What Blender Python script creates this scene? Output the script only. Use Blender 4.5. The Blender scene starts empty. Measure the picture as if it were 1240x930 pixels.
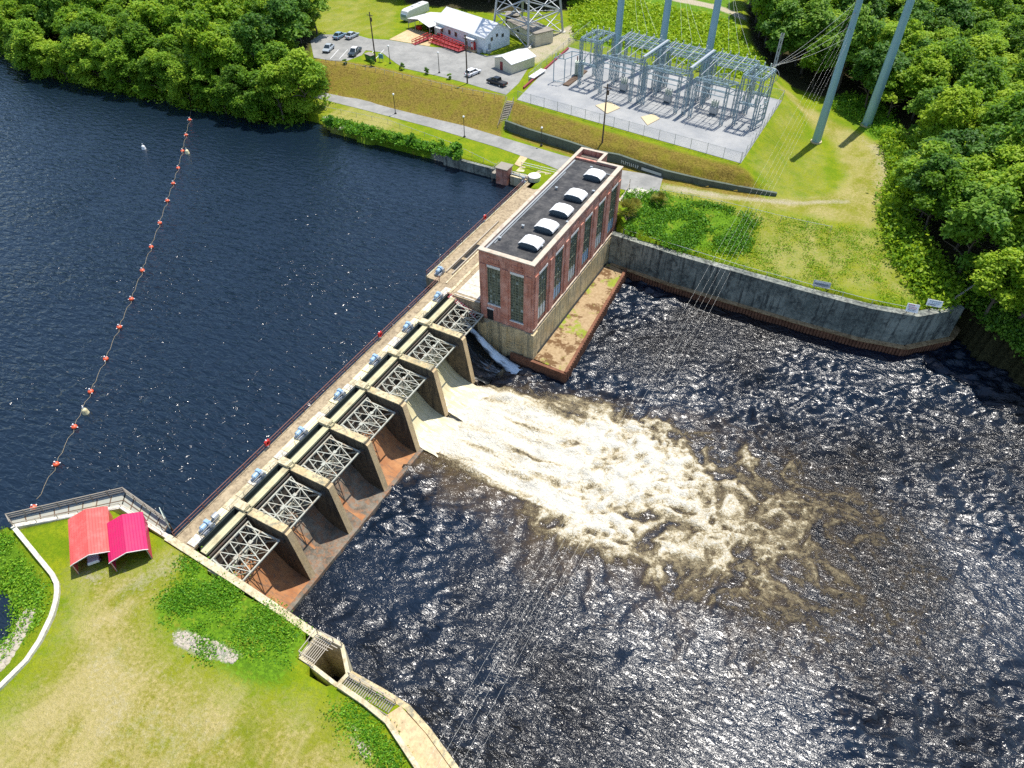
import bpy, math, random
import numpy as np
from mathutils import Vector, Matrix

# ------------------------------------------------------------------ camera, sky, sun, exposure
SC = bpy.context.scene
COL = SC.collection
CAMX, CAMY, CAMZ = 58.95, -25.15, 75.0
PITCH = math.atan(830 / 860)
HEAD = math.radians(28.17)
cam_data = bpy.data.cameras.new('camera')
cam = bpy.data.objects.new('camera', cam_data)
COL.objects.link(cam)
cam.location = (CAMX, CAMY, CAMZ)
cam.rotation_euler = (math.pi / 2 - PITCH, 0, HEAD)
cam_data.sensor_width = 36.0
cam_data.lens = 860 / 1240 * 36
cam_data.clip_end = 6000
SC.camera = cam

SUN_EL = math.radians(69)
SUN_AZ = math.atan2(0.22, 0.97)          # from +Y towards +X
world = bpy.data.worlds.new('World')
SC.world = world
world.use_nodes = True
wn = world.node_tree.nodes
wl = world.node_tree.links
bg = wn['Background']
sky = wn.new('ShaderNodeTexSky')
sky.sky_type = 'NISHITA'
sky.sun_disc = False
sky.sun_elevation = SUN_EL
sky.sun_rotation = SUN_AZ
sky.air_density = 1.0
sky.dust_density = 0.6
sky.ozone_density = 1.6
wl.new(sky.outputs[0], bg.inputs[0])
bg.inputs[1].default_value = 0.15
sun_data = bpy.data.lights.new('sun', 'SUN')
sun_data.energy = 4.6
sun_data.angle = math.radians(0.53)
sun_data.color = (1.0, 0.95, 0.87)
sun = bpy.data.objects.new('sun', sun_data)
COL.objects.link(sun)
sdir = Vector((math.cos(SUN_EL) * math.sin(SUN_AZ), math.cos(SUN_EL) * math.cos(SUN_AZ), math.sin(SUN_EL)))
sun.rotation_euler = sdir.to_track_quat('Z', 'Y').to_euler()
sun.location = (0, 60, 120)

vs = SC.view_settings
vs.view_transform = 'Standard'
vs.look = 'None'
vs.exposure = 0.46
vs.gamma = 1.0
vs.use_curve_mapping = False
SC.cycles.max_bounces = 5
SC.cycles.diffuse_bounces = 3
SC.cycles.glossy_bounces = 2
SC.cycles.transmission_bounces = 2
SC.cycles.transparent_max_bounces = 4
SC.cycles.caustics_reflective = False
SC.cycles.caustics_refractive = False
SC.cycles.use_denoising = False
SC.cycles.sample_clamp_indirect = 4.0

# ------------------------------------------------------------------ helpers
_F, _CS, _SN = 860.0, math.cos(PITCH), math.sin(PITCH)
_CH, _SH = math.cos(HEAD), math.sin(HEAD)


def at(px, py, z=0.0):
    """ground point (x, y) at height z that the photograph shows at a pixel"""
    a = (px - 620) / _F
    b = (465 - py) / _F
    d = (a, _CS + b * _SN, -_SN + b * _CS)
    t = (z - CAMZ) / d[2]
    x, y = d[0] * t, d[1] * t
    return (CAMX + x * _CH - y * _SH, CAMY + x * _SH + y * _CH)


def at3(px, py, z=0.0):
    x, y = at(px, py, z)
    return Vector((x, y, z))


def pxpoly(pts, z):
    return [at(x, y, z) for x, y in pts]


def tag(o, label=None, cat=None, group=None, kind=None):
    if label: o['label'] = label
    if cat: o['category'] = cat
    if group: o['group'] = group
    if kind: o['kind'] = kind
    return o


ROOTLOC = {}


def thing(name, label, cat, loc=(0, 0, 0), rotz=0.0, group=None):
    o = bpy.data.objects.new(name, None)
    COL.objects.link(o)
    o.empty_display_size = 0.3
    o.location = loc
    o.rotation_euler = (0, 0, rotz)
    ROOTLOC[o.name] = Vector(loc)
    return tag(o, label, cat, group)


def dup(root, loc, rotz, label=None, group=None, scale=None):
    r = root.copy()
    COL.objects.link(r)
    r.location = loc
    r.rotation_euler = (0, 0, rotz)
    if scale: r.scale = scale
    if label: r['label'] = label
    if group: r['group'] = group
    for ch in list(root.children):
        c = ch.copy()
        COL.objects.link(c)
        c.parent = r
        for g in ch.children:
            d = g.copy()
            COL.objects.link(d)
            d.parent = c
    return r


class MB:
    def __init__(self):
        self.v, self.f, self.m, self.s = [], [], [], []

    def add(self, verts, faces, m=0, smooth=False):
        b = len(self.v)
        self.v += [tuple(p) for p in verts]
        for f in faces:
            self.f.append(tuple(i + b for i in f))
            self.m.append(m)
            self.s.append(smooth)
        return self

    def bx(self, x0, x1, y0, y1, z0, z1, m=0):
        v = [(x0, y0, z0), (x1, y0, z0), (x1, y1, z0), (x0, y1, z0), (x0, y0, z1), (x1, y0, z1), (x1, y1, z1), (x0, y1, z1)]
        return self.add(v, [(0, 3, 2, 1), (4, 5, 6, 7), (0, 1, 5, 4), (1, 2, 6, 5), (2, 3, 7, 6), (3, 0, 4, 7)], m)

    def bar(self, p, q, w=0.1, h=None, m=0):
        p, q = Vector(p), Vector(q)
        h = h or w
        d = (q - p)
        if d.length < 1e-6: return self
        d.normalize()
        up = Vector((0, 0, 1)) if abs(d.z) < 0.95 else Vector((1, 0, 0))
        s = d.cross(up).normalized() * (w / 2)
        u = s.cross(d).normalized() * (h / 2)
        v = [p - s - u, p + s - u, p + s + u, p - s + u, q - s - u, q + s - u, q + s + u, q - s + u]
        return self.add(v, [(0, 1, 2, 3), (7, 6, 5, 4), (0, 4, 5, 1), (1, 5, 6, 2), (2, 6, 7, 3), (3, 7, 4, 0)], m)

    def tube(self, p, q, r0, r1=None, n=8, m=0, caps=True):
        p, q = Vector(p), Vector(q)
        r1 = r0 if r1 is None else r1
        d = (q - p).normalized()
        up = Vector((0, 0, 1)) if abs(d.z) < 0.95 else Vector((1, 0, 0))
        s = d.cross(up).normalized()
        u = s.cross(d).normalized()
        v = []
        for c, r in ((p, r0), (q, r1)):
            for k in range(n):
                a = 2 * math.pi * k / n
                v.append(c + s * math.cos(a) * r + u * math.sin(a) * r)
        f = [(k, k + n, (k + 1) % n + n, (k + 1) % n) for k in range(n)]
        self.add(v, f, m, True)
        if caps:
            self.add(v[:n], [tuple(range(n))], m)
            self.add(v[n:], [tuple(reversed(range(n)))], m)
        return self

    def prism(self, poly, z0, z1, m=0, mtop=None):
        n = len(poly)
        if sum(poly[i][0] * poly[(i + 1) % n][1] - poly[(i + 1) % n][0] * poly[i][1] for i in range(n)) < 0:
            poly = poly[::-1]
        v = [(x, y, z0) for x, y in poly] + [(x, y, z1) for x, y in poly]
        self.add(v, [(k, (k + 1) % n, (k + 1) % n + n, k + n) for k in range(n)], m)
        self.add(v[:n], [tuple(reversed(range(n)))], m)
        self.add(v[n:], [tuple(range(n))], m if mtop is None else mtop)
        return self

    def extr(self, prof, y0, y1, m=0, smooth=False):
        """closed (x, z) profile extruded along y"""
        n = len(prof)
        a = sum(prof[i][0] * prof[(i + 1) % n][1] - prof[(i + 1) % n][0] * prof[i][1] for i in range(n))
        if a < 0: prof = prof[::-1]
        v = [(x, y0, z) for x, z in prof] + [(x, y1, z) for x, z in prof]
        self.add(v, [(k, (k + 1) % n, (k + 1) % n + n, k + n) for k in range(n)], m, smooth)
        self.add(v[:n], [tuple(range(n))], m)
        self.add(v[n:], [tuple(reversed(range(n)))], m)
        return self

    def sheet(self, a, b, m=0):
        """strip of quads between two polylines of 3D points"""
        n = len(a)
        return self.add(list(a) + list(b), [(k, k + 1, k + 1 + n, k + n) for k in range(n - 1)], m)

    def ball(self, c, r, seg=10, ring=6, m=0, sz=1.0):
        v = [(c[0], c[1], c[2] - r * sz)]
        for i in range(1, ring):
            t = math.pi * i / ring
            for k in range(seg):
                a = 2 * math.pi * k / seg
                v.append((c[0] + r * math.sin(t) * math.cos(a), c[1] + r * math.sin(t) * math.sin(a), c[2] - r * sz * math.cos(t)))
        v.append((c[0], c[1], c[2] + r * sz))
        f = [(0, 1 + (k + 1) % seg, 1 + k) for k in range(seg)]
        for i in range(ring - 2):
            b = 1 + i * seg
            f += [(b + k, b + (k + 1) % seg, b + seg + (k + 1) % seg, b + seg + k) for k in range(seg)]
        b = 1 + (ring - 2) * seg
        f += [(b + k, b + (k + 1) % seg, len(v) - 1) for k in range(seg)]
        return self.add(v, f, m, True)

    def build(self, name, mats, parent=None, local=False, origin=None):
        me = bpy.data.meshes.new(name)
        off = Vector((0, 0, 0))
        if parent is not None and not local:
            p = parent
            while p.parent is not None: p = p.parent
            off = ROOTLOC.get(p.name, Vector(p.location))
        if origin is not None: off = Vector(origin)
        me.from_pydata([(x - off.x, y - off.y, z - off.z) for x, y, z in self.v], [], self.f)
        for mt in (mats if isinstance(mats, (list, tuple)) else [mats]): me.materials.append(mt)
        me.polygons.foreach_set('material_index', self.m)
        me.polygons.foreach_set('use_smooth', self.s)
        me.update()
        o = bpy.data.objects.new(name, me)
        COL.objects.link(o)
        if parent is not None: o.parent = parent
        elif origin is not None: o.location = origin
        if parent is None:
            ROOTLOC[o.name] = Vector(o.location)
        return o


def grid_mesh(name, X, Y, Z, mat, attrs=None, smooth=True, keep=None):
    """height field on rectilinear coordinates; X, Y, Z are (ny, nx) arrays"""
    ny, nx = Z.shape
    co = np.stack([X, Y, Z], -1).reshape(-1, 3).astype(np.float32)
    idx = np.arange(nx * ny).reshape(ny, nx)
    q = np.stack([idx[:-1, :-1], idx[:-1, 1:], idx[1:, 1:], idx[1:, :-1]], -1).reshape(-1, 4)
    if keep is not None:
        kq = keep[:-1, :-1] | keep[:-1, 1:] | keep[1:, 1:] | keep[1:, :-1]
        q = q[kq.reshape(-1)]
    return raw_mesh(name, co, q, mat, attrs, smooth)


def raw_mesh(name, co, quads, mat, attrs=None, smooth=False):
    me = bpy.data.meshes.new(name)
    n, k = len(co), quads.shape[1]
    me.vertices.add(n)
    me.vertices.foreach_set('co', np.asarray(co, np.float32).ravel())
    me.loops.add(quads.size)
    me.loops.foreach_set('vertex_index', quads.ravel().astype(np.int32))
    me.polygons.add(len(quads))
    me.polygons.foreach_set('loop_start', (np.arange(len(quads)) * k).astype(np.int32))
    me.polygons.foreach_set('loop_total', np.full(len(quads), k, np.int32))
    if smooth: me.polygons.foreach_set('use_smooth', np.ones(len(quads), bool))
    for an, av in (attrs or {}).items():
        a = me.attributes.new(an, 'FLOAT', 'POINT')
        a.data.foreach_set('value', np.asarray(av, np.float32).ravel())
    me.materials.append(mat)
    me.update(calc_edges=True)
    me.validate()
    return me


def link_mesh(name, me, parent=None, loc=(0, 0, 0)):
    o = bpy.data.objects.new(name, me)
    COL.objects.link(o)
    o.location = loc
    if parent is not None: o.parent = parent
    return o


# numpy noise and polygon distance
def _hash(ix, iy, seed):
    h = (ix.astype(np.int64) * 374761393 + iy.astype(np.int64) * 668265263 + seed * 974711) & 0xFFFFFFFF
    h = ((h ^ (h >> 13)) * 1274126177) & 0xFFFFFFFF
    return ((h ^ (h >> 16)) & 0xFFFF) / 65535.0


def vnoise(x, y, seed=0):
    ix, iy = np.floor(x), np.floor(y)
    fx, fy = x - ix, y - iy
    fx = fx * fx * fx * (fx * (fx * 6 - 15) + 10)
    fy = fy * fy * fy * (fy * (fy * 6 - 15) + 10)
    a, b = _hash(ix, iy, seed), _hash(ix + 1, iy, seed)
    c, d = _hash(ix, iy + 1, seed), _hash(ix + 1, iy + 1, seed)
    return (a + (b - a) * fx) * (1 - fy) + (c + (d - c) * fx) * fy


def fbm(x, y, seed=0, octv=4):
    s, a, t = 0, 1.0, 0
    for i in range(octv):
        s = s + a * vnoise(x * 2 ** i + i * 17.3, y * 2 ** i + i * 9.1, seed + i)
        t += a
        a *= 0.5
    return s / t


def sdf(x, y, poly):
    """signed distance, negative inside"""
    P = np.asarray(poly, float)
    d = np.full(x.shape, 1e18)
    ins = np.zeros(x.shape, bool)
    n = len(P)
    for i in range(n):
        ax, ay = P[i]
        bx_, by_ = P[(i + 1) % n]
        ex, ey = bx_ - ax, by_ - ay
        L = ex * ex + ey * ey + 1e-12
        t = np.clip(((x - ax) * ex + (y - ay) * ey) / L, 0, 1)
        d = np.minimum(d, (x - ax - t * ex) ** 2 + (y - ay - t * ey) ** 2)
        c = (ay > y) != (by_ > y)
        xi = ax + (y - ay) * ex / (ey if abs(ey) > 1e-12 else 1e-12)
        ins ^= c & (x < xi)
    d = np.sqrt(d)
    return np.where(ins, -d, d)


def sstep(x, a, b):
    t = np.clip((x - a) / (b - a), 0, 1)
    return t * t * (3 - 2 * t)


# ------------------------------------------------------------------ materials
class NT:
    def __init__(self, name):
        self.mat = bpy.data.materials.new(name)
        self.mat.use_nodes = True
        self.t = self.mat.node_tree
        self.n, self.l = self.t.nodes, self.t.links
        self.p = self.n['Principled BSDF']
        self._c = None

    def new(self, typ, **kw):
        nd = self.n.new(typ)
        for k, v in kw.items():
            if k in nd.inputs.keys() if isinstance(k, str) else False:
                pass
            setattr(nd, k, v)
        return nd

    def co(self, kind='Object'):
        if self._c is None: self._c = self.n.new('ShaderNodeTexCoord')
        return self._c.outputs[kind]

    def geo(self):
        g = self.n.new('ShaderNodeNewGeometry')
        return g.outputs['Position']

    def mapping(self, vec, scale=(1, 1, 1), rot=(0, 0, 0)):
        m = self.n.new('ShaderNodeMapping')
        self.l.new(vec, m.inputs['Vector'])
        m.inputs['Scale'].default_value = scale
        m.inputs['Rotation'].default_value = rot
        return m.outputs[0]

    def noise(self, scale, detail=3, rough=0.55, vec=None, dist=0.0):
        t = self.n.new('ShaderNodeTexNoise')
        t.inputs['Scale'].default_value = scale
        t.inputs['Detail'].default_value = detail
        t.inputs['Roughness'].default_value = rough
        t.inputs['Distortion'].default_value = dist
        self.l.new(vec if vec is not None else self.geo(), t.inputs['Vector'])
        return t.outputs['Fac']

    def ramp(self, fac, stops, interp='LINEAR'):
        r = self.n.new('ShaderNodeValToRGB')
        r.color_ramp.interpolation = interp
        el = r.color_ramp.elements
        while len(el) < len(stops): el.new(0.5)
        for e, (p, c) in zip(el, stops):
            e.position = p
            if isinstance(c, (int, float)): c = (c, c, c)
            e.color = (*c, 1)
        self.l.new(fac, r.inputs['Fac'])
        return r.outputs['Color']

    def mix(self, fac, a, b, mode='MIX'):
        m = self.n.new('ShaderNodeMix')
        m.data_type = 'RGBA'
        m.blend_type = mode
        for sock, val in ((m.inputs['Factor'], fac), (m.inputs[6], a), (m.inputs[7], b)):
            if isinstance(val, (int, float)): sock.default_value = val
            elif isinstance(val, tuple): sock.default_value = (*val, 1)
            else: self.l.new(val, sock)
        return m.outputs[2]

    def math(self, op, a, b=0.0, clamp=False):
        m = self.n.new('ShaderNodeMath')
        m.operation = op
        m.use_clamp = clamp
        for s, v in ((m.inputs[0], a), (m.inputs[1], b)):
            if isinstance(v, (int, float)): s.default_value = v
            else: self.l.new(v, s)
        return m.outputs[0]

    def attr(self, name):
        a = self.n.new('ShaderNodeAttribute')
        a.attribute_name = name
        return a.outputs['Fac']

    def sep(self, vec):
        s = self.n.new('ShaderNodeSeparateXYZ')
        self.l.new(vec, s.inputs[0])
        return s.outputs

    def set(self, color=None, rough=None, metal=None, spec=None):
        for k, v in (('Base Color', color), ('Roughness', rough), ('Metallic', metal), ('Specular IOR Level', spec)):
            if v is None: continue
            s = self.p.inputs[k]
            if isinstance(v, tuple): s.default_value = (*v, 1)
            elif isinstance(v, (int, float)): s.default_value = v
            else: self.l.new(v, s)
        return self

    def bump(self, h, strength=0.3, dist=0.05):
        b = self.n.new('ShaderNodeBump')
        b.inputs['Strength'].default_value = strength
        b.inputs['Distance'].default_value = dist
        self.l.new(h, b.inputs['Height'])
        self.l.new(b.outputs[0], self.p.inputs['Normal'])
        return self


MATS = {}


def paint(name, col, rough=0.55, var=0.18, scale=1.5, metal=0.0, dirt=None, bump=0.0):
    """weathered paint / plain material: base colour broken up by two noises and optional dirt colour"""
    k = NT(name)
    n1 = k.noise(scale, 4, 0.6)
    n2 = k.noise(scale * 7, 2, 0.6)
    c = k.mix(k.math('MULTIPLY', n1, var * 2), col, tuple(x * 0.55 for x in col))
    c = k.mix(k.math('MULTIPLY', n2, var), c, tuple(min(1, x * 1.35 + 0.01) for x in col))
    if dirt:
        c = k.mix(k.ramp(k.noise(scale * 0.6, 5, 0.7), [(0.5, 0), (0.68, 0.8)]), c, dirt)
    k.set(c, rough, metal)
    if bump: k.bump(n2, bump, 0.03)
    MATS[name] = k.mat
    return k.mat


def concrete_mat(name, base, stain, streak, rough=0.85, sc=0.6):
    """old concrete: blotches, dark stains and vertical run-off streaks"""
    k = NT(name)
    pos = k.geo()
    n1 = k.noise(sc, 5, 0.68, pos)
    n2 = k.noise(sc * 9, 4, 0.7, pos)
    n3 = k.noise(sc * 2.3, 5, 0.72, pos, 0.6)
    st = k.noise(1.0, 4, 0.7, k.mapping(pos, (1.6, 1.6, 0.1)))
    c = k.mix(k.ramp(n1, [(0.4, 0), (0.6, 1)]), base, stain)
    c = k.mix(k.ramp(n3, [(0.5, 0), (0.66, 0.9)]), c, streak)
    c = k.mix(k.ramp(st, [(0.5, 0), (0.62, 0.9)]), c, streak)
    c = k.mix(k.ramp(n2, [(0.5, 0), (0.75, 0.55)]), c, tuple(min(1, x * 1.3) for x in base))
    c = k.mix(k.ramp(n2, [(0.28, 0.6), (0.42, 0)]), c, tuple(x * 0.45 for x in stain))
    k.set(c, rough)
    k.bump(n2, 0.35, 0.05)
    MATS[name] = k.mat
    return k.mat


def build_materials():
    M = MATS
    # ground ---------------------------------------------------------------
    k = NT('ground')
    pos = k.geo()
    nb = k.noise(0.05, 4, 0.6, pos)
    nm = k.noise(0.35, 5, 0.65, pos)
    nf = k.noise(2.4, 4, 0.7, pos)
    nff = k.noise(9.0, 3, 0.7, pos)
    lawn = k.mix(k.ramp(nm, [(0.38, 0), (0.62, 1)]), (0.15, 0.225, 0.004), (0.25, 0.285, 0.008))
    lawn = k.mix(k.ramp(nf, [(0.42, 0), (0.7, 0.7)]), lawn, (0.085, 0.165, 0.004))
    dry = k.mix(k.ramp(nf, [(0.35, 0), (0.68, 1)]), (0.21, 0.19, 0.02), (0.4, 0.335, 0.12))
    dry = k.mix(k.ramp(nm, [(0.46, 0), (0.62, 0.75)]), dry, (0.19, 0.215, 0.008))
    nq = k.noise(0.13, 5, 0.62, k.mapping(pos, (1.0, 0.55, 1), (0, 0, 0.9)), 0.8)
    dry = k.mix(k.ramp(nq, [(0.46, 0), (0.6, 0.85)]), dry, k.mix(nf, (0.33, 0.26, 0.075), (0.47, 0.4, 0.2)))
    dry = k.mix(k.ramp(nq, [(0.34, 0.7), (0.44, 0)]), dry, (0.15, 0.19, 0.006))
    slope = k.mix(k.ramp(nf, [(0.36, 0), (0.6, 1)]), (0.12, 0.085, 0.014), (0.27, 0.2, 0.04))
    slope = k.mix(k.ramp(nm, [(0.45, 0), (0.68, 0.75)]), slope, (0.22, 0.205, 0.016))
    weed = k.mix(k.ramp(nf, [(0.36, 0), (0.62, 1)]), (0.055, 0.13, 0.006), (0.14, 0.27, 0.010))
    weed = k.mix(k.ramp(nm, [(0.55, 0), (0.7, 0.85)]), weed, (0.3, 0.27, 0.03))
    sand = k.mix(k.ramp(nff, [(0.3, 0), (0.7, 1)]), (0.3, 0.255, 0.165), (0.52, 0.46, 0.34))
    grav = k.mix(k.ramp(k.noise(14, 2, 0.8, pos), [(0.35, 0), (0.6, 1)]), (0.11, 0.1, 0.08), (0.5, 0.47, 0.4))
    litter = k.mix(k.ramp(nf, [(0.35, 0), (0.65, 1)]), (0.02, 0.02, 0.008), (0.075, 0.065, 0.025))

    def edge(a, w=0.35):
        return k.ramp(k.math('ADD', k.math('MULTIPLY', k.math('SUBTRACT', k.math('ADD', k.math('MULTIPLY', nf, 0.6), k.math('MULTIPLY', nm, 0.5)), 0.55), 1.3), k.attr(a)), [(0.5 - w / 2, 0), (0.5 + w / 2, 1)])
    c = k.mix(edge('dry', 0.8), lawn, dry)
    c = k.mix(edge('slope', 0.5), c, slope)
    c = k.mix(edge('weed', 0.35), c, weed)
    c = k.mix(edge('sand', 0.5), c, sand)
    c = k.mix(edge('gravel', 0.4), c, grav)
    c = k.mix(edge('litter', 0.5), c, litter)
    c = k.mix(k.math('MULTIPLY', nff, 0.5), c, (0.07, 0.085, 0.01), 'MULTIPLY') if False else c
    c = k.mix(k.ramp(nff, [(0.3, 0.55), (0.5, 0.0)]), c, k.mix(1.0, c, (0.45, 0.5, 0.45), 'MULTIPLY'))
    c = k.mix(k.ramp(k.noise(4.5, 3, 0.7, pos), [(0.55, 0), (0.72, 0.4)]), c, k.mix(1.0, c, (1.5, 1.4, 1.5), 'MULTIPLY'))
    k.set(c, 0.95, spec=0.15)
    k.bump(k.math('ADD', nf, k.math('MULTIPLY', nff, 0.6)), 0.8, 0.25)
    M['ground'] = k.mat

    # asphalt, gravel yard ---------------------------------------------------
    k = NT('asphalt')
    pos = k.geo()
    a = k.noise(0.25, 5, 0.65, pos)
    c = k.mix(k.ramp(a, [(0.35, 0), (0.65, 1)]), (0.2, 0.2, 0.185), (0.3, 0.295, 0.27))
    c = k.mix(k.ramp(k.noise(1.3, 4, 0.7, pos), [(0.55, 0), (0.7, 0.5)]), c, (0.13, 0.13, 0.125))
    k.set(c, 0.9)
    k.bump(k.noise(16, 2, 0.6, pos), 0.2, 0.02)
    M['asphalt'] = k.mat
    k = NT('yard_gravel')
    pos = k.geo()
    c = k.mix(k.ramp(k.noise(0.16, 5, 0.65, pos), [(0.35, 0), (0.65, 1)]), (0.25, 0.26, 0.265), (0.36, 0.36, 0.345))
    c = k.mix(k.ramp(k.noise(7, 3, 0.7, pos), [(0.4, 0), (0.7, 0.5)]), c, (0.24, 0.245, 0.25))
    k.set(c, 0.95)
    k.bump(k.noise(10, 3, 0.7, pos), 0.5, 0.05)
    M['yard_gravel'] = k.mat

    concrete_mat('deck_concrete', (0.4, 0.32, 0.2), (0.3, 0.23, 0.14), (0.2, 0.15, 0.09), sc=0.4)
    concrete_mat('pale_concrete', (0.6, 0.53, 0.36), (0.47, 0.4, 0.24), (0.33, 0.27, 0.15), sc=0.5)
    concrete_mat('shaded_pier_concrete', (0.13, 0.1, 0.06), (0.075, 0.06, 0.04), (0.03, 0.026, 0.02), sc=0.5)  # stained concrete, darkened further to paint in the shade on the pier sides
    concrete_mat('wall_concrete', (0.29, 0.3, 0.25), (0.13, 0.145, 0.125), (0.04, 0.045, 0.043), sc=0.22)
    concrete_mat('base_concrete', (0.58, 0.47, 0.27), (0.45, 0.34, 0.17), (0.2, 0.19, 0.13), sc=0.35)
    concrete_mat('apron_concrete', (0.2, 0.175, 0.135), (0.09, 0.075, 0.055), (0.24, 0.12, 0.06), sc=0.5)
    concrete_mat('sand_concrete', (0.58, 0.43, 0.24), (0.48, 0.34, 0.17), (0.4, 0.3, 0.17), sc=0.4)
    concrete_mat('white_concrete', (0.66, 0.62, 0.53), (0.52, 0.48, 0.4), (0.4, 0.36, 0.28), sc=0.7)
    concrete_mat('platform_slab', (0.48, 0.33, 0.17), (0.33, 0.21, 0.1), (0.2, 0.12, 0.05), sc=0.35)

    k = NT('platform_top')
    pos = k.geo()
    n1 = k.noise(0.3, 5, 0.65, pos)
    n2 = k.noise(2.2, 4, 0.7, pos)
    c = k.mix(k.ramp(n2, [(0.35, 0), (0.7, 1)]), (0.4, 0.29, 0.16), (0.27, 0.18, 0.085))
    c = k.mix(k.ramp(k.math('ADD', n1, k.math('MULTIPLY', n2, 0.25)), [(0.62, 0), (0.69, 1)]), c, (0.13, 0.065, 0.02))
    c = k.mix(k.ramp(k.noise(0.2, 5, 0.7, k.mapping(pos, (1, 1, 1), (0, 0, 1.0))), [(0.55, 0), (0.62, 1)]), c, k.mix(n2, (0.12, 0.17, 0.01), (0.32, 0.36, 0.02)))
    k.set(c, 0.85)
    k.bump(n2, 0.3, 0.05)
    M['platform_top'] = k.mat
    # rust-stained spillway
    k = NT('rust_concrete')
    pos = k.geo()
    n1 = k.noise(0.45, 5, 0.65, pos)
    c = k.mix(k.ramp(n1, [(0.35, 0), (0.65, 1)]), (0.3, 0.12, 0.045), (0.42, 0.2, 0.08))
    c = k.mix(k.ramp(k.noise(1.2, 4, 0.7, k.mapping(pos, (0.3, 1.5, 1))), [(0.5, 0), (0.68, 0.8)]), c, (0.15, 0.1, 0.07))
    k.set(c, 0.85)
    k.bump(k.noise(6, 3, 0.6, pos), 0.3, 0.04)
    M['rust_concrete'] = k.mat
    k = NT('sheet_pile')
    pos = k.geo()
    c = k.mix(k.ramp(k.noise(0.8, 5, 0.7, pos), [(0.35, 0), (0.65, 1)]), (0.115, 0.045, 0.022), (0.24, 0.105, 0.055))
    k.set(c, 0.9)
    k.bump(k.noise(5, 3, 0.6, pos), 0.3, 0.03)
    M['sheet_pile'] = k.mat

    # brick -------------------------------------------------------------------
    k = NT('red_brick')
    pos = k.geo()
    s = k.sep(pos)
    cmb = k.n.new('ShaderNodeCombineXYZ')
    k.l.new(k.math('ADD', s[0], s[1]), cmb.inputs[0])
    k.l.new(s[2], cmb.inputs[1])
    b = k.n.new('ShaderNodeTexBrick')
    k.l.new(cmb.outputs[0], b.inputs['Vector'])
    b.inputs['Color1'].default_value = (0.56, 0.22, 0.145, 1)
    b.inputs['Color2'].default_value = (0.4, 0.135, 0.09, 1)
    b.inputs['Mortar'].default_value = (0.3, 0.19, 0.14, 1)
    b.inputs['Scale'].default_value = 1.0
    b.inputs['Mortar Size'].default_value = 0.012
    b.inputs['Brick Width'].default_value = 0.42
    b.inputs['Row Height'].default_value = 0.14
    b.inputs['Bias'].default_value = 0.0
    n1 = k.noise(0.5, 5, 0.65, pos)
    c = k.mix(k.ramp(n1, [(0.42, 0), (0.62, 0.7)]), b.outputs[0], (0.64, 0.36, 0.28))
    st = k.noise(1.0, 4, 0.7, k.mapping(pos, (1.4, 1.4, 0.15)))
    c = k.mix(k.ramp(st, [(0.52, 0), (0.66, 0.7)]), c, (0.22, 0.085, 0.06))
    k.set(c, 0.9)
    k.bump(b.outputs['Fac'], 0.15, 0.02)
    M['red_brick'] = k.mat

    # tar roof -----------------------------------------------------------------
    k = NT('tar_roof')
    pos = k.geo()
    seam = k.noise(1.0, 3, 0.6, k.mapping(pos, (0.2, 1.1, 1)))
    c = k.mix(k.ramp(k.noise(0.6, 6, 0.75, pos), [(0.4, 0), (0.68, 1)]), (0.016, 0.017, 0.019), (0.095, 0.09, 0.083))
    c = k.mix(k.ramp(seam, [(0.52, 0), (0.62, 0.6)]), c, (0.022, 0.022, 0.025))
    k.set(c, 0.8)
    k.bump(seam, 0.3, 0.05)
    M['tar_roof'] = k.mat

    # standing-seam metal ------------------------------------------------------
    def seam_metal(name, col, axis=0, pitch=0.35, rough=0.4, dirt=None):
        k = NT(name)
        pos = k.co('Object')
        s = k.sep(pos)
        f = k.math('FRACT', k.math('DIVIDE', s[axis], pitch))
        rib = k.ramp(f, [(0.0, 1), (0.12, 0.0), (0.88, 0.0), (1.0, 1)])
        c = k.mix(k.math('MULTIPLY', rib, 0.45), col, tuple(x * 0.6 for x in col))
        n = k.noise(0.7, 5, 0.65)
        c = k.mix(k.ramp(n, [(0.45, 0), (0.72, 0.6)]), c, dirt or tuple(min(1, x * 1.2 + 0.03) for x in col))
        k.set(c, rough)
        k.bump(rib, 0.5, 0.04)
        M[name] = k.mat
    seam_metal('red_metal', (0.62, 0.085, 0.07), 0, 0.3, 0.42, dirt=(0.66, 0.2, 0.17))
    seam_metal('magenta_metal', (0.52, 0.008, 0.09), 0, 0.3, 0.42, dirt=(0.42, 0.03, 0.09))
    seam_metal('white_metal', (0.68, 0.69, 0.68), 0, 0.6, 0.45, dirt=(0.55, 0.55, 0.53))
    seam_metal('tan_metal', (0.66, 0.6, 0.45), 0, 0.5, 0.5)
    seam_metal('grey_siding', (0.7, 0.75, 0.77), 2, 0.25, 0.6)

    paint('blue_grey_steel', (0.27, 0.37, 0.42), 0.45, 0.2, 1.0, 0.2)
    paint('pole_steel', (0.27, 0.44, 0.52), 0.45, 0.12, 0.4, 0.2)
    paint('truss_paint', (0.4, 0.41, 0.34), 0.55, 0.35, 2.5, dirt=(0.27, 0.17, 0.09))
    paint('window_bar', (0.15, 0.17, 0.11), 0.6, 0.2, 2.0)
    paint('galvanised', (0.42, 0.44, 0.45), 0.45, 0.15, 2.0, 0.4)
    paint('yellow_beam', (0.5, 0.46, 0.27), 0.6, 0.3, 0.8, dirt=(0.3, 0.24, 0.13))
    paint('cream_panel', (0.85, 0.75, 0.44), 0.6, 0.15, 0.9, dirt=(0.6, 0.5, 0.27))
    paint('dark_green', (0.035, 0.05, 0.042), 0.6, 0.3, 1.5)
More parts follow.
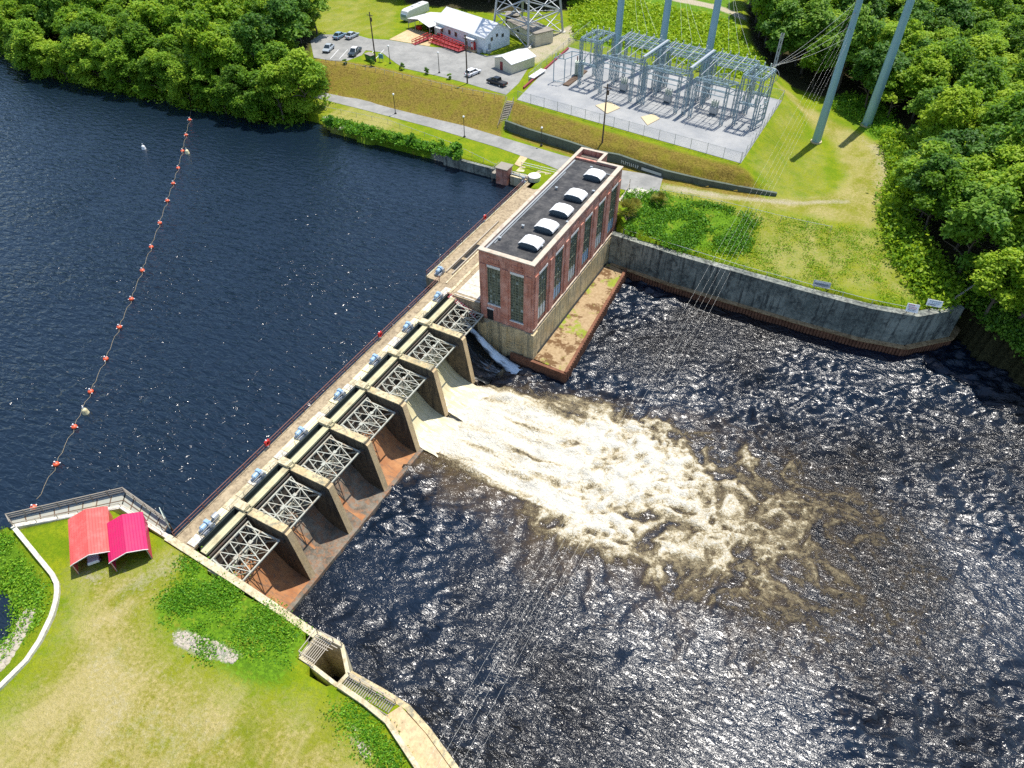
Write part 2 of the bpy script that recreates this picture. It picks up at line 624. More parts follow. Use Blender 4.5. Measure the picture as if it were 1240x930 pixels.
    paint('gate_steel', (0.07, 0.062, 0.05), 0.7, 0.3, 1.0, dirt=(0.13, 0.06, 0.03))
    paint('blue_machine', (0.28, 0.42, 0.56), 0.4, 0.2, 3.0)
    paint('rail_rust', (0.24, 0.1, 0.07), 0.65, 0.2, 2.0)
    paint('rail_grey', (0.4, 0.35, 0.27), 0.6, 0.2, 2.0)
    paint('white_paint', (0.8, 0.79, 0.76), 0.45, 0.06, 1.5)
    paint('trim_white', (0.72, 0.7, 0.66), 0.6, 0.12, 1.5)
    paint('coping', (0.52, 0.44, 0.34), 0.8, 0.3, 1.2, dirt=(0.3, 0.23, 0.16))
    paint('vent_skirt', (0.07, 0.1, 0.12), 0.5, 0.2, 2.0)
    paint('red_paint', (0.55, 0.03, 0.025), 0.5, 0.12, 2.0)
    paint('maroon', (0.25, 0.03, 0.035), 0.6, 0.2, 1.5)
    paint('orange_float', (0.75, 0.11, 0.04), 0.4, 0.06, 4.0)
    paint('wood_grey', (0.28, 0.25, 0.2), 0.85, 0.3, 1.2, dirt=(0.18, 0.16, 0.13))
    paint('wood_brown', (0.12, 0.075, 0.045), 0.85, 0.3, 1.5)
    paint('wood_deck', (0.33, 0.33, 0.28), 0.85, 0.25, 1.4, dirt=(0.4, 0.36, 0.24))
    paint('pole_wood', (0.1, 0.07, 0.05), 0.85, 0.3, 2.0)
    paint('black_rubber', (0.02, 0.02, 0.022), 0.7, 0.1, 2.0)
    paint('black_iron', (0.03, 0.03, 0.03), 0.5, 0.1, 2.0)
    paint('dark_void', (0.012, 0.012, 0.012), 0.9, 0.1, 1.0)
    paint('rope', (0.4, 0.33, 0.2), 0.9, 0.1, 3.0)
    paint('wire', (0.8, 0.78, 0.7), 0.5, 0.05, 1.0)
    paint('timber_wall', (0.1, 0.125, 0.095), 0.9, 0.3, 1.0, dirt=(0.05, 0.055, 0.045))
    paint('tan_pad', (0.55, 0.45, 0.28), 0.9, 0.2, 0.9)
    paint('green_bin', (0.04, 0.16, 0.07), 0.5, 0.15, 2.0)
    paint('rock', (0.42, 0.37, 0.29), 0.9, 0.35, 1.2)
    paint('bark', (0.12, 0.095, 0.07), 0.95, 0.3, 2.0, bump=0.4)
    paint('dead_wood', (0.38, 0.33, 0.27), 0.9, 0.2, 2.0)
    paint('car_white', (0.78, 0.78, 0.78), 0.25, 0.03, 1.0)
    paint('car_dark', (0.035, 0.05, 0.06), 0.25, 0.05, 1.0)
    paint('car_black', (0.018, 0.02, 0.024), 0.25, 0.05, 1.0)
    paint('car_blue', (0.18, 0.28, 0.36), 0.25, 0.05, 1.0)
    paint('car_silver', (0.45, 0.5, 0.53), 0.3, 0.05, 1.0, 0.3)
    paint('rv_white', (0.62, 0.63, 0.6), 0.45, 0.12, 0.6)
    paint('tank_green', (0.5, 0.56, 0.46), 0.5, 0.15, 1.0)
    paint('sign_white', (0.8, 0.8, 0.78), 0.5, 0.04, 2.0)
    paint('sign_blue', (0.1, 0.25, 0.35), 0.5, 0.04, 2.0)
    paint('line_paint', (0.7, 0.7, 0.68), 0.7, 0.2, 2.0)
    paint('mural', (0.42, 0.47, 0.44), 0.8, 0.25, 1.5)
    paint('duct_grey', (0.33, 0.36, 0.37), 0.5, 0.15, 1.0)
    k = NT('glass')
    k.set(k.mix(k.noise(0.8, 3, 0.6), (0.02, 0.03, 0.03), (0.045, 0.065, 0.05)), 0.12, spec=0.5)
    M['glass'] = k.mat
    k = NT('car_glass')
    k.set((0.02, 0.03, 0.035), 0.06, spec=0.6)
    M['car_glass'] = k.mat
    k = NT('head_lamp')
    k.set((0.75, 0.77, 0.78), 0.15)
    M['head_lamp'] = k.mat
    # industrial window: many small panes with green-grey bars
    k = NT('window_grid')
    pos = k.geo()
    s = k.sep(pos)
    hsum = k.math('ADD', s[0], s[1])
    fx = k.math('FRACT', k.math('MULTIPLY', hsum, 2.1))
    fz = k.math('FRACT', k.math('MULTIPLY', s[2], 1.9))
    lx = k.math('LESS_THAN', fx, 0.14)
    lz = k.math('LESS_THAN', fz, 0.14)
    line = k.math('MAXIMUM', lx, lz)
    cell = k.n.new('ShaderNodeTexWhiteNoise')
    cmb = k.n.new('ShaderNodeCombineXYZ')
    k.l.new(k.math('FLOOR', k.math('MULTIPLY', hsum, 2.1)), cmb.inputs[0])
    k.l.new(k.math('FLOOR', k.math('MULTIPLY', s[2], 1.9)), cmb.inputs[1])
    k.l.new(cmb.outputs[0], cell.inputs['Vector'])
    gcol = k.ramp(cell.outputs['Value'], [(0.0, (0.04, 0.05, 0.04)), (0.8, (0.085, 0.1, 0.08)), (0.93, (0.15, 0.17, 0.14)), (0.97, (0.3, 0.36, 0.36))])
    k.set(k.mix(line, gcol, (0.22, 0.25, 0.18)), k.math('ADD', k.math('MULTIPLY', line, 0.4), 0.15), spec=0.4)
    M['window_grid'] = k.mat

    # chain-link fence: semi transparent mesh
    k = NT('chain_link')
    pos = k.geo()
    s = k.sep(pos)
    h = k.math('ADD', s[0], s[1])
    d1 = k.math('FRACT', k.math('MULTIPLY', k.math('ADD', h, s[2]), 5.0))
    d2 = k.math('FRACT', k.math('MULTIPLY', k.math('SUBTRACT', h, s[2]), 5.0))
    ln = k.math('MAXIMUM', k.math('LESS_THAN', d1, 0.07), k.math('LESS_THAN', d2, 0.07))
    k.set((0.45, 0.46, 0.46), 0.5, 0.3)
    k.l.new(ln, k.p.inputs['Alpha'])
    M['chain_link'] = k.mat

    # foliage ---------------------------------------------------------------
    def leaf(name, dark, mid, light, transl=0.3):
        k = NT(name)
        oi = k.n.new('ShaderNodeObjectInfo')
        t = k.math('ADD', k.attr('tint'), k.math('MULTIPLY', k.math('SUBTRACT', oi.outputs['Random'], 0.5), 0.55))
        c = k.ramp(t, [(0.1, dark), (0.5, mid), (0.9, light)])
        k.set(c, 0.55, spec=0.25)
        tr = k.n.new('ShaderNodeBsdfTranslucent')
        k.l.new(k.mix(0.5, c, light), tr.inputs['Color'])
        ms = k.n.new('ShaderNodeMixShader')
        ms.inputs[0].default_value = transl
        k.l.new(k.p.outputs[0], ms.inputs[1])
        k.l.new(tr.outputs[0], ms.inputs[2])
        k.l.new(ms.outputs[0], k.n['Material Output'].inputs['Surface'])
        M[name] = k.mat
    leaf('leaf_forest', (0.085, 0.19, 0.01), (0.185, 0.36, 0.016), (0.4, 0.54, 0.03), 0.5)
    leaf('leaf_shore', (0.075, 0.17, 0.012), (0.18, 0.36, 0.02), (0.4, 0.55, 0.04), 0.5)
    leaf('leaf_dark', (0.045, 0.13, 0.014), (0.11, 0.25, 0.024), (0.24, 0.4, 0.035), 0.45)
    leaf('leaf_weed', (0.06, 0.19, 0.01), (0.13, 0.33, 0.014), (0.28, 0.46, 0.025), 0.35)
    leaf('leaf_lime', (0.13, 0.28, 0.006), (0.24, 0.42, 0.008), (0.38, 0.5, 0.02), 0.35)
    leaf('leaf_palm', (0.14, 0.17, 0.02), (0.26, 0.26, 0.035), (0.4, 0.36, 0.07), 0.35)
    leaf('leaf_grass', (0.17, 0.24, 0.006), (0.25, 0.31, 0.012), (0.36, 0.37, 0.03), 0.3)

    # water ------------------------------------------------------------------
    k = NT('lake')
    pos = k.geo()
    v1 = k.mapping(pos, (0.55, 1.35, 1), (0, 0, math.radians(-52)))
    n1 = k.noise(0.85, 2, 0.55, v1, 0.4)
    n2 = k.noise(3.6, 3, 0.6, v1)
    n3 = k.noise(0.05, 3, 0.5, pos)
    k.set((0.0055, 0.0135, 0.025), 0.19, spec=0.85)
    k.p.inputs['IOR'].default_value = 1.33
    h = k.math('ADD', k.math('MULTIPLY', n1, 1.0), k.math('MULTIPLY', n2, 0.08))
    lee = k.n.new('ShaderNodeMapRange')
    k.l.new(k.sep(pos)[1], lee.inputs[0])
    for q_, v_ in ((1, 45), (2, 120), (3, 1.15), (4, 0.3)): lee.inputs[q_].default_value = v_
    h = k.math('MULTIPLY', h, k.math('MULTIPLY', k.math('ADD', k.math('MULTIPLY', n3, 1.8), 0.1), lee.outputs[0]))
    k.bump(h, 1.0, 0.52)
    M['lake'] = k.mat

    k = NT('tail')
    pos = k.geo()
    foam, churn = k.attr('foam'), k.attr('churn')
    nB = k.noise(2.4, 5, 0.72, pos, 0.8)
    nD = k.noise(0.7, 6, 0.72, pos, 1.2)
    nR = k.noise(0.03, 3, 0.5, pos)
    mixn = k.math('ADD', k.math('MULTIPLY', nD, 0.5), k.math('MULTIPLY', nB, 0.5))
    ridge2 = k.math('ABSOLUTE', k.math('SUBTRACT', k.noise(1.1, 5, 0.68, pos, 1.6), 0.5))
    thread = k.ramp(ridge2, [(0.0, 1), (0.05, 0.4), (0.12, 0)])
    f = k.math('ADD', foam, k.math('MULTIPLY', k.math('SUBTRACT', mixn, 0.5), 0.9))
    f = k.math('ADD', f, k.math('MULTIPLY', k.math('MULTIPLY', thread, churn), 0.32))
    cov = k.ramp(f, [(0.3, 0), (0.62, 1)])
    deep = k.mix(k.ramp(nR, [(0.42, 0), (0.6, 1)]), (0.0035, 0.010, 0.022), (0.008, 0.008, 0.009))
    murk = k.ramp(k.math('ADD', churn, k.math('MULTIPLY', k.math('SUBTRACT', nD, 0.5), 0.8)), [(0.3, 0), (0.95, 1)])
    under = k.mix(k.math('MULTIPLY', murk, 0.75), deep, (0.13, 0.088, 0.042))
    fcol = k.ramp(k.math('ADD', f, k.math('MULTIPLY', k.math('SUBTRACT', nB, 0.5), 0.4)), [(0.3, (0.24, 0.175, 0.085)), (0.6, (0.43, 0.35, 0.195)), (0.92, (0.64, 0.61, 0.51))])
    c = k.mix(cov, under, fcol)
    k.set(c, k.math('ADD', k.math('MULTIPLY', cov, 0.4), 0.235), spec=0.85)
    k.p.inputs['IOR'].default_value = 1.33
    w1 = k.noise(1.15, 3, 0.6, k.mapping(pos, (0.7, 1.5, 1), (0, 0, math.radians(25))), 0.9)
    k.bump(k.math('ADD', k.math('MULTIPLY', w1, k.math('MAXIMUM', k.math('MULTIPLY', k.math('SUBTRACT', nR, 0.36), 3.6), 0.42)), k.math('MULTIPLY', k.math('MULTIPLY', nB, 0.6), cov)), 1.0, 0.5)
    M['tail'] = k.mat

    k = NT('falling_water')
    pos = k.geo()
    st = k.noise(1.0, 4, 0.65, k.mapping(pos, (0.18, 1.7, 0.18)), 0.3)
    depth = k.attr('depth')
    c = k.ramp(k.math('ADD', depth, k.math('MULTIPLY', k.math('SUBTRACT', st, 0.5), 0.6)), [(0.05, (0.2, 0.17, 0.05)), (0.4, (0.45, 0.39, 0.18)), (0.85, (0.62, 0.56, 0.4))])
    k.set(c, 0.3, spec=0.4)
    k.bump(st, 0.5, 0.3)
    M['falling_water'] = k.mat
    k = NT('thin_fall')
    pos = k.geo()
    st = k.noise(1.0, 5, 0.7, k.mapping(pos, (0.25, 2.6, 0.25)), 0.6)
    band = k.attr('depth')
    cov = k.ramp(k.math('ADD', band, k.math('MULTIPLY', k.math('SUBTRACT', st, 0.5), 1.5)), [(0.4, 0), (0.85, 1)])
    k.set(k.mix(cov, (0.012, 0.016, 0.018), (0.66, 0.76, 0.82)), 0.3, spec=0.5)
    k.bump(st, 0.4, 0.2)
    M['thin_fall'] = k.mat


build_materials()
M = MATS

# ------------------------------------------------------------------ terrain
def axis(lo, hi, step, out, grow=1.25):
    a = list(np.arange(lo, hi + 1e-6, step))
    s, x = step, hi
    right = []
    while x < out:
        s *= grow
        x += s
        right.append(x)
    s, x = step, lo
    left = []
    while x > -out:
        s *= grow
        x -= s
        left.append(x)
    return np.array(left[::-1] + a + right)


UP_POLY = pxpoly([(372, 60), (384, 72), (395, 77), (455, 88), (510, 101), (560, 113), (612, 123), (650, 132), (750, 164), (850, 191), (897, 200), (947, 122), (905, 40), (900, 0)], 6) + [(70, 420), (-420, 420), (-330, 190)] + pxpoly([(0, 10), (150, 30), (320, 60)], 6)
LOW_POLY = pxpoly([(0, 42), (60, 74), (140, 92), (250, 114), (310, 126), (385, 140), (395, 152), (440, 165), (500, 178), (545, 188)], 2) + [(-24, 99.3), (-2, 99.3), (-2, 94), (20, 93), (22, 106)] + pxpoly([(820, 243), (900, 256), (1000, 276), (1060, 288)], 2) + [(78, 110), (110, 118), (200, 130), (1600, 130), (1600, 1600), (-1600, 1600), (-1600, 300), (-260, 135)]
NORTH_LAND = pxpoly([(0, 50), (60, 83), (140, 100), (250, 123), (310, 134), (385, 149), (400, 161), (440, 174), (490, 185), (525, 194), (543, 199)], 0) + [(-24.3, 98.9), (-2.2, 98.9), (-2.2, 94), (9, 94), (19.5, 92.5), (20, 90.2), (33, 89.6), (57, 89.5), (67.2, 89.9), (74.0, 91.3), (80.2, 97.0), (81.2, 103)] + pxpoly([(1170, 425), (1205, 448), (1245, 474), (1300, 505)], -8) + [(140, 70), (300, 20), (1600, -200), (1600, 1600), (-1600, 1600), (-1600, 280), (-260, 122)]
SOUTH_POLY = pxpoly([(18, 637), (147, 614), (171, 630), (203, 650)], 2) + [(23, -3.0), (28, -6.2), (28.6, -6.2), (33, -5.0), (36, -5.0), (39.2, -5.8), (43.2, -7.4), (50, -11.5), (60, -22), (70, -60), (70, -300), (-300, -300), (-60, -40)] + pxpoly([(-60, 880), (0, 831), (32, 799), (64, 744), (69, 715), (63, 695)], 2)
SOUTH_LAND = pxpoly([(18, 637), (147, 614), (171, 630), (203, 650)], 2) + [(22.8, -3.1), (22.8, -5.6), (28.4, -6.4), (28.6, -4.9), (33, -4.9), (36, -4.9), (39.0, -5.9), (43.0, -7.5), (50, -11.5), (60, -22), (70, -60), (70, -300), (-300, -300), (-140, -40)] + pxpoly([(-60, 850), (-8, 790), (5, 745), (-12, 700), (-8, 660), (2, 640)], 0)


TIMBER = pxpoly([(612, 157), (640, 167), (690, 182), (720, 192), (748, 197), (775, 206), (805, 215), (850, 224), (895, 231), (940, 237)], 2.0)
WALLFRONT = [(x + 0.1, y + 0.55) for x, y in TIMBER] + [(x - 1.0, y - 7.0) for x, y in TIMBER[::-1]]


def land_height(x, y):
    dn = sdf(x, y, NORTH_LAND)
    ds = sdf(x, y, SOUTH_LAND)
    k = 0.5 - 0.36 * sstep(x, 46, 62)
    up = 6 - k * np.maximum(0, sdf(x, y, UP_POLY))
    dl = np.maximum(0, sdf(x, y, LOW_POLY))
    lowk = np.where((x > 21) & (y > 85), 0.12 + 0.33 * sstep(x, 70, 84), 0.55)
    low = 2 - lowk * dl
    n = np.maximum(up, low)
    n = np.where(sdf(x, y, WALLFRONT) < 0, np.minimum(n, 2.0), n)
    so = 2 - 0.42 * np.maximum(0, sdf(x, y, SOUTH_POLY))
    h = np.where(dn < 0, n, np.where(ds < 0, so, -13.0))
    return h, dn, ds


def ground_z(x, y):
    a = np.array([[x]], float), np.array([[y]], float)
    return float(land_height(*a)[0][0, 0])


gx = axis(-190, 170, 0.95, 1800)
gy = axis(-62, 285, 0.95, 1800)
GX, GY = np.meshgrid(gx, gy)
GZ, DN, DS = land_height(GX, GY)
PAVED = [pxpoly(p, 6) for p in ([(384, 40), (640, 40), (640, 124), (384, 75)], [(600, 50), (960, 50), (960, 205), (600, 130)])] + [pxpoly([(370, 98), (800, 198), (800, 240), (600, 185), (370, 125)], 2)]
nobump = np.ones_like(GX)
for P in PAVED: nobump *= sstep(sdf(GX, GY, P), 0.5, 3)
bumpy = (fbm(GX * 0.4, GY * 0.4, 5) - 0.5) * 0.35
GZ = np.where((DN < -1.5) | (DS < -1.5), GZ + bumpy * nobump, GZ)


def soft(polys, w=2.0):
    """1 inside any of the polygons, fading to 0 over w metres round the edge"""
    m = np.zeros_like(GX)
    for P in polys: m = np.maximum(m, 1 - sstep(sdf(GX, GY, P), -w / 2, w / 2))
    return m


north = (DN < 0)
a_dry = soft([pxpoly([(98, 690), (180, 690), (205, 668), (222, 690), (180, 745), (205, 790), (300, 840), (400, 870), (470, 940), (560, 1100), (-200, 1100), (20, 850), (75, 790), (95, 730)], 2)], 9) * 0.95
a_dry = np.maximum(a_dry, soft([pxpoly([(420, 880), (520, 950), (600, 1100), (350, 1000)], 2)], 6) * 0.5)
a_dry = np.maximum(a_dry, soft([pxpoly([(800, 222), (880, 234), (960, 240), (1010, 232), (1060, 180), (1085, 205), (1060, 280), (960, 258), (870, 247), (795, 232)], 2)], 5) * 0.75)
a_dry = np.maximum(a_dry, soft([pxpoly([(930, 105), (960, 112), (1075, 170), (1080, 215), (1040, 235), (1010, 165)], 3.5)], 4) * 0.72)
a_dry = np.maximum(a_dry, soft([pxpoly([(905, 205), (950, 125), (1000, 170), (1010, 230), (950, 235)], 4)], 5) * 0.35)
a_dry = np.maximum(a_dry, soft([pxpoly([(870, 250), (1060, 285), (1120, 360), (1000, 345), (900, 318)], 1)], 5) * 0.5)
a_dry = np.maximum(a_dry, soft([pxpoly([(385, 120), (470, 140), (500, 160), (430, 168), (390, 150)], 2)], 5) * 0.62)
a_dry = np.maximum(a_dry, soft([pxpoly([(385, 0), (480, 0), (475, 45), (380, 40)], 6)], 5) * 0.42)
a_slope = soft([pxpoly([(384, 78), (455, 89), (510, 102), (560, 114), (612, 126), (606, 158), (530, 141), (450, 120), (386, 106)], 4)], 3) * 1.0
a_slope = np.maximum(a_slope, soft([pxpoly([(616, 130), (650, 142), (750, 174), (850, 202), (905, 214), (935, 234), (805, 211), (690, 178), (620, 156)], 4)], 3))
a_weed = soft([pxpoly([(222, 668), (262, 690), (300, 710), (380, 768), (362, 800), (345, 835), (300, 832), (240, 795), (186, 752), (183, 735), (215, 705)], 2)], 4) * 0.8
a_weed = np.maximum(a_weed, soft([pxpoly([(405, 870), (430, 855), (500, 925), (470, 930)], 2)], 3) * 0.7)
a_weed = np.maximum(a_weed, soft([pxpoly([(0, 640), (18, 645), (55, 700), (60, 720), (54, 745), (20, 795), (-60, 860), (-80, 700)], 1)], 3) * 0.75)
a_weed = np.maximum(a_weed, soft([pxpoly([(755, 236), (800, 240), (870, 254), (905, 270), (900, 300), (850, 300), (790, 290), (752, 280)], 1)], 4) * 0.85)
a_weed = np.maximum(a_weed, soft([pxpoly([(395, 150), (440, 160), (530, 178), (545, 196), (440, 180)], 1)], 3) * 0.6)
a_weed = np.maximum(a_weed, soft([pxpoly([(690, -40), (880, -40), (900, 60), (930, 95), (700, 50)], 6)], 4) * 0.75)
a_weed = np.maximum(a_weed, soft([pxpoly([(1010, 130), (1060, 165), (1090, 170), (1080, 120)], 3)], 3) * 0.8)
a_sand = soft([pxpoly([(800, -2), (870, 12), (905, 26), (905, 20), (870, 6), (800, -8)], 6)], 1.2) * 0.9
a_sand = np.maximum(a_sand, soft([pxpoly([(800, 221), (880, 235), (960, 243), (1030, 241), (1030, 246), (960, 249), (880, 242), (800, 230)], 2)], 2.2) * 0.62)
a_sand = np.maximum(a_sand, soft([pxpoly([(1045, 160), (1080, 180), (1075, 225), (1058, 225), (1060, 190)], 3)], 5) * 0.5)
a_sand = np.maximum(a_sand, soft([pxpoly([(620, 62), (690, 30), (712, 35), (690, 55), (650, 78)], 6)], 3) * 0.7)
a_sand = np.maximum(a_sand, soft([pxpoly([(135, 690), (165, 684), (150, 700), (200, 668), (225, 670), (215, 700), (190, 745), (183, 735), (205, 700), (160, 720), (140, 712)], 2)], 4) * 0.4)
a_sand = np.maximum(a_sand, soft([pxpoly([(100, 720), (190, 705), (175, 760), (230, 800), (300, 850), (330, 960), (40, 960), (60, 850), (95, 780)], 2)], 14) * 0.27)
a_grav = soft([pxpoly([(205, 765), (222, 763), (262, 778), (288, 792), (287, 803), (258, 800), (212, 782)], 2)], 2) * 0.85
a_grav = np.maximum(a_grav, soft([pxpoly([(95, 694), (135, 684), (128, 712), (98, 712)], 2)], 3) * 0.5)
a_grav = np.maximum(a_grav, soft([pxpoly([(418, 878), (432, 880), (452, 915), (440, 920)], 2)], 2) * 0.75)
a_grav = np.maximum(a_grav, soft([pxpoly([(30, 735), (42, 742), (10, 800), (-20, 830), (-25, 800), (5, 770)], 1)], 2) * 0.8)
a_grav = np.maximum(a_grav, soft([pxpoly([(520, 185), (545, 186), (545, 200), (525, 197)], 1)], 2) * 0.7)
# leaf litter on the forest floor
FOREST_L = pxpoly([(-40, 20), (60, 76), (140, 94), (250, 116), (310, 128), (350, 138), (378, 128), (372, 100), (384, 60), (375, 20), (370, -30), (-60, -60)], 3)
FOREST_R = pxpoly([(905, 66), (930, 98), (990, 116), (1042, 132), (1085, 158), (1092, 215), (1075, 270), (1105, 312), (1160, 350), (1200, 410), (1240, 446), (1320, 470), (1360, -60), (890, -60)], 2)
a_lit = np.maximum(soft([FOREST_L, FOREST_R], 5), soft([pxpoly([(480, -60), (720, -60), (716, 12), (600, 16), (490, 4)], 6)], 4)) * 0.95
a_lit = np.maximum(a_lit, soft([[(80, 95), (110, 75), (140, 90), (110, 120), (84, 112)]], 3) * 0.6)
ground_me = grid_mesh('ground', GX, GY, GZ, M['ground'], dict(dry=a_dry, slope=a_slope, weed=a_weed, sand=a_sand, gravel=a_grav, litter=a_lit))
ground = tag(link_mesh('ground', ground_me), kind='structure')


def pave(name, pts, z, mat, dz=0.06, label=None):
    P = pxpoly(pts, z)
    o = MB().prism(P, z - 0.25, z + dz).build(name, mat)
    return tag(o, kind='structure')


pave('riverside_road', [(374, 103), (390, 108), (450, 122), (530, 143), (610, 167), (680, 188), (745, 205), (803, 214), (798, 232), (760, 231), (700, 216), (660, 199), (600, 178), (520, 154), (440, 133), (388, 120), (372, 117)], 2, M['asphalt'])
pave('parking_lot', [(376, 50), (388, 42), (430, 42), (447, 47), (470, 48.5), (522, 57), (560, 60), (590, 68), (640, 62), (640, 82), (628, 101), (613, 115), (585, 107), (562, 100), (530, 92), (490, 83), (480, 77), (462, 63.5), (443, 61), (438, 67), (420, 74), (400, 73.5), (380, 70)], 6, M['asphalt'])
pave('concrete_driveway', [(471, 48), (497, 34.5), (527, 42), (520, 56.2)], 6, M['sand_concrete'], 0.075)
pave('switchyard_pad', [(626, 121), (897, 198), (947, 122), (688, 57)], 6, M['yard_gravel'], 0.08)
pave('footpath', [(623, 199), (632, 186), (641, 189), (630, 202)], 2, M['sand_concrete'], 0.05)
mb = MB()
for i in range(6):
    x0 = 395 + i * 11
    p, q = at3(x0 + 5, 71, 6.066), at3(x0 + 15, 60, 6.066)
    if i in (2, 3): continue
    mb.bar(p, q, 0.15, 0.008)
tag(mb.build('parking_lines', M['line_paint']), kind='structure')

# ------------------------------------------------------------------ water
lk = [(-1600, -1600), (0.6, -1600), (0.6, 60), (-1.5, 60), (-1.5, 120), (-1.5, 1600), (-1600, 1600)]
mb = MB()
mb.add([(x, y, 0) for x, y in lk], [tuple(range(len(lk)))])
tag(mb.build('lake_water', M['lake']), kind='structure')

tx = axis(4.5, 114, 0.34, 1700, 1.35)
tx = tx[tx > 4.4]
ty = axis(-30, 100, 0.34, 1700, 1.35)
TX, TY = np.meshgrid(tx, ty)
# the plume leaves the two open bays, runs out to the right, widens and breaks up
fo = np.array([13.0, 39.0])
fe = np.array(at(905, 632, -8))
fd = (fe - fo) / np.linalg.norm(fe - fo)
FS_ = (TX - fo[0]) * fd[0] + (TY - fo[1]) * fd[1]
FN_ = -(TX - fo[0]) * fd[1] + (TY - fo[1]) * fd[0]
wx = (fbm(TX * 0.11, TY * 0.11, 91, 4) - 0.5) * 13
wy = (fbm(TX * 0.11 + 40, TY * 0.11, 92, 4) - 0.5) * 13
tw_ = np.clip(FS_ / 25, 0, 1)
half = 9.0 + 0.22 * np.clip(FS_, 0, 22) + 0.07 * np.clip(FS_ - 22, 0, 200)
q_ = np.abs(FN_ + 0.5 * sstep(FS_, 2, 18) + wy * 0.35 * tw_) / half
D = np.clip(1.25 - q_ ** 2, -0.4, 1) * np.where(FS_ < -2, 0, 1)
streak = 0.6 * fbm(FS_ * 0.055, FN_ * 0.5, 93, 3) + 0.4 * fbm(FS_ * 0.12, FN_ * 1.5, 98, 2)
lace = 1 - np.abs(2 * fbm((TX + wx) * 0.24, (TY + wy) * 0.24, 94, 5) - 1)
lace2 = 1 - np.abs(2 * fbm((TX + wx * 0.6) * 0.6, (TY + wy * 0.6) * 0.6, 95, 3) - 1)
decay = np.exp(-(np.clip(FS_, 0, 300) / 43) ** 2)
nearw = 1 - sstep(FS_, 8, 32)
farw = np.exp(-(np.clip(FS_, 0, 300) / 58) ** 2)
t_foam = D * (0.02 + 1.1 * decay) + ((streak - 0.5) * 2.0 - 0.12) * nearw * (D > 0) + ((lace - 0.72) * 1.1 + (lace2 - 0.72) * 1.05) * (1 - nearw) * np.clip(D + 0.5, 0, 1) * (0.12 + 0.88 * farw)
t_foam = np.clip(t_foam * sstep(-np.abs(FN_) / half, -1.55, -0.85), 0, 1.05)
wide = np.abs(FN_ + 2 + wy * 0.5) / (15 + 0.27 * np.clip(FS_, 0, 200))
t_churn = np.clip((1.25 - wide ** 2) * np.exp(-(np.clip(FS_ - 10, 0, 300) / 62) ** 2), 0, 1) * np.where(FS_ < -2, 0, 1) * (0.55 + 0.6 * (lace - 0.5))
# stray rolls of tan foam far downstream
rolls = sstep(lace2 + 0.5 * (lace - 0.7), 0.86, 0.99) * sstep(fbm(TX * 0.09, TY * 0.09, 96, 3), 0.5, 0.62) * (1 - sstep(wide, 0.8, 1.35)) * sstep(FS_, 35, 55) * (1 - sstep(FS_, 95, 125))
t_foam = np.maximum(t_foam, rolls * 0.2)
dcore = (q_ - 1) * half
# froth along the toe of the small fall beside the powerhouse and along the walls
t_foam = np.maximum(t_foam, 0.5 * (1 - sstep(np.hypot(TX - 14.5, TY - 52.5), 0.8, 3.0)))
t_churn = np.maximum(t_churn, 0.42 * (1 - sstep(np.hypot(TX - 18, TY - 50), 3, 9)))
ca_, sa_ = math.cos(0.45), math.sin(0.45)
RX, RY = TX * ca_ + TY * sa_, -TX * sa_ + TY * ca_
cr = 1 - np.abs(2 * fbm(RX * 0.3, RY * 0.62, 61, 3) - 1)
w = (fbm(TX * 0.16 + TY * 0.05, TY * 0.28, 11, 3) - 0.5) * 1.0 + (fbm(RX * 0.42, RY * 0.8, 23, 2) - 0.5) * 2.0 + (cr - 0.6) * 0.9
gust = 0.16 + 1.4 * sstep(fbm(TX * 0.03 + wx * 0.02, TY * 0.045, 97, 4), 0.36, 0.62)
w = w * gust
boil = (lace - 0.7) * 1.5 + (lace2 - 0.7) * 0.9 + (fbm(TX * 0.7, TY * 0.7, 41, 4) - 0.5) * 0.9
jump = np.exp(-((FS_ - 7) / 5.0) ** 2) * sstep(-dcore, -1, 4) * 0.8
TZ = -8 + w * 0.55 * (1 - 0.55 * np.clip(t_foam, 0, 1)) + boil * 0.75 * np.clip(t_churn * 1.1 + 0.5 * t_foam - 0.15, 0, 1) * (1 - 0.6 * nearw) + jump
fade = 1 - sstep(np.maximum(np.abs(TX - 60) - 60, np.abs(TY - 35) - 70), 0, 60)
TZ = -8 + (TZ + 8) * fade
tail_me = grid_mesh('tailrace_water', TX, TY, TZ, M['tail'], dict(foam=t_foam, churn=t_churn))
tag(link_mesh('tailrace_water', tail_me), kind='structure')

# ------------------------------------------------------------------ the dam
PIERS = [5.9, 13.9, 22.2, 30.6, 38.8, 47.3]
EDGES = [-1.9] + PIERS + [56.0]
BAYWORDS = ['beside the grassy bank', 'second from the grassy bank', 'third from the grassy bank', 'just before the flowing bays', 'over the nearer flowing bay', 'over the farther flowing bay', 'beside the brick powerhouse']
PW = 0.52
dam = thing('dam', 'long concrete dam with a pale walkway on six tapering piers between lake and river', 'dam', (6, 27, -8))
RAMP = [(0.4, -11), (0.4, -3.6), (2.4, -3.0), (5.2, -3.0), (6.3, -3.25), (7.4, -4.0), (8.5, -5.2), (9.6, -6.4), (10.6, -7.0), (11.6, -7.3), (13.25, -7.4), (13.25, -11)]
ramp_m = ['rust_concrete', 'apron_concrete', 'apron_concrete', 'rust_concrete', 'base_concrete', 'base_concrete', 'apron_concrete']
for i in range(7):
    y0 = EDGES[i] + (PW if i else 0) - 0.05
    y1 = EDGES[i + 1] - (PW if i < 6 else 0) + 0.05
    if i == 0: y0 = -2.6
    MB().extr(RAMP, y0, y1).build('spillway_ramp', M[ramp_m[i]], dam)
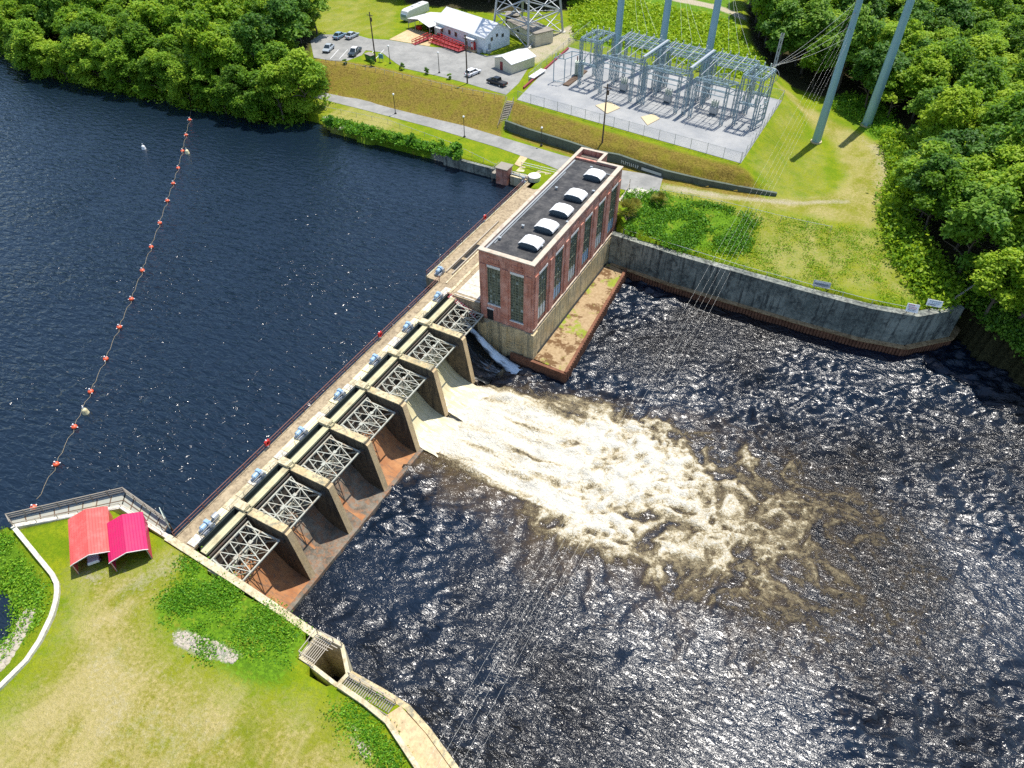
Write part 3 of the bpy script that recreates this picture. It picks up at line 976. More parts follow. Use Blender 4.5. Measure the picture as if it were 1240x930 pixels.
# gently curved apron in front, with worn edge
MB().extr([(11.3, -11), (11.3, -7.34), (13.26, -7.385), (13.5, -7.42), (13.55, -7.9), (13.55, -11)], -2.9, 31.1).build('apron', M['apron_concrete'], dam)
# rust streaks run from the gate seals over the grey ramps: thin worn strips
for (yc, w_, x0, x1) in ((16.6, 0.9, 6.6, 13.0), (9.3, 0.5, 7.4, 10.5)):
    rs = [p for p in RAMP[3:11] if x0 - 1 < p[0] < x1 + 0.3]
    a = [(x, yc - w_ * (0.5 + 0.2 * math.sin(x)), z + 0.012) for x, z in rs]
    b = [(x, yc + w_ * (0.5 + 0.25 * math.cos(2 * x)), z + 0.012) for x, z in rs]
    MB().sheet(b, a).build('rust_stain', M['rust_concrete'], dam)
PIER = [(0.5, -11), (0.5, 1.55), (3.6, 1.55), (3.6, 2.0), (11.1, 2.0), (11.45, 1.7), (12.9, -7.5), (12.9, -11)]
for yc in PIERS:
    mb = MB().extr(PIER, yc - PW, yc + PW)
    p = mb.build('pier', M['shaded_pier_concrete'], dam)
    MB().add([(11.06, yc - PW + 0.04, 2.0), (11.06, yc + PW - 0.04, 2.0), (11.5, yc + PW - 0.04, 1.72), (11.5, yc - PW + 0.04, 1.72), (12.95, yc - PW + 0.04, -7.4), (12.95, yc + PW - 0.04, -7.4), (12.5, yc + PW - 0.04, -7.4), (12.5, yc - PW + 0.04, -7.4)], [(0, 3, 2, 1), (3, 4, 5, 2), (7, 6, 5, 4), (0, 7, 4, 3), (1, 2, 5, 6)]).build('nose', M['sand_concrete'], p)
    # paler pier cap without the sides' painted shade, and upright block behind it
    MB().bx(5.3, 11.0, yc - PW - 0.04, yc + PW + 0.04, 1.98, 2.16).build('pier_cap', M['base_concrete'], p)
    MB().bx(3.12, 4.75, yc - 0.5, yc + 0.6, 1.9, 2.5).bx(4.75, 5.25, yc - 0.3, yc + 0.3, 1.9, 2.3).build('pier_block', M['pale_concrete'], p)
    g = MB()
    for dx in (4.9, 5.35): g.bar((dx, yc - 0.5, 2.2), (dx + 0.1, yc + 0.5, 2.75), 0.1).bar((dx, yc + 0.45, 2.1), (dx, yc - 0.45, 2.6), 0.08)
    g.build('gate_seat', M['yellow_beam'], p)
    MB().bx(10.05, 10.75, yc - PW - 0.28, yc + PW + 0.28, -0.15, 0.55).build('trunnion', M['gate_steel'], p)
# walkway: deck planks with a kerb, catwalk panels, dark slot, yellow girders
d = MB().bx(-0.1, 1.95, -1.4, 58.2, 1.55, 2.0).bx(-0.1, 0.12, -1.4, 58.2, 2.0, 2.12)
d.bx(1.95, 3.1, -1.4, 56.2, 1.5, 1.94)
d.build('walkway', M['deck_concrete'], dam)
mb = MB()
rnd = random.Random(4)
y = -1.2
while y < 55.6:
    L = rnd.choice([1.1, 1.6, 2.2, 2.9])
    h = 2.06 + rnd.random() * 0.16
    mb.bx(1.75 + rnd.random() * 0.14, 3.05, y, y + L - 0.08, 1.94, h, rnd.choice([0, 0, 1, 2]))
    y += L
mb.build('catwalk_panels', [M['cream_panel'], M['pale_concrete'], M['white_concrete']], dam)
for i in range(7):
    y0, y1 = EDGES[i] + 0.75, EDGES[i + 1] - 0.62
    b = MB().bx(4.2, 4.95, y0 - 0.1, y1 + 0.1, 1.62, 2.02).bx(4.12, 5.03, y0 - 0.1, y1 + 0.1, 2.02, 2.08).bx(4.5, 4.62, y0, y1, 2.08, 2.11)
    b.build('girder', M['yellow_beam'], dam)
    s = MB().bx(3.16, 4.1, y0 + 0.4, y1, 1.0, 1.2).bx(3.2, 3.3, y0 + 0.4, y1, 1.2, 2.15).bx(3.98, 4.06, y0 + 0.4, y1, 1.3, 2.0)
    s.build('gate_slot', M['dark_green'], dam)
MB().bx(1.0, 13.2, -2.7, -1.9, 1.2, 1.9).build('abutment_cap', M['pale_concrete'], dam)

# spillway gates ------------------------------------------------------------
def radial_gate(i):
    y0 = EDGES[i] + (PW if i else -0.1) + 0.12
    y1 = EDGES[i + 1] - (PW if i < 6 else 0.1) - 0.12
    yc, hw = (y0 + y1) / 2, (y1 - y0) / 2
    lift = 0.35 if i in (4, 5) else 0.0
    t = thing('spillway_gate', 'curved steel spillway gate with white lattice arms, ' + BAYWORDS[i], 'spillway gate', (8, yc, -3), 0, 'radial gates along the dam')
    TXc, TZc, R = 10.4, 0.2, 5.35
    a = [(TXc - R * math.cos(q), TZc + R * math.sin(q)) for q in np.radians(np.linspace(-36 + lift * 26, 14, 10))]
    pr_ = a + [(x - 0.14, z) for x, z in reversed(a)]
    MB().extr(pr_, y0, y1, 0, True).build('skin_plate', M['gate_steel'], t)
    A = lambda y: Vector((5.55, y, 1.15))
    B = lambda y: Vector((7.7, y, 0.85))
    T = lambda y: Vector((10.25, y, 0.3))
    L = lambda y: Vector((6.05, y, -2.2 + lift))
    Lm = lambda y: Vector((8.1, y, -1.0 + lift * 0.5))
    Y = lambda f: yc + f * hw
    for sgn in (-1, 1):
        m = MB()
        ye, yt = Y(0.78 * sgn), Y(0.93 * sgn)
        m.bar(A(ye), T(yt), 0.19).bar(L(ye), T(yt), 0.19).bar(A(ye), L(ye), 0.15)
        m.bar(B(Y(0.83 * sgn)), Lm(Y(0.83 * sgn)), 0.105).bar(A(ye), Lm(Y(0.83 * sgn)), 0.1).bar(L(ye), B(Y(0.83 * sgn)), 0.1)
        m.build('gate_arm', M['truss_paint'], t)
    m = MB()
    m.bar(A(Y(-0.95)), A(Y(0.95)), 0.2, 0.26).bar(B(Y(-0.86)), B(Y(0.86)), 0.18).bar(L(Y(-0.95)), L(Y(0.95)), 0.2, 0.26).bar(T(Y(-0.95)), T(Y(0.95)), 0.19)
    m.bar(Lm(Y(-0.83)), Lm(Y(0.83)), 0.105)
    n = 4
    fa = [-0.92 + 1.84 * k / n for k in range(n + 1)]
    fb = [-0.7 + 1.4 * k / (n - 1) for k in range(n)]
    for k in range(n):
        m.bar(A(Y(fa[k])), B(Y(fb[k])), 0.105).bar(A(Y(fa[k + 1])), B(Y(fb[k])), 0.105)
        m.bar(L(Y(fa[k])), Lm(Y(fb[k])), 0.085).bar(L(Y(fa[k + 1])), Lm(Y(fb[k])), 0.085)
    ft = [-0.95, -0.45, 0.0, 0.45, 0.95]
    for k in range(n):
        m.bar(B(Y(fb[k])), T(Y(ft[k])), 0.1).bar(B(Y(fb[k])), T(Y(ft[k + 1])), 0.1)
    for k in range(n):
        m.bar(B(Y(fb[k])), Lm(Y(fb[k])), 0.085)
        m.bar(A(Y(fb[k])), L(Y(fb[k])), 0.085)
        if k < n - 1: m.bar(B(Y(fb[k])), Lm(Y(fb[k + 1])), 0.1).bar(Lm(Y(fb[k])), T(Y(ft[k + 1])), 0.085)
    for k in range(n - 1):      # second web: crossing diagonals and posts
        m.bar(B(Y(fb[k])), T(Y(ft[k + 1])).lerp(B(Y(fb[k + 1])), 0.35), 0.08).bar(A(Y(fa[k + 1])), Lm(Y(fb[k])), 0.08).bar(L(Y(fa[k + 1])), T(Y(ft[k + 1])), 0.09)
        m.bar(A(Y(fa[k + 1])).lerp(B(Y(fb[k])), 0.5), A(Y(fa[k + 1])).lerp(B(Y(fb[k + 1])), 0.5), 0.07).bar(Lm(Y(fb[k])), B(Y(fb[k + 1])), 0.08)
    for f in (-0.35, 0.35):
        m.bx(7.45, 7.95, Y(f) - 0.24, Y(f) + 0.24, 0.93, 0.98)
    m.build('lattice', M['truss_paint'], t)


for i in range(7): radial_gate(i)

# hoists on the catwalk -------------------------------------------------------
def hoist(x, y, label, twin=False):
    t = thing('gate_hoist', label, 'hoist', (x, y, 2.1), 0, 'gate hoists on the dam walkway')
    MB().bx(x - 0.62, x + 0.6, y - 0.85, y + 0.85, 2.1, 2.32).build('base', M['galvanised'], t)
    MB().tube((x - 0.1, y - 0.65, 2.8), (x - 0.1, y + 0.05, 2.8), 0.36, n=12).tube((x - 0.1, y - 0.75, 2.8), (x - 0.1, y - 0.65, 2.8), 0.25, n=12).bx(x - 0.3, x + 0.1, y - 0.6, y, 2.32, 2.6).build('motor', M['blue_machine'], t)
    MB().bx(x - 0.5, x + 0.35, y + 0.12, y + 0.62, 2.32, 3.15).bx(x - 0.4, x + 0.25, y + 0.17, y + 0.57, 3.15, 3.25).build('gearbox', M['blue_machine'], t)
    w = MB().tube((x + 0.38, y + 0.35, 2.85), (x + 0.72, y + 0.35, 2.85), 0.3, n=12).bar((x + 0.55, y - 0.9, 2.55), (x + 0.55, y + 0.9, 2.55), 0.1)
    w.build('drum', M['galvanised'], t)
    if twin:
        MB().tube((x - 0.1, y + 1.2, 2.7), (x - 0.1, y + 2.0, 2.7), 0.4, n=12).bx(x - 0.4, x + 0.2, y + 1.1, y + 2.1, 2.1, 2.4).build('motor', M['galvanised'], t)


for (px, py), lb, tw in (((244, 634), 'blue twin motor gate hoist nearest the grassy bank', True), ((310, 574), 'blue motor gate hoist second from the grassy bank', False),
                         ((360.5, 522), 'blue motor gate hoist third from the grassy bank', False), ((407.7, 475.8), 'middle blue motor hoist, fourth from the grassy bank', False),
                         ((449, 433), 'blue motor hoist third from the brick powerhouse', False), ((487.7, 393), 'blue motor hoist second from the brick powerhouse', False),
                         ((522.6, 356), 'blue motor hoist beside the red stair by the powerhouse', False)):
    X, Y_ = at(px, py, 2.7)
    hoist(2.55, Y_, lb, tw)


def railing(name, pts, label, cat='railing', mat='rail_rust', h=1.05, gap=2.4, rails=(1.05, 0.55), w=0.07, group=None):
    pts = [Vector(p) for p in pts]
    c = sum(pts, Vector()) / len(pts)
    t = thing(name, label, cat, (c.x, c.y, pts[0].z), 0, group)
    r = MB()
    for a, b in zip(pts[:-1], pts[1:]):
        for z in rails: r.bar(a + Vector((0, 0, z)), b + Vector((0, 0, z)), w)
        n = max(1, round((b - a).length / gap))
        for k in range(n + 1):
            q = a.lerp(b, k / n)
            if k < n or b is pts[-1]: MB().bar(q, q + Vector((0, 0, h)), w).build('post', M[mat], t)
    r.build('rails', M[mat], t)
    return t


railing('railing', [(0.02, -1.3, 2.1), (0.02, 58.2, 2.1)], 'long rusty pipe railing on the lake edge of the dam walkway')
railing('railing', [(3.1, 0, 1.95), (3.1, 55.8, 1.95)], 'thin grey railing between the catwalk panels and the gate slots', mat='rail_grey', w=0.05)

for (px, py), lb in (((437 + 25, 406), 'red life ring box on the walkway rail near the powerhouse'), ((326.5, 538), 'red life ring box on the middle of the walkway rail'), ((606, 269), 'red life ring box on the intake deck rail beside the lake')):
    X, Y_ = at(px, py, 2.9)
    X = 0.0 if Y_ < 58 else -2.85
    t = thing('life_ring', lb, 'life ring', (X, Y_, 2.1), 0, 'life rings on the dam railing')
    MB().bx(X - 0.1, X + 0.1, Y_ - 0.06, Y_ + 0.06, 2.1, 3.5).build('post', M['white_paint'], t)
    r = MB()
    for k in range(12):
        a0, a1 = 2 * math.pi * k / 12, 2 * math.pi * (k + 1) / 12
        r.tube((X + 0.16, Y_ + 0.36 * math.cos(a0), 3.0 + 0.36 * math.sin(a0)), (X + 0.16, Y_ + 0.36 * math.cos(a1), 3.0 + 0.36 * math.sin(a1)), 0.1, n=6)
    r.bx(X - 0.02, X + 0.1, Y_ - 0.4, Y_ + 0.4, 2.6, 3.42)
    r.build('ring', M['red_paint'], t)

# water over the two open bays and the thin fall ------------------------------
def fall(name, y0, y1, mat, thick, x_end, prof=None, ny=14, dcol=(0.3, 0.95), edge=False):
    pr_ = [(5.3, -2.75), (6.2, -2.85), (7.3, -3.45), (8.4, -4.55), (9.5, -5.7), (10.6, -6.5), (12.0, -7.05), (13.6, -7.35), (15.5, -7.6), (17.0, -8.1), (19.5, -9.2)]
    xs = np.linspace(pr_[0][0], x_end, 44)
    zs = np.interp(xs, [p[0] for p in pr_], [p[1] for p in pr_])
    ys = np.linspace(y0, y1, ny * 3)
    X, Y = np.meshgrid(xs, ys)
    s = (X - xs[0]) / (xs[-1] - xs[0])
    Z = np.interp(X, xs, zs) + thick + (fbm(X * 0.5, Y * 1.1, 77, 4) - 0.5) * (0.15 + 1.0 * s ** 2)
    spread = np.where(X > 12.9, (X - 12.9) * 0.06, 0)
    Yw = Y + (Y - (y0 + y1) / 2) / ((y1 - y0) / 2) * spread
    dep = dcol[0] + (dcol[1] - dcol[0]) * s ** 0.7
    if edge: dep = dep * (1 - np.abs((Y - y0) / (y1 - y0) - 0.5) * 2) ** 0.8
    me = grid_mesh(name, X, Yw, Z, M[mat], dict(depth=dep))
    return tag(link_mesh(name, me), kind='structure')


fall('spillway_water', 30.6 + PW, 38.8 - PW, 'falling_water', 0.15, 19.5)
fall('spillway_water', 38.8 + PW, 47.3 - PW, 'falling_water', 0.15, 19.5)
jet = [(566, 394, -2.9), (578, 406, -3.6), (590, 420, -5.0), (602, 432, -6.4), (614, 441, -7.3), (628, 452, -7.7)]
jp = [at3(*q) for q in jet]
jy = []
for q0, q1 in zip(jp[:-1], jp[1:]):
    jy += [q0.lerp(q1, f_ / 5) for f_ in range(5)]
jy.append(jp[-1])
JX, JY, JZ, JD = [], [], [], []
for n_, q in enumerate(jy):
    s_ = n_ / (len(jy) - 1)
    for m_ in range(11):
        o_ = (m_ - 5) / 5
        wd = 0.35 + 0.95 * s_
        JX.append(q.x + o_ * wd * 0.3 + 0.1 * math.sin(n_ * 1.7 + m_))
        JY.append(q.y + o_ * wd)
        JZ.append(q.z + 0.35 * (1 - o_ * o_) + 0.08 * math.sin(m_ * 2.3 + n_))
        JD.append((0.9 + 0.15 * math.sin(n_ * 0.9)) * (1 - abs(o_) ** 2.2 * 0.55))
sh_ = (len(jy), 11)
jm = grid_mesh('waterfall_jet', np.array(JX).reshape(sh_), np.array(JY).reshape(sh_), np.array(JZ).reshape(sh_), M['thin_fall'], dict(depth=np.array(JD).reshape(sh_)))
tag(link_mesh('waterfall_jet', jm), kind='structure')
fall('waterfall', 48.2, 55.8, 'thin_fall', -0.12, 15.2, dcol=(0.3, 0.5), edge=True)

# ------------------------------------------------------------------ powerhouse
PX0, PX1, PY0, PY1, PZT = 9.3, 18.9, 56.6, 92.6, 12.5
ph = thing('powerhouse', 'tall red brick powerhouse with long narrow windows and a black flat roof', 'powerhouse', (14, 74, -8))
wl_ = MB().bx(PX0, PX1, PY0, PY1, -0.85, 12.0)
# parapet
for bxs in ((PX0, PX1, PY0, PY0 + 0.45), (PX0, PX1, PY1 - 0.45, PY1), (PX0, PX0 + 0.45, PY0 + 0.45, PY1 - 0.45), (PX1 - 0.45, PX1, PY0 + 0.45, PY1 - 0.45)):
    wl_.bx(*bxs, 12.0, PZT)
EW = [59.75 + 5.95 * i for i in range(6)]
prd = 0.24
for i in range(7):            # east pilasters
    y0 = PY0 if i == 0 else EW[i - 1] + 1.55
    y1 = PY1 if i == 6 else EW[i] - 1.55
    m_ = (y0 + y1) / 2
    wl_.bx(PX1, PX1 + prd, y0, y1, -0.85, 10.2)
    wl_.bx(PX1 + prd, PX1 + prd + 0.14, m_ - 0.55, m_ + 0.55, -0.85, 10.2)
wl_.bx(PX1, PX1 + prd, PY0, PY1, 10.2, PZT)
for yc in EW: wl_.bx(PX1 + prd, PX1 + prd + 0.08, yc - 1.3, yc + 1.3, 10.7, 11.6)
SW = [(11.95, 1.2, 2.5), (16.2, 1.2, 0.5)]       # south windows: centre x, half width, sill z
xs_ = [PX0] + [v for c_, h_, _ in SW for v in (c_ - h_, c_ + h_)] + [PX1 + prd]
for a_, b_ in ((xs_[0], xs_[1]), (xs_[2], xs_[3]), (xs_[4], xs_[5])):
    wl_.bx(a_, b_, PY0 - prd, PY0, -0.85, 10.2)
    wl_.bx((a_ + b_) / 2 - 0.55, (a_ + b_) / 2 + 0.55, PY0 - prd - 0.14, PY0 - prd, -0.85, 10.2)
wl_.bx(PX0, PX1 + prd, PY0 - prd, PY0, 10.2, PZT)
for c_, h_, sz in SW:
    wl_.bx(c_ - h_, c_ + h_, PY0 - prd, PY0, -0.85, sz - 0.18)
    for (u0, u1, v0, v1) in ((c_ - 1.0, c_ + 1.0, 10.6, 10.68), (c_ - 1.0, c_ + 1.0, 11.5, 11.58), (c_ - 1.0, c_ - 0.92, 10.6, 11.58), (c_ + 0.92, c_ + 1.0, 10.6, 11.58)):
        wl_.bx(u0, u1, PY0 - prd - 0.07, PY0 - prd, v0, v1)
# stair annex at the far end, open topped
AX0, AX1, AY1 = 9.3, 14.6, 96.2
for bxs in ((AX0, AX0 + 0.4, PY1, AY1), (AX1 - 0.4, AX1, PY1, AY1), (AX0 + 0.4, AX1 - 0.4, AY1 - 0.4, AY1)):
    wl_.bx(*bxs, 1.0, PZT + 0.1)
wl_.bx(AX0 + 0.4, AX1 - 0.4, PY1, AY1 - 0.4, 1.0, 11.4)
wall = wl_.build('wall', M['red_brick'], ph)
cp = MB()
for bxs in ((PX0 - 0.14, PX1 + prd + 0.14, PY0 - prd - 0.14, PY0 + 0.5), (PX1 - 0.5, PX1 + prd + 0.14, PY0 + 0.5, PY1 + 0.1), (PX0 - 0.14, PX0 + 0.5, PY0 + 0.5, AY1 + 0.1), (AX1 - 0.5, PX1 - 0.5, PY1 - 0.5, PY1 + 0.1)):
    cp.bx(*bxs, PZT + 0.002, PZT + 0.17)
for bxs in ((AX1 - 0.5, AX1 + 0.1, PY1 + 0.1, AY1 + 0.1), (PX0 + 0.5, AX1 - 0.5, AY1 - 0.5, AY1 + 0.1)):
    cp.bx(*bxs, PZT + 0.104, PZT + 0.2)
cp.build('coping', M['coping'], ph)
rf = MB().bx(PX0 + 0.46, PX1 - 0.46, PY0 + 0.46, PY1 - 0.46, 12.002, 12.1)
roof = rf.build('roof', M['tar_roof'], ph)
MB().bx(PX0 + 0.46, PX0 + 0.8, PY0 + 1, PY1 - 1, 12.1, 12.25).bx(PX0 + 1.0, PX0 + 1.12, PY0 + 3, PY1 - 6, 12.1, 12.2).bx(PX0 + 5.2, PX1 - 0.46, PY1 - 3.4, PY1 - 3.25, 12.1, 12.3).build('flashing', M['duct_grey'], roof)
mb = MB()
for k in range(8): mb.bx(AX0 + 0.5, AX1 - 0.5, PY1 + 0.2 + k * 0.37, PY1 + 0.35 + k * 0.37, 11.405, 11.6 + 0.05 * (k % 2))
mb.build('annex_joists', M['wood_grey'], roof)
# roof monitors
for (px, py) in ((637, 290), (656, 270.5), (673.5, 251), (692, 233), (713.5, 208.5)):
    X, Y_ = at(px, py, 13.0)
    X = 15.9
    sk = MB().bx(X - 1.35, X + 1.35, Y_ - 1.15, Y_ + 1.15, 12.1, 12.55).build('roof_vent', M['vent_skirt'], ph)
    prof = [(X - 1.75, 12.55), (X - 1.7, 12.85), (X - 1.1, 13.22), (X, 13.32), (X + 1.1, 13.22), (X + 1.7, 12.85), (X + 1.75, 12.55)]
    hd = MB().extr(prof, Y_ - 1.3, Y_ + 1.3)
    for q in (-0.65, 0, 0.65): hd.extr([(x, z + 0.025) for x, z in prof[1:-1]], Y_ + q - 0.03, Y_ + q + 0.03)
    hd.build('hood', M['white_paint'], sk)
    MB().extr([(X - 1.72, 12.5), (X - 1.62, 12.86), (X - 1.05, 13.18), (X + 1.05, 13.18), (X + 1.62, 12.86), (X + 1.72, 12.5)], Y_ - 1.34, Y_ - 1.305).build('louvre', M['vent_skirt'], sk)
mb = MB()
for (x, y) in ((17.6, 62), (18.2, 70.5), (12.2, 66), (11.6, 80), (17.9, 82), (10.6, 61), (14, 90)): mb.tube((x, y, 12.1), (x, y, 12.5), 0.14, n=8).bx(x - 0.25, x + 0.25, y - 0.2, y + 0.2, 12.5, 12.58)
mb.build('roof_pipes', M['duct_grey'], ph)
# windows
for i, yc in enumerate(EW):
    w = MB().bx(PX1 + 0.002, PX1 + 0.06, yc - 1.5, yc + 1.5, 0.55, 9.75).build('window', M['window_grid'], ph)
    MB().bx(PX1 + 0.01, PX1 + prd + 0.06, yc - 1.54, yc + 1.54, 9.76, 10.19).build('lintel', M['trim_white'], w)
    fr = MB()
    for yy in (yc - 1.46, yc - 0.5, yc + 0.5, yc + 1.46): fr.bx(PX1 + 0.06, PX1 + 0.13, yy - 0.05, yy + 0.05, 0.55, 9.75)
    for zz in (0.6, 3.0, 5.2, 7.4, 9.7): fr.bx(PX1 + 0.06, PX1 + 0.12, yc - 1.41, yc + 1.41, zz - 0.05, zz + 0.05)
    fr.build('frame', M['window_bar'], w)
    pn = MB()
    for yy in (yc - 0.98, yc, yc + 0.98): pn.bx(PX1 + 0.062, PX1 + 0.1, yy - 0.36, yy + 0.36, 0.7, 2.85)
    pn.build('lower_panes', M['blue_machine'] if i % 2 else M['rv_white'], w)
for c_, h_, sz in SW:
    w = MB().bx(c_ - h_, c_ + h_, PY0 - 0.06, PY0 - 0.002, sz, 9.75).build('window', M['window_grid'], ph)
    MB().bx(c_ - h_ - 0.02, c_ + h_ + 0.02, PY0 - prd - 0.06, PY0 - 0.01, 9.76, 10.19).build('lintel', M['trim_white'], w)
    MB().bx(c_ - h_ - 0.1, c_ + h_ + 0.1, PY0 - prd - 0.1, PY0 - 0.01, sz - 0.17, sz - 0.002).build('sill', M['trim_white'], w)
    fr = MB()
    for xx in (c_ - h_ + 0.05, c_ - 0.4, c_ + 0.4, c_ + h_ - 0.05): fr.bx(xx - 0.05, xx + 0.05, PY0 - 0.13, PY0 - 0.06, sz, 9.75)
    for zz in np.arange(sz + 1.8, 9.6, 2.0): fr.bx(c_ - h_ + 0.1, c_ + h_ - 0.1, PY0 - 0.12, PY0 - 0.06, zz - 0.05, zz + 0.05)
    fr.build('frame', M['window_bar'], w)
MB().bx(PX1 + prd + 0.003, PX1 + prd + 0.22, PY0 - prd, PY1, -0.55, -0.25).build('belt_course', M['coping'], ph)
# concrete base and doorway
fb = MB().bx(PX0 - 0.1, PX1 + 0.5, PY0 - 0.5, PY1 + 0.2, -11, -0.86)
fb.bx(PX1 - 1.1, PX1 + 0.72, PY0 - 0.72, PY0 + 0.9, -11, -0.9)
fb.bx(13.6, 14.5, PY0 - 0.85, PY0 - 0.5, -11, -0.9)
fb.bx(PX0 - 0.1, 11.2, PY0 - 1.3, PY0 - 0.5, -11, -0.95)
fb.bx(PX0 + 0.4, PX1 - 1.1, PY0 - 0.62, PY0 - 0.5, -4.5, -4.1)
fb.build('foundation', M['base_concrete'], ph)
dr = MB().bx(10.6, 11.75, PY0 - prd - 0.05, PY0 - prd - 0.003, -0.8, 1.35).build('door', M['dark_void'], ph)
MB().bx(10.45, 11.9, PY0 - prd - 0.12, PY0 - prd - 0.003, 1.35, 1.6).build('lintel', M['trim_white'], dr)
# intake deck between lake and powerhouse
idk = thing('intake_deck', 'broad concrete intake deck with dark trash rack slots between the lake and the brick powerhouse', 'deck', (3, 76, -8))
MB().bx(-2.9, PX0 - 0.1, 58.25, 97.5, -11, 2.0).bx(0.5, PX0 - 0.1, 56.0, 58.25, -11, 1.99).build('slab', M['deck_concrete'], idk)
MB().bx(-2.9, -2.6, 58.3, 97.4, 2.0, 2.16).bx(1.2, 1.45, 58.3, 97.4, 2.0, 2.14).bx(3.0, 3.5, 56.2, 97.4, 2.0, 2.1).build('kerb', M['pale_concrete'], idk)
MB().bx(4.3, 9.0, 57.0, 66.0, 2.0, 2.06).bx(4.8, 8.6, 60.0, 64.0, 2.06, 2.11).build('pale_slab', M['white_concrete'], idk)
for (a_, b_) in (((545, 325), (558, 313.6)), ((560, 311), (576, 295.5))):
    y0, y1 = at(*a_, 2)[1], at(*b_, 2)[1]
    MB().bx(-0.2, 0.75, y0, y1, 2.005, 2.03).build('rack_slot', M['dark_void'], idk)
MB().bx(-0.45, -0.25, 61, 80, 2.0, 2.35).bx(0.8, 1.0, 61, 80, 2.0, 2.3).build('slot_rail', M['rail_grey'], idk)
MB().bx(8.3, 9.15, 66.3, 96, 2.0, 3.2).build('wall_bench', M['white_concrete'], idk)
railing('railing', [(-2.75, 58.4, 2.16), (-2.75, 97.3, 2.16)], 'rusty pipe railing along the lake edge of the intake deck')
X, Y_ = at(535, 329, 2.6)
hoist(-1.2, Y_, 'grey blue machine standing alone on the intake deck corner beside the lake')
MB_ = MB().tube((-1.9, 61.5, 2.1), (-1.9, 61.5, 6.0), 0.05, 0.03, 6)
tag(MB_.build('mast', M['galvanised'], origin=(-1.9, 61.5, 2.1)), 'thin pale mast on the intake deck corner by the lake', 'mast')
# red stair and pale flank wall south of the powerhouse
st = thing('stairway', 'steep red and white striped stair beside a pale flank wall at the powerhouse corner', 'stairs', (7, 55.9, -1))
mb = MB()
N_ = 13
for k in range(N_):
    x = 3.6 + k * 0.42
    z = 2.0 - k * 0.2
    mb.bx(x, x + 0.24, 55.1, 56.25, z - 0.08, z, 0)
    mb.bx(x + 0.24, x + 0.42, 55.1, 56.25, z - 0.2, z - 0.12, 1)
mb.bar((3.6, 55.05, 2.0), (9.1, 55.05, -0.6), 0.1, 0.25, 0).bar((3.6, 55.05, 3.0), (9.1, 55.05, 0.4), 0.06, 0.06, 0)
mb.build('steps', [M['maroon'], M['white_paint']], st)
fw = [(3.4, -3.2), (3.4, 2.05), (9.15, 2.05), (9.15, -3.2)]
MB().extr([(4.2, -0.2), (4.2, 2.1), (9.18, 2.1), (9.18, -2.6), (8.2, -2.6)], 56.26, 56.46).build('flank_wall', M['white_concrete'], st)
MB().bx(1.0, 10.0, 55.4, 56.2, -11, -0.4).bx(3.4, 10.4, 54.9, 55.42, -0.9, -0.45).build('abutment', M['shaded_pier_concrete'], st)
# tailrace platform
pf = thing('tailrace_platform', 'low rust stained concrete platform with a green weed patch below the powerhouse', 'platform', (22, 72, -8))
MB().prism([(PX1 + 0.75, 56.2), (25.9, 55.6), (23.8, 87.6), (PX1 + 0.75, 88.4)], -11, -6.1).build('slab', M['platform_top'], pf)
k_ = MB()
k_.bar((25.95, 55.3, -8.3), (23.85, 87.8, -8.3), 0.5, 5.2).bar((15.5, 55.55, -8.6), (26.1, 55.35, -8.6), 0.55, 5.2)
for j in range(44): k_.bx(26.2 - 2.1 * j / 44, 26.3 - 2.1 * j / 44, 55.8 + j * 0.73, 56.15 + j * 0.73, -10, -5.8)
k_.build('kerb', M['sheet_pile'], pf)
# dark gap at the foot of the base
MB().bx(PX1 + 0.5, PX1 + 0.8, 58, 88, -7, -6.0).build('drain_gap', M['dark_void'], pf)

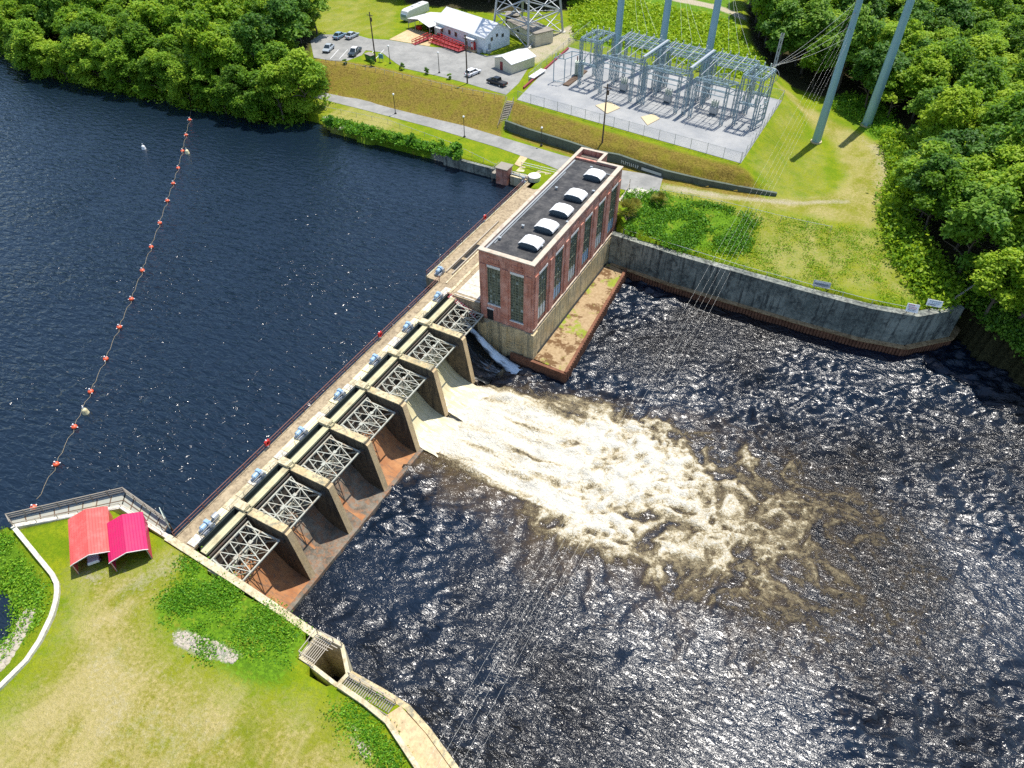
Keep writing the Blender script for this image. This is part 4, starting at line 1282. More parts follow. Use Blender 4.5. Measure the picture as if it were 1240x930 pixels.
# ------------------------------------------------------------------ river and lake walls
def poly_wall(name, pts, z0, z1, w, mat, label, cat='retaining wall', cap=None, batter=0.0):
    """wall on a polyline, mitred at the corners"""
    P = [Vector((x, y)) for x, y in pts]
    L, R = [], []
    for i, p in enumerate(P):
        d0 = (P[i] - P[i - 1]).normalized() if i else None
        d1 = (P[i + 1] - P[i]).normalized() if i < len(P) - 1 else None
        d = ((d0 or d1) + (d1 or d0)).normalized()
        n = Vector((-d.y, d.x))
        s = w / 2 / max(0.5, n.dot(Vector((-(d1 or d0).y, (d1 or d0).x))))
        L.append(p + n * s)
        R.append(p - n * s)
    c = sum(P, Vector((0, 0))) / len(P)
    z1l = z1 if isinstance(z1, (list, tuple)) else [z1] * len(P)
    def body(mb, L, R, z0, zt):
        n = len(P)
        v = [(q.x, q.y, z0) for q in L] + [(q.x, q.y, z0) for q in R] + [(q.x, q.y, z) for q, z in zip(L, zt)] + [(q.x, q.y, z) for q, z in zip(R, zt)]
        f = []
        for k in range(n - 1):
            f += [(2 * n + k, 3 * n + k, 3 * n + k + 1, 2 * n + k + 1), (k, 2 * n + k, 2 * n + k + 1, k + 1), (n + k, n + k + 1, 3 * n + k + 1, 3 * n + k), (k, k + 1, n + k + 1, n + k)]
        f += [(0, n, 3 * n, 2 * n), (n - 1, 3 * n - 1, 4 * n - 1, 2 * n - 1)]
        return mb.add(v, f)
    if cap is None:
        o = body(MB(), L, R, z0, z1l).build(name, mat, origin=(c.x, c.y, z0))
        return tag(o, label, cat)
    t = thing(name, label, cat, (c.x, c.y, z0))
    body(MB(), L, R, z0, z1l).build('wall', mat, t)
    L2 = [q + (q - r).normalized() * 0.06 for q, r in zip(L, R)]
    R2 = [r - (q - r).normalized() * 0.06 for q, r in zip(L, R)]
    mb = MB()
    n = len(P)
    v = [(q.x, q.y, z + 0.003) for q, z in zip(L2, z1l)] + [(q.x, q.y, z + 0.003) for q, z in zip(R2, z1l)] + [(q.x, q.y, z + 0.16) for q, z in zip(L2, z1l)] + [(q.x, q.y, z + 0.16) for q, z in zip(R2, z1l)]
    f = []
    for k in range(n - 1):
        f += [(2 * n + k, 3 * n + k, 3 * n + k + 1, 2 * n + k + 1), (k, 2 * n + k, 2 * n + k + 1, k + 1), (n + k, n + k + 1, 3 * n + k + 1, 3 * n + k), (k, k + 1, n + k + 1, n + k)]
    f += [(0, n, 3 * n, 2 * n), (n - 1, 3 * n - 1, 4 * n - 1, 2 * n - 1)]
    mb.add(v, f).build('cap', cap, t)
    return t


RW = [(19.6, 89.9), (33, 88.9), (57, 88.8), (67.4, 89.1), (74.6, 90.5), (81.2, 96.6)]
rwt = poly_wall('retaining_wall', RW, -11, 0.0, 1.3, M['wall_concrete'], 'long dark stained concrete retaining wall above the river right of the powerhouse', cap=M['wall_concrete'])
led = [(20.2, 88.9), (33, 87.8), (57, 87.7), (67.6, 88.0), (75.2, 89.4), (82.0, 95.9), (83.6, 102)]
mb = MB()
mc = MB()
for a_, b_ in zip(led[:-1], led[1:]):
    A_, B_ = Vector((*a_, 0)), Vector((*b_, 0))
    n_ = int((B_ - A_).length / 0.55)
    for j in range(n_):
        p = A_.lerp(B_, j / n_); q = A_.lerp(B_, (j + 0.62) / n_); r_ = A_.lerp(B_, (j + 1) / n_)
        mb.bar((p.x, p.y, -8.6), (q.x, q.y, -8.6), 0.5, 4.4)
        mb.bar((q.x, q.y + 0.14, -8.6), (r_.x, r_.y + 0.14, -8.6), 0.4, 4.36)
    mc.bar((a_[0], a_[1] + 0.1, -6.28), (b_[0], b_[1] + 0.1, -6.28), 1.1, 0.2)
sp = mb.build('sheet_pile_toe', M['sheet_pile'], rwt)
mc.build('toe_cap', M['platform_slab'], sp)
poly_wall('seawall', [(-24.5, 98.7), (-14, 98.6), (-2.6, 98.4)], -4, 2.15, 0.8, M['wall_concrete'], 'low dark wall along the mown bank at the lake corner', 'seawall')
poly_wall('abutment_wall', [(-0.8, -1.75), (11.2, -2.3), (23.3, -3.0)], -11, [2.1, 2.1, 1.85], 0.75, M['shaded_pier_concrete'], 'straight concrete abutment wall between the grassy bank and the first spillway bay', 'wall', cap=M['pale_concrete'])
poly_wall('garden_wall', pxpoly([(18, 640), (40, 667), (63, 695), (68.5, 706), (69, 717), (67, 730), (62, 746), (48, 775), (32, 799), (0, 831), (-60, 880)], 2.3), -0.5, 2.4, 0.5, M['white_concrete'], 'low white curving wall along the left edge of the lawn', 'wall')
poly_wall('bulkhead', pxpoly([(14, 638), (147, 614), (171, 630), (206, 652)], 2.0), -4, 2.12, 0.55, M['white_concrete'], 'white capped bulkhead wall between the lawn and the boardwalk', 'wall')
# boardwalk
bw = thing('boardwalk', 'weathered grey boardwalk over the lake around the top of the lawn', 'boardwalk', (*at(147, 605, 1.8), 0))
out_, inn = pxpoly([(12, 629), (152, 597), (204, 634)], 1.9), pxpoly([(17, 639), (147, 614.5), (197, 648)], 1.9)
MB().prism(out_ + inn[::-1], 1.65, 1.88).build('planks', M['wood_deck'], bw)
mb = MB()
O3 = [Vector((x, y, 1.88)) for x, y in out_]
I3 = [Vector((x, y, 1.88)) for x, y in inn]
for a_, b_, c_, d_ in ((O3[0], O3[1], I3[0], I3[1]), (O3[1], O3[2], I3[1], I3[2])):
    n_ = int((b_ - a_).length / 1.6)
    for j in range(n_ + 1):
        p, q = a_.lerp(b_, j / n_), c_.lerp(d_, j / n_)
        mb.bar(p + Vector((0, 0, 0.012)), q + Vector((0, 0, 0.012)), 0.13, 0.03)
        mb.tube((p.x, p.y, -6), (p.x, p.y, 1.8), 0.14, n=6)
    mb.bar(a_.lerp(c_, 0.5) + Vector((0, 0, 0.02)), b_.lerp(d_, 0.5) + Vector((0, 0, 0.02)), 0.12, 0.03)
mb.build('joists_and_piles', M['wood_brown'], bw)
up_ = Vector((0, 0, 0))
railing('railing', [tuple(I3[0].lerp(O3[0], 0.1)), tuple(O3[0]), tuple(O3[1]), tuple(O3[2])], 'brown three rail railing around the outside of the boardwalk', gap=1.9, rails=(1.1, 0.72, 0.35), mat='wood_grey', w=0.11, h=1.2)
railing('railing', [tuple(I3[0].lerp(I3[1], 0.02)), tuple(I3[1]), tuple(I3[2])], 'thin low wire railing along the bulkhead side of the boardwalk', gap=2.4, rails=(0.9,), mat='rail_grey', w=0.06, h=0.95)
# chain link gate panel at the end of the boardwalk
g0, g1 = at3(200, 627, 2), at3(206, 640, 2)
gt = thing('gate', 'small grey green wire gate between boardwalk and dam abutment', 'gate', tuple(g0))
MB().bar(g0, g0 + Vector((0, 0, 2.1)), 0.1).bar(g1, g1 + Vector((0, 0, 2.1)), 0.1).bar(g0 + Vector((0, 0, 2.1)), g1 + Vector((0, 0, 2.1)), 0.08).bar(g0 + Vector((0, 0, 0.2)), g1 + Vector((0, 0, 0.2)), 0.08).build('frame', M['tank_green'], gt)
MB().bar(g0 + Vector((0, 0, 1.15)), g1 + Vector((0, 0, 1.15)), 0.012, 1.85).build('mesh_panel', M['chain_link'], gt)

# outlet box and lower walls on the south bank
ob = thing('outlet_box', 'open concrete outlet box with a grey grating and a black pit below the grassy bank', 'outlet box', (25.5, -4.4, -8))
pit = [(23.1, -5.7), (23.2, -2.75), (26.2, -2.6), (28.7, -4.8), (28.5, -6.3)]
mb = MB()
for i in range(5):
    a_, b_ = pit[i], pit[(i + 1) % 5]
    mb.bar((a_[0], a_[1], -4.5), (b_[0], b_[1], -4.5), 0.42, 13.1 + 0.004 * i)
mb.build('walls', M['pale_concrete'], ob)
MB().prism([(23.2, -5.6), (23.3, -2.9), (26.1, -2.75), (28.5, -4.9), (28.3, -6.2)], -9, -7.6).build('pit_floor', M['dark_void'], ob)
mb = MB()
for j in range(8): mb.bar((23.2 + 0.25 * j, -5.6 - 0.07 * j, 2.12), (23.3 + 0.25 * j, -2.8, 2.12), 0.07, 0.06)
for j in range(4): mb.bar((23.1, -2.9 - 0.35 * j, 2.16), (26.4 - 0.35 * j, -2.8 - 0.35 * j, 2.16), 0.07, 0.06)
for y_ in (-5.6, -2.8): mb.bar((23.1, y_, 3.1), (25.3, y_ - 0.05, 3.1), 0.07)
for p_ in ((23.1, -5.6), (23.1, -4.2), (23.1, -2.8), (25.2, -2.75), (26.3, -2.7)): mb.bar((*p_, 2.05), (*p_, 3.1), 0.08)
mb.bar((23.1, -5.6, 3.1), (23.1, -2.8, 3.1), 0.07).bar((23.1, -2.8, 3.1), (26.3, -2.7, 3.1), 0.07)
mb.build('grating', M['rail_grey'], ob)
poly_wall('parapet', [(28.7, -6.3), (32.3, -6.5), (35.2, -6.9), (40.4, -9.1), (47, -13.2), (58, -26)], 0.5, 2.5, 0.5, M['pale_concrete'], 'pale curving parapet from the outlet box along the river side of the lawn', 'parapet')
poly_wall('river_wall', [(28.75, -4.6), (33, -4.55), (36, -4.65), (39.2, -5.6), (43.2, -7.2), (50, -11.2), (60, -21.7)], -11, 1.85, 0.6, M['base_concrete'], 'tan concrete river wall below the sandy landing at the bottom of the photo', 'river wall')
ld = MB().prism([(34.6, -6.5), (35.4, -4.95), (39.0, -5.95), (43.0, -7.55), (50, -11.6), (60, -22), (58, -25.6), (47, -12.9), (40.5, -8.8)], 1.2, 2.06)
tag(ld.build('landing', M['sand_concrete'], origin=(42, -8, 1.2)), 'sandy coloured curved concrete landing between parapet and river', 'landing')
sg = thing('footbridge', 'narrow grey slatted footbridge with handrail leading from outlet box to sandy landing', 'footbridge', (31.5, -5.6, 2))
mb = MB()
for j in range(22): mb.bar((29.0 + j * 0.27, -6.1, 2.1), (29.05 + j * 0.27, -5.0, 2.1), 0.13, 0.05)
mb.bar((28.9, -6.1, 2.04), (34.9, -6.35, 2.04), 0.1).bar((28.9, -5.0, 2.04), (34.9, -5.1, 2.04), 0.1)
mb.build('slats', M['wood_grey'], sg)
mb = MB()
for j in range(5): mb.bar((29 + j * 1.45, -4.95, 2.05), (29 + j * 1.45, -4.95, 3.1), 0.07)
mb.bar((29, -4.95, 3.1), (34.8, -5.0, 3.1), 0.07).bar((29, -4.95, 2.6), (34.8, -5.0, 2.6), 0.05)
mb.build('handrail', M['rail_grey'], sg)

# ------------------------------------------------------------------ red carports on the lawn
def carport(cx, cy, ang, L, W, eave, rise, mat, label, inner):
    t = thing('carport', label, 'carport', (cx, cy, 2.0), ang)
    hw, hl = W / 2, L / 2
    n = 5
    mb = MB()
    # gable roof in ribbed sheet, ridge along local y
    prof = [(-hw - 0.12, eave - 0.06), (-hw + 0.25, eave + 0.14), (0, eave + rise), (hw - 0.25, eave + 0.14), (hw + 0.12, eave - 0.06)]
    top = prof + [(x, z - 0.06) for x, z in reversed(prof)]
    mb.extr(top, -hl, hl)
    mb.build('roof', M[mat], t, local=True)
    s = MB().bx(-hw, -hw + 0.05, -hl + 0.05, hl - 0.05, 0.05, eave)
    s.build('side_wall', M[mat], t, local=True)
    MB().bx(hw - 0.05, hw, -hl + 0.05, hl - 0.05, 0.05, eave).build('side_wall', M[mat], t, local=True)
    MB().bx(-hw + 0.05, hw - 0.05, hl - 0.12, hl - 0.06, 0.05, eave).build('rear_wall', M[mat], t, local=True)
    f = MB()
    for y in (-hl + 0.06, 0, hl - 0.2):
        for x in (-hw + 0.1, hw - 0.1): f.bx(x - 0.035, x + 0.035, y - 0.035, y + 0.035, 0.04, eave)
        f.bar((-hw + 0.1, y, eave), (0, y, eave + rise - 0.1), 0.07).bar((hw - 0.1, y, eave), (0, y, eave + rise - 0.1), 0.07)
    f.build('frame', M['galvanised'], t, local=True)
    tr = MB()
    for a_, b_ in zip(prof[:-1], prof[1:]): tr.bar((a_[0], -hl - 0.02, a_[1]), (b_[0], -hl - 0.02, b_[1]), 0.06, 0.1)
    tr.build('trim', M['trim_white'], t, local=True)
    return t


CA = math.atan2(-0.58, 0.81) + math.pi / 2
CA = math.atan2(0.81, -0.58) - math.pi / 2      # local +y points away from the camera
CA = math.atan2(0.58, -0.81) - math.pi / 2
carport(-7.62, -6.45, CA, 7.1, 4.2, 2.0, 0.75, 'red_metal', 'long salmon red ribbed metal carport with something white inside its mouth', True)
carport(-3.62, -4.55, CA, 5.9, 4.0, 2.0, 0.7, 'magenta_metal', 'shorter crimson pink ribbed metal carport standing empty', False)


# ------------------------------------------------------------------ vehicles
def wheels(t, xs, hw, r=0.34):
    for x in xs:
        for s in (-1, 1):
            w = MB().tube((x, s * (hw - 0.12), r), (x, s * (hw + 0.1), r), r, n=14).build('wheel', M['black_rubber'], t, local=True)
            MB().tube((x, s * (hw + 0.06), r), (x, s * (hw + 0.125), r), r * 0.58, n=10).build('rim', M['galvanised'], w, local=True)


def loft(mb, sections, m=0):
    """sections: list of equal-length vertex loops"""
    n = len(sections[0])
    v = [p for s in sections for p in s]
    f = []
    for i in range(len(sections) - 1):
        for k in range(n):
            f.append((i * n + k, i * n + (k + 1) % n, (i + 1) * n + (k + 1) % n, (i + 1) * n + k))
    f.append(tuple(reversed(range(n))))
    f.append(tuple(range((len(sections) - 1) * n, len(sections) * n)))
    return mb.add(v, f, m)


def sec(x, hw, z0, z1, rnd=0.12):
    return [(x, -hw * 0.96, z0), (x, -hw, z0 + 0.2), (x, -hw, z1 - rnd), (x, -hw * 0.9, z1), (x, hw * 0.9, z1), (x, hw, z1 - rnd), (x, hw, z0 + 0.2), (x, hw * 0.96, z0)]


def vehicle(name, px_rear, px_front, z, mat, label, kind='sedan', cat='car', group=None, center=None):
    a, b = at3(*px_rear, z), at3(*px_front, z)
    d = b - a
    ang = math.atan2(d.y, d.x)
    c = (a + b) / 2 if center is None else Vector(center)
    t = thing(name, label, cat, (c.x, c.y, z + 0.07), ang, group)
    hw = 0.92
    if kind == 'pickup':
        L = 5.6
        st = [(-L / 2, 0.42, 0.98), (-L / 2 + 0.1, 0.36, 1.02), (-0.7, 0.34, 1.02), (0.5, 0.34, 1.02), (1.5, 0.34, 1.03), (2.4, 0.36, 0.98), (L / 2 - 0.05, 0.4, 0.86), (L / 2, 0.45, 0.75)]
        cab = [(-0.75, 1.02, 0.86), (-0.65, 1.72, 0.7), (0.75, 1.74, 0.7), (1.5, 1.03, 0.86)]
    else:
        L = 4.7
        st = [(-L / 2, 0.42, 0.75), (-L / 2 + 0.12, 0.34, 0.92), (-1.5, 0.3, 0.96), (0.6, 0.3, 0.95), (1.3, 0.3, 0.9), (2.0, 0.33, 0.8), (L / 2 - 0.06, 0.38, 0.68), (L / 2, 0.44, 0.6)]
        cab = [(-2.1 if kind == 'suv' else -1.75, 0.95, 0.84), (-1.75 if kind == 'suv' else -0.95, 1.52, 0.66), (0.25, 1.54, 0.66), (1.15, 0.92, 0.84)]
    mb = MB()
    loft(mb, [sec(x, hw * (0.9 if abs(x) > L / 2 - 0.03 else 1.0), z0, z1) for x, z0, z1 in st])
    if kind == 'pickup':      # bed opening as an inset dark tray
        pass
    mb.build('body', M[mat], t, local=True)
    if kind == 'pickup':
        MB().bx(-L / 2 + 0.18, -0.9, -0.72, 0.72, 1.0, 1.035).build('cargo_bed', M['black_iron'], t, local=True)
    g = MB()
    loft(g, [[(x, -w, zb - 0.02), (x, -w, zb), (x, w, zb), (x, w, zb - 0.02)] if False else [(x, -w, cab[0][1] - 0.03), (x, -w, zb), (x, w, zb), (x, w, cab[0][1] - 0.03)] for x, zb, w in cab])
    g.build('windows', M['car_glass'], t, local=True)
    x0, x1, zr = cab[1][0], cab[2][0], cab[1][1]
    r = MB().bx(x0 - 0.05, x1 + 0.05, -0.68, 0.68, zr - 0.01, zr + 0.045)
    for s in (-1, 1):
        for (xa, za, wa), (xb, zb, wb) in ((cab[0], cab[1]), (cab[2], cab[3])): r.bar((xa, s * wa * 1.01, za), (xb, s * wb * 1.01, zb), 0.09)
        r.bar(((x0 + x1) / 2, s * 0.86, cab[0][1]), ((x0 + x1) / 2, s * 0.68, zr), 0.08)
    r.build('roof', M['car_white'] if mat == 'car_dark' else M[mat], t, local=True)
    for s in (-1, 1):
        MB().bx(L / 2 - 0.1, L / 2 + 0.015, s * 0.62 - 0.18, s * 0.62 + 0.18, 0.58, 0.74).build('headlight', M['head_lamp'], t, local=True)
        MB().bx(-L / 2 - 0.015, -L / 2 + 0.08, s * 0.72 - 0.12, s * 0.72 + 0.12, 0.62, 0.86).build('tail_light', M['red_paint'], t, local=True)
    wheels(t, (-L * 0.29, L * 0.3), hw)
    return t


vehicle('pickup_truck', (437, 59.5), (423, 72), 6, 'car_dark', 'dark pickup truck with a white cab roof parked alone beside the green dumpster', 'pickup', 'truck')
vehicle('parked_car', (404, 56), (392, 67), 6, 'car_silver', 'pale silver blue car half in tree shade at the left end of the lot', 'sedan')
vehicle('parked_car', (406, 49), (417, 43), 6, 'car_blue', 'slate blue car in dappled tree shade, nearest the shore trees in the back row', 'sedan')
vehicle('parked_car', (420, 49), (433, 42.5), 6, 'car_silver', 'silver car in the back row, just right of the slate blue one', 'sedan')
vehicle('parked_car', (563, 95), (582, 86.5), 6, 'car_white', 'clean white hatchback parked beside the utility pole below the office', 'suv')
vehicle('pickup_truck', (616, 107), (588, 98), 6, 'car_black', 'black pickup truck parked in front of the small tan shed', 'pickup', 'truck')
# small white utility cart inside the salmon carport
vc = thing('utility_cart', 'small white utility cart parked in the mouth of the salmon carport', 'cart', (-6.3, -7.7, 2.02), CA - math.pi / 2)
mb = MB()
loft(mb, [sec(x, 0.62, z0, z1, 0.08) for x, z0, z1 in ((-1.3, 0.4, 0.75), (-0.3, 0.34, 0.78), (0.5, 0.34, 0.72), (1.25, 0.38, 0.8), (1.35, 0.45, 0.7))])
mb.build('body', M['car_white'], vc, local=True)
MB().bx(-0.6, 0.0, -0.5, 0.5, 0.78, 0.95).bx(-0.75, -0.6, -0.5, 0.5, 0.8, 1.4).build('seat', M['black_rubber'], vc, local=True)
MB().tube((0.5, 0, 0.75), (0.3, 0, 1.15), 0.03, n=6).tube((0.3, 0, 1.12), (0.28, 0, 1.17), 0.2, n=12).build('steering_wheel', M['galvanised'], vc, local=True)
wheels(vc, (-0.85, 0.85), 0.6, 0.28)

# dumpster and notice box
c = at3(449, 73, 6)
t = thing('dumpster', 'green steel dumpster with a pale lid beside the wooden pole', 'dumpster', (c.x, c.y, 6), -0.25)
loft(mb := MB(), [[(-1.2, -0.7, 0.15), (1.2, -0.7, 0.15), (1.2, 0.7, 0.15), (-1.2, 0.7, 0.15)], [(-1.35, -0.85, 1.35), (1.35, -0.85, 1.35), (1.35, 0.85, 1.55), (-1.35, 0.85, 1.55)]])
mb.build('bin', M['green_bin'], t, local=True)
MB().bx(-1.38, 1.38, -0.88, 0.88, 1.56, 1.62).build('lid', M['wood_grey'], t, local=True)
c = at3(462, 75, 6)
t = thing('notice_box', 'pale blue notice box on two thin legs by the parking lot', 'notice box', (c.x, c.y, 6), 0.2)
MB().bx(-0.6, 0.6, -0.15, 0.15, 0.9, 2.0).build('box', M['sign_blue'], t, local=True)
MB().bx(-0.5, -0.42, -0.04, 0.04, 0, 0.9).bx(0.42, 0.5, -0.04, 0.04, 0, 0.9).build('legs', M['wood_grey'], t, local=True)


# ------------------------------------------------------------------ office, carport, sheds, trailer
def gable_house(t, L, W, eave, ridge, wallm, roofm, over=0.5):
    """ridge along local x"""
    w = MB()
    w.bx(-L / 2, L / 2, -W / 2, W / 2, 0, eave)
    for s in (-1, 1):
        x = s * L / 2
        a, b = (x - 0.12, x) if s > 0 else (x, x + 0.12)
        v = [(a, -W / 2, eave), (a, W / 2, eave), (a, 0, ridge - 0.12), (b, -W / 2, eave), (b, W / 2, eave), (b, 0, ridge - 0.12)]
        w.add(v, [(0, 2, 1), (3, 4, 5), (0, 3, 5, 2), (1, 2, 5, 4), (0, 1, 4, 3)])
    wo = w.build('wall', M[wallm], t, local=True)
    r = MB()
    k = (ridge - eave) / (W / 2)
    for s in (-1, 1):
        ye = s * (W / 2 + over)
        ze = eave - k * over
        xe = L / 2 + over
        v = [(-xe, 0, ridge + 0.1), (xe, 0, ridge + 0.1), (xe, ye, ze + 0.1), (-xe, ye, ze + 0.1), (-xe, 0, ridge - 0.05), (xe, 0, ridge - 0.05), (xe, ye, ze - 0.05), (-xe, ye, ze - 0.05)]
        f = [(0, 1, 2, 3), (7, 6, 5, 4), (0, 4, 5, 1), (1, 5, 6, 2), (2, 6, 7, 3), (3, 7, 4, 0)]
        if s > 0: f = [tuple(reversed(q)) for q in f]
        r.add(v, f)
    ro = r.build('roof', M[roofm], t, local=True)
    return wo, ro


def small_window(t, x0, x1, z0, z1, y=None, x=None, yr=None):
    m = MB()
    s = MB()
    if y is not None:
        e = -1 if y < 0 else 1
        a, b = sorted((y, y + e * 0.06))
        m.bx(x0, x1, a, b, z0, z1)
        a, b = sorted((y, y + e * 0.1))
        s.bx(x0 - 0.1, x1 + 0.1, a, b, z0 - 0.1, z0).bx(x0 - 0.1, x1 + 0.1, a, b, z1, z1 + 0.1).bx(x0 - 0.1, x0, a, b, z0, z1).bx(x1, x1 + 0.1, a, b, z0, z1)
    else:
        a, b = x, x + 0.06
        m.bx(a, b, yr[0], yr[1], z0, z1)
        s.bx(a, a + 0.1, yr[0] - 0.1, yr[1] + 0.1, z0 - 0.1, z0).bx(a, a + 0.1, yr[0] - 0.1, yr[1] + 0.1, z1, z1 + 0.1)
    w = m.build('window', M['glass'], t, local=True)
    s.build('frame', M['trim_white'], w, local=True)


of = thing('office_building', 'pale grey office building with a white gabled metal roof and red entrance ramp', 'building', (-50, 155, 6.05), math.radians(-15.4))
gable_house(of, 19.5, 9.5, 4.1, 6.6, 'grey_siding', 'white_metal', 0.45)
for x in (-7.2, -4.2, -1.6, 2.2): small_window(of, x - 0.5, x + 0.5, 1.7, 2.9, y=-4.75)
for y0 in (-2.6, -0.6, 1.6): small_window(of, 0, 0, 3.2 if y0 == -0.6 else 2.6, 4.0 if y0 == -0.6 else 3.5, x=9.75, yr=(y0, y0 + 0.8))
for x, w_ in ((-7.6, 2.4), (5.0, 3.4)):
    MB().bx(x - w_ / 2, x + w_ / 2, -6.3, -4.76, 2.95, 3.05).bar((x - w_ / 2 + 0.1, -6.2, 0), (x - w_ / 2 + 0.1, -6.2, 2.95), 0.1).bar((x + w_ / 2 - 0.1, -6.2, 0), (x + w_ / 2 - 0.1, -6.2, 2.95), 0.1).build('porch_awning', M['white_metal'], of, local=True)
MB().bx(5.0, 6.0, -4.82, -4.751, 0.05, 2.1).build('door', M['maroon'], of, local=True)
MB().bx(-8.2, -7.2, -4.82, -4.751, 0.6, 2.7).build('door', M['maroon'], of, local=True)
MB().bx(9.76, 9.82, -3.6, -2.7, 0.05, 2.1).build('door', M['duct_grey'], of, local=True)
MB().bx(3.2, 7.6, -6.6, -4.76, 0.0, 0.35).build('porch_step', M['sand_concrete'], of, local=True)
MB().bx(7.8, 8.8, -6.0, -5.0, 0, 0.95).bx(9.9, 10.8, -4.5, -3.5, 0, 0.8).build('air_conditioner', M['duct_grey'], of, local=True)
t = thing('vending_machine', 'red drinks machine standing on the porch of the white roofed office', 'drinks machine', (-45.6, 147.9, 6.42), math.radians(-15.4))
MB().bx(-0.5, 0.5, -0.4, 0.4, 0, 1.8).build('cabinet', M['red_paint'], t, local=True)
MB().bx(-0.35, 0.15, -0.43, -0.401, 0.7, 1.6).build('front_panel', M['sign_white'], t, local=True)
# ramp
rp = thing('entrance_ramp', 'red wooden switchback ramp with railings in front of the office', 'ramp', (-52, 147.5, 6.05), math.radians(-15.4))
r = MB()
r.bar((-7.5, 0.6, 0.7), (3.0, 0.6, 0.35), 1.5, 0.12).bar((-7.6, -1.1, 0.06), (3.0, -1.1, 0.35), 1.5, 0.12).bx(3.0, 4.4, -1.9, 1.4, 0.28, 0.42).bx(-9.2, -7.5, -0.1, 3.6, 0.62, 0.78)
r.bar((-9.3, -0.2, 0.6), (-9.3, -6.0, 0.05), 1.4, 0.12)
r.build('deck', M['maroon'], rp, local=True)
r = MB()
for (p, q) in (((-7.5, 1.4, 0.7), (3.0, 1.4, 0.35)), ((-7.5, -0.2, 0.6), (3.0, -0.2, 0.35)), ((-7.6, -1.9, 0.06), (4.4, -1.9, 0.35)), ((4.4, -1.9, 0.35), (4.4, 1.4, 0.35)), ((-10.0, 0, 0.6), (-10.0, -6, 0.05)), ((-8.6, 0, 0.6), (-8.6, -6, 0.05))):
    p, q = Vector(p), Vector(q)
    for h in (0.55, 1.05): r.bar(p + Vector((0, 0, h)), q + Vector((0, 0, h)), 0.13)
    n_ = max(1, round((q - p).length / 1.5))
    for j in range(n_ + 1):
        s_ = p.lerp(q, j / n_)
        r.bar(s_, s_ + Vector((0, 0, 1.1)), 0.12)
r.build('railing', M['red_paint'], rp, local=True)

cpw = thing('carport', 'white metal carport open to the parking lot beside the office', 'carport', (-65.6, 157.4, 6.05), math.radians(-19))
mb = MB().extr([(-5.2, 2.55), (0, 3.5), (5.2, 2.55), (5.2, 2.47), (0, 3.42), (-5.2, 2.47)], -4.3, 4.3)
mb.build('roof', M['white_metal'], cpw, local=True)
mb = MB()
for y in (-4.1, 0, 4.1):
    for x in (-5.05, 5.05, -1.7): mb.bx(x - 0.06, x + 0.06, y - 0.06, y + 0.06, 0, 2.5)
mb.build('posts', M['galvanised'], cpw, local=True)
MB().bx(5.0, 5.06, -2.2, 4.2, 0.1, 2.5).bx(-5.1, 5.0, 4.2, 4.26, 0.1, 2.5).bx(-5.1, -5.04, -4, 4.2, 1.2, 2.5).build('side_wall', M['white_metal'], cpw, local=True)
vehicle('parked_vehicle', (524, 31), (527.5, 35), 6.02, 'car_black', 'dark vehicle parked in shadow under the white carport', 'suv', 'vehicle', center=(-64.5, 156.2, 6))
t = thing('storage_crate', 'low orange red crate in the shade of the white carport', 'crate', (-68.4, 155.6, 6.1), math.radians(-19))
MB().bx(-0.8, 0.8, -0.5, 0.5, 0, 0.8).bx(-0.85, 0.85, -0.55, 0.55, 0.8, 0.9).build('box', M['red_paint'], t, local=True)

rv = thing('travel_trailer', 'long off white travel trailer parked on the grass beside the white carport', 'trailer', (-75.4, 164.4, 6.0), math.radians(-94))
mb = MB()
loft(mb, [[(x, -1.2, 0.6), (x, -1.25, 1.0), (x, -1.25, z - 0.2), (x, -1.05, z), (x, 1.05, z), (x, 1.25, z - 0.2), (x, 1.25, 1.0), (x, 1.2, 0.6)] for x, z in ((-5.2, 2.9), (-5.0, 3.15), (0, 3.2), (4.2, 3.2), (5.1, 2.9), (5.6, 1.9))])
mb.build('body', M['rv_white'], rv, local=True)
MB().bx(-4.9, 4.6, -1.262, -1.252, 1.0, 1.45).bx(5.45, 5.75, -0.9, 0.9, 1.35, 2.2).build('stripe', M['car_blue'], rv, local=True)
for x in (-3.5, -1, 1.5): MB().bx(x - 0.5, x + 0.5, -1.285, -1.251, 1.7, 2.4).build('window', M['car_glass'], rv, local=True)
MB().bx(-3, -2.2, -0.5, 0.3, 3.2, 3.45).bx(0.5, 1.3, -0.4, 0.4, 3.2, 3.5).build('roof_units', M['sign_white'], rv, local=True)
wheels(rv, (-1.2, -0.3), 1.15, 0.38)

sh = thing('shed', 'small tan metal shed with a pale gabled roof and maroon door', 'shed', (-30.3, 143.0, 6.05), math.radians(-19 + 90))
gable_house(sh, 8.2, 6.4, 2.5, 3.5, 'tan_metal', 'white_metal', 0.3)
MB().bx(-4.16, -4.101, 0.1, 1.1, 0.05, 2.1).build('door', M['maroon'], sh, local=True)
sb = thing('shed', 'long flat roofed tan shed standing under the lattice tower', 'shed', (-37.0, 164.6, 6.0), math.radians(-28))
MB().bx(-7, 7, -3, 3, 0, 3.2).build('wall', M['tan_metal'], sb, local=True)
MB().bx(-7.2, 7.2, -3.2, 3.2, 3.2, 3.4).bx(3.2, 7.25, -3.25, 3.25, 3.4, 3.47).build('roof', M['wood_grey'], sb, local=True)
small_window(sb, -2, -0.8, 1.4, 2.3, y=-3.0)
wt = thing('wooden_hut', 'small brown weathered wooden hut beside the tall lattice tower', 'hut', (*at(621, 33, 6), 6.0), 0.3)
MB().bx(-1.8, 1.8, -1.6, 1.6, 0, 3.6).build('wall', M['wood_brown'], wt, local=True)
MB().bx(-2.1, 2.1, -1.9, 1.9, 3.6, 3.75).build('roof', M['wood_grey'], wt, local=True)

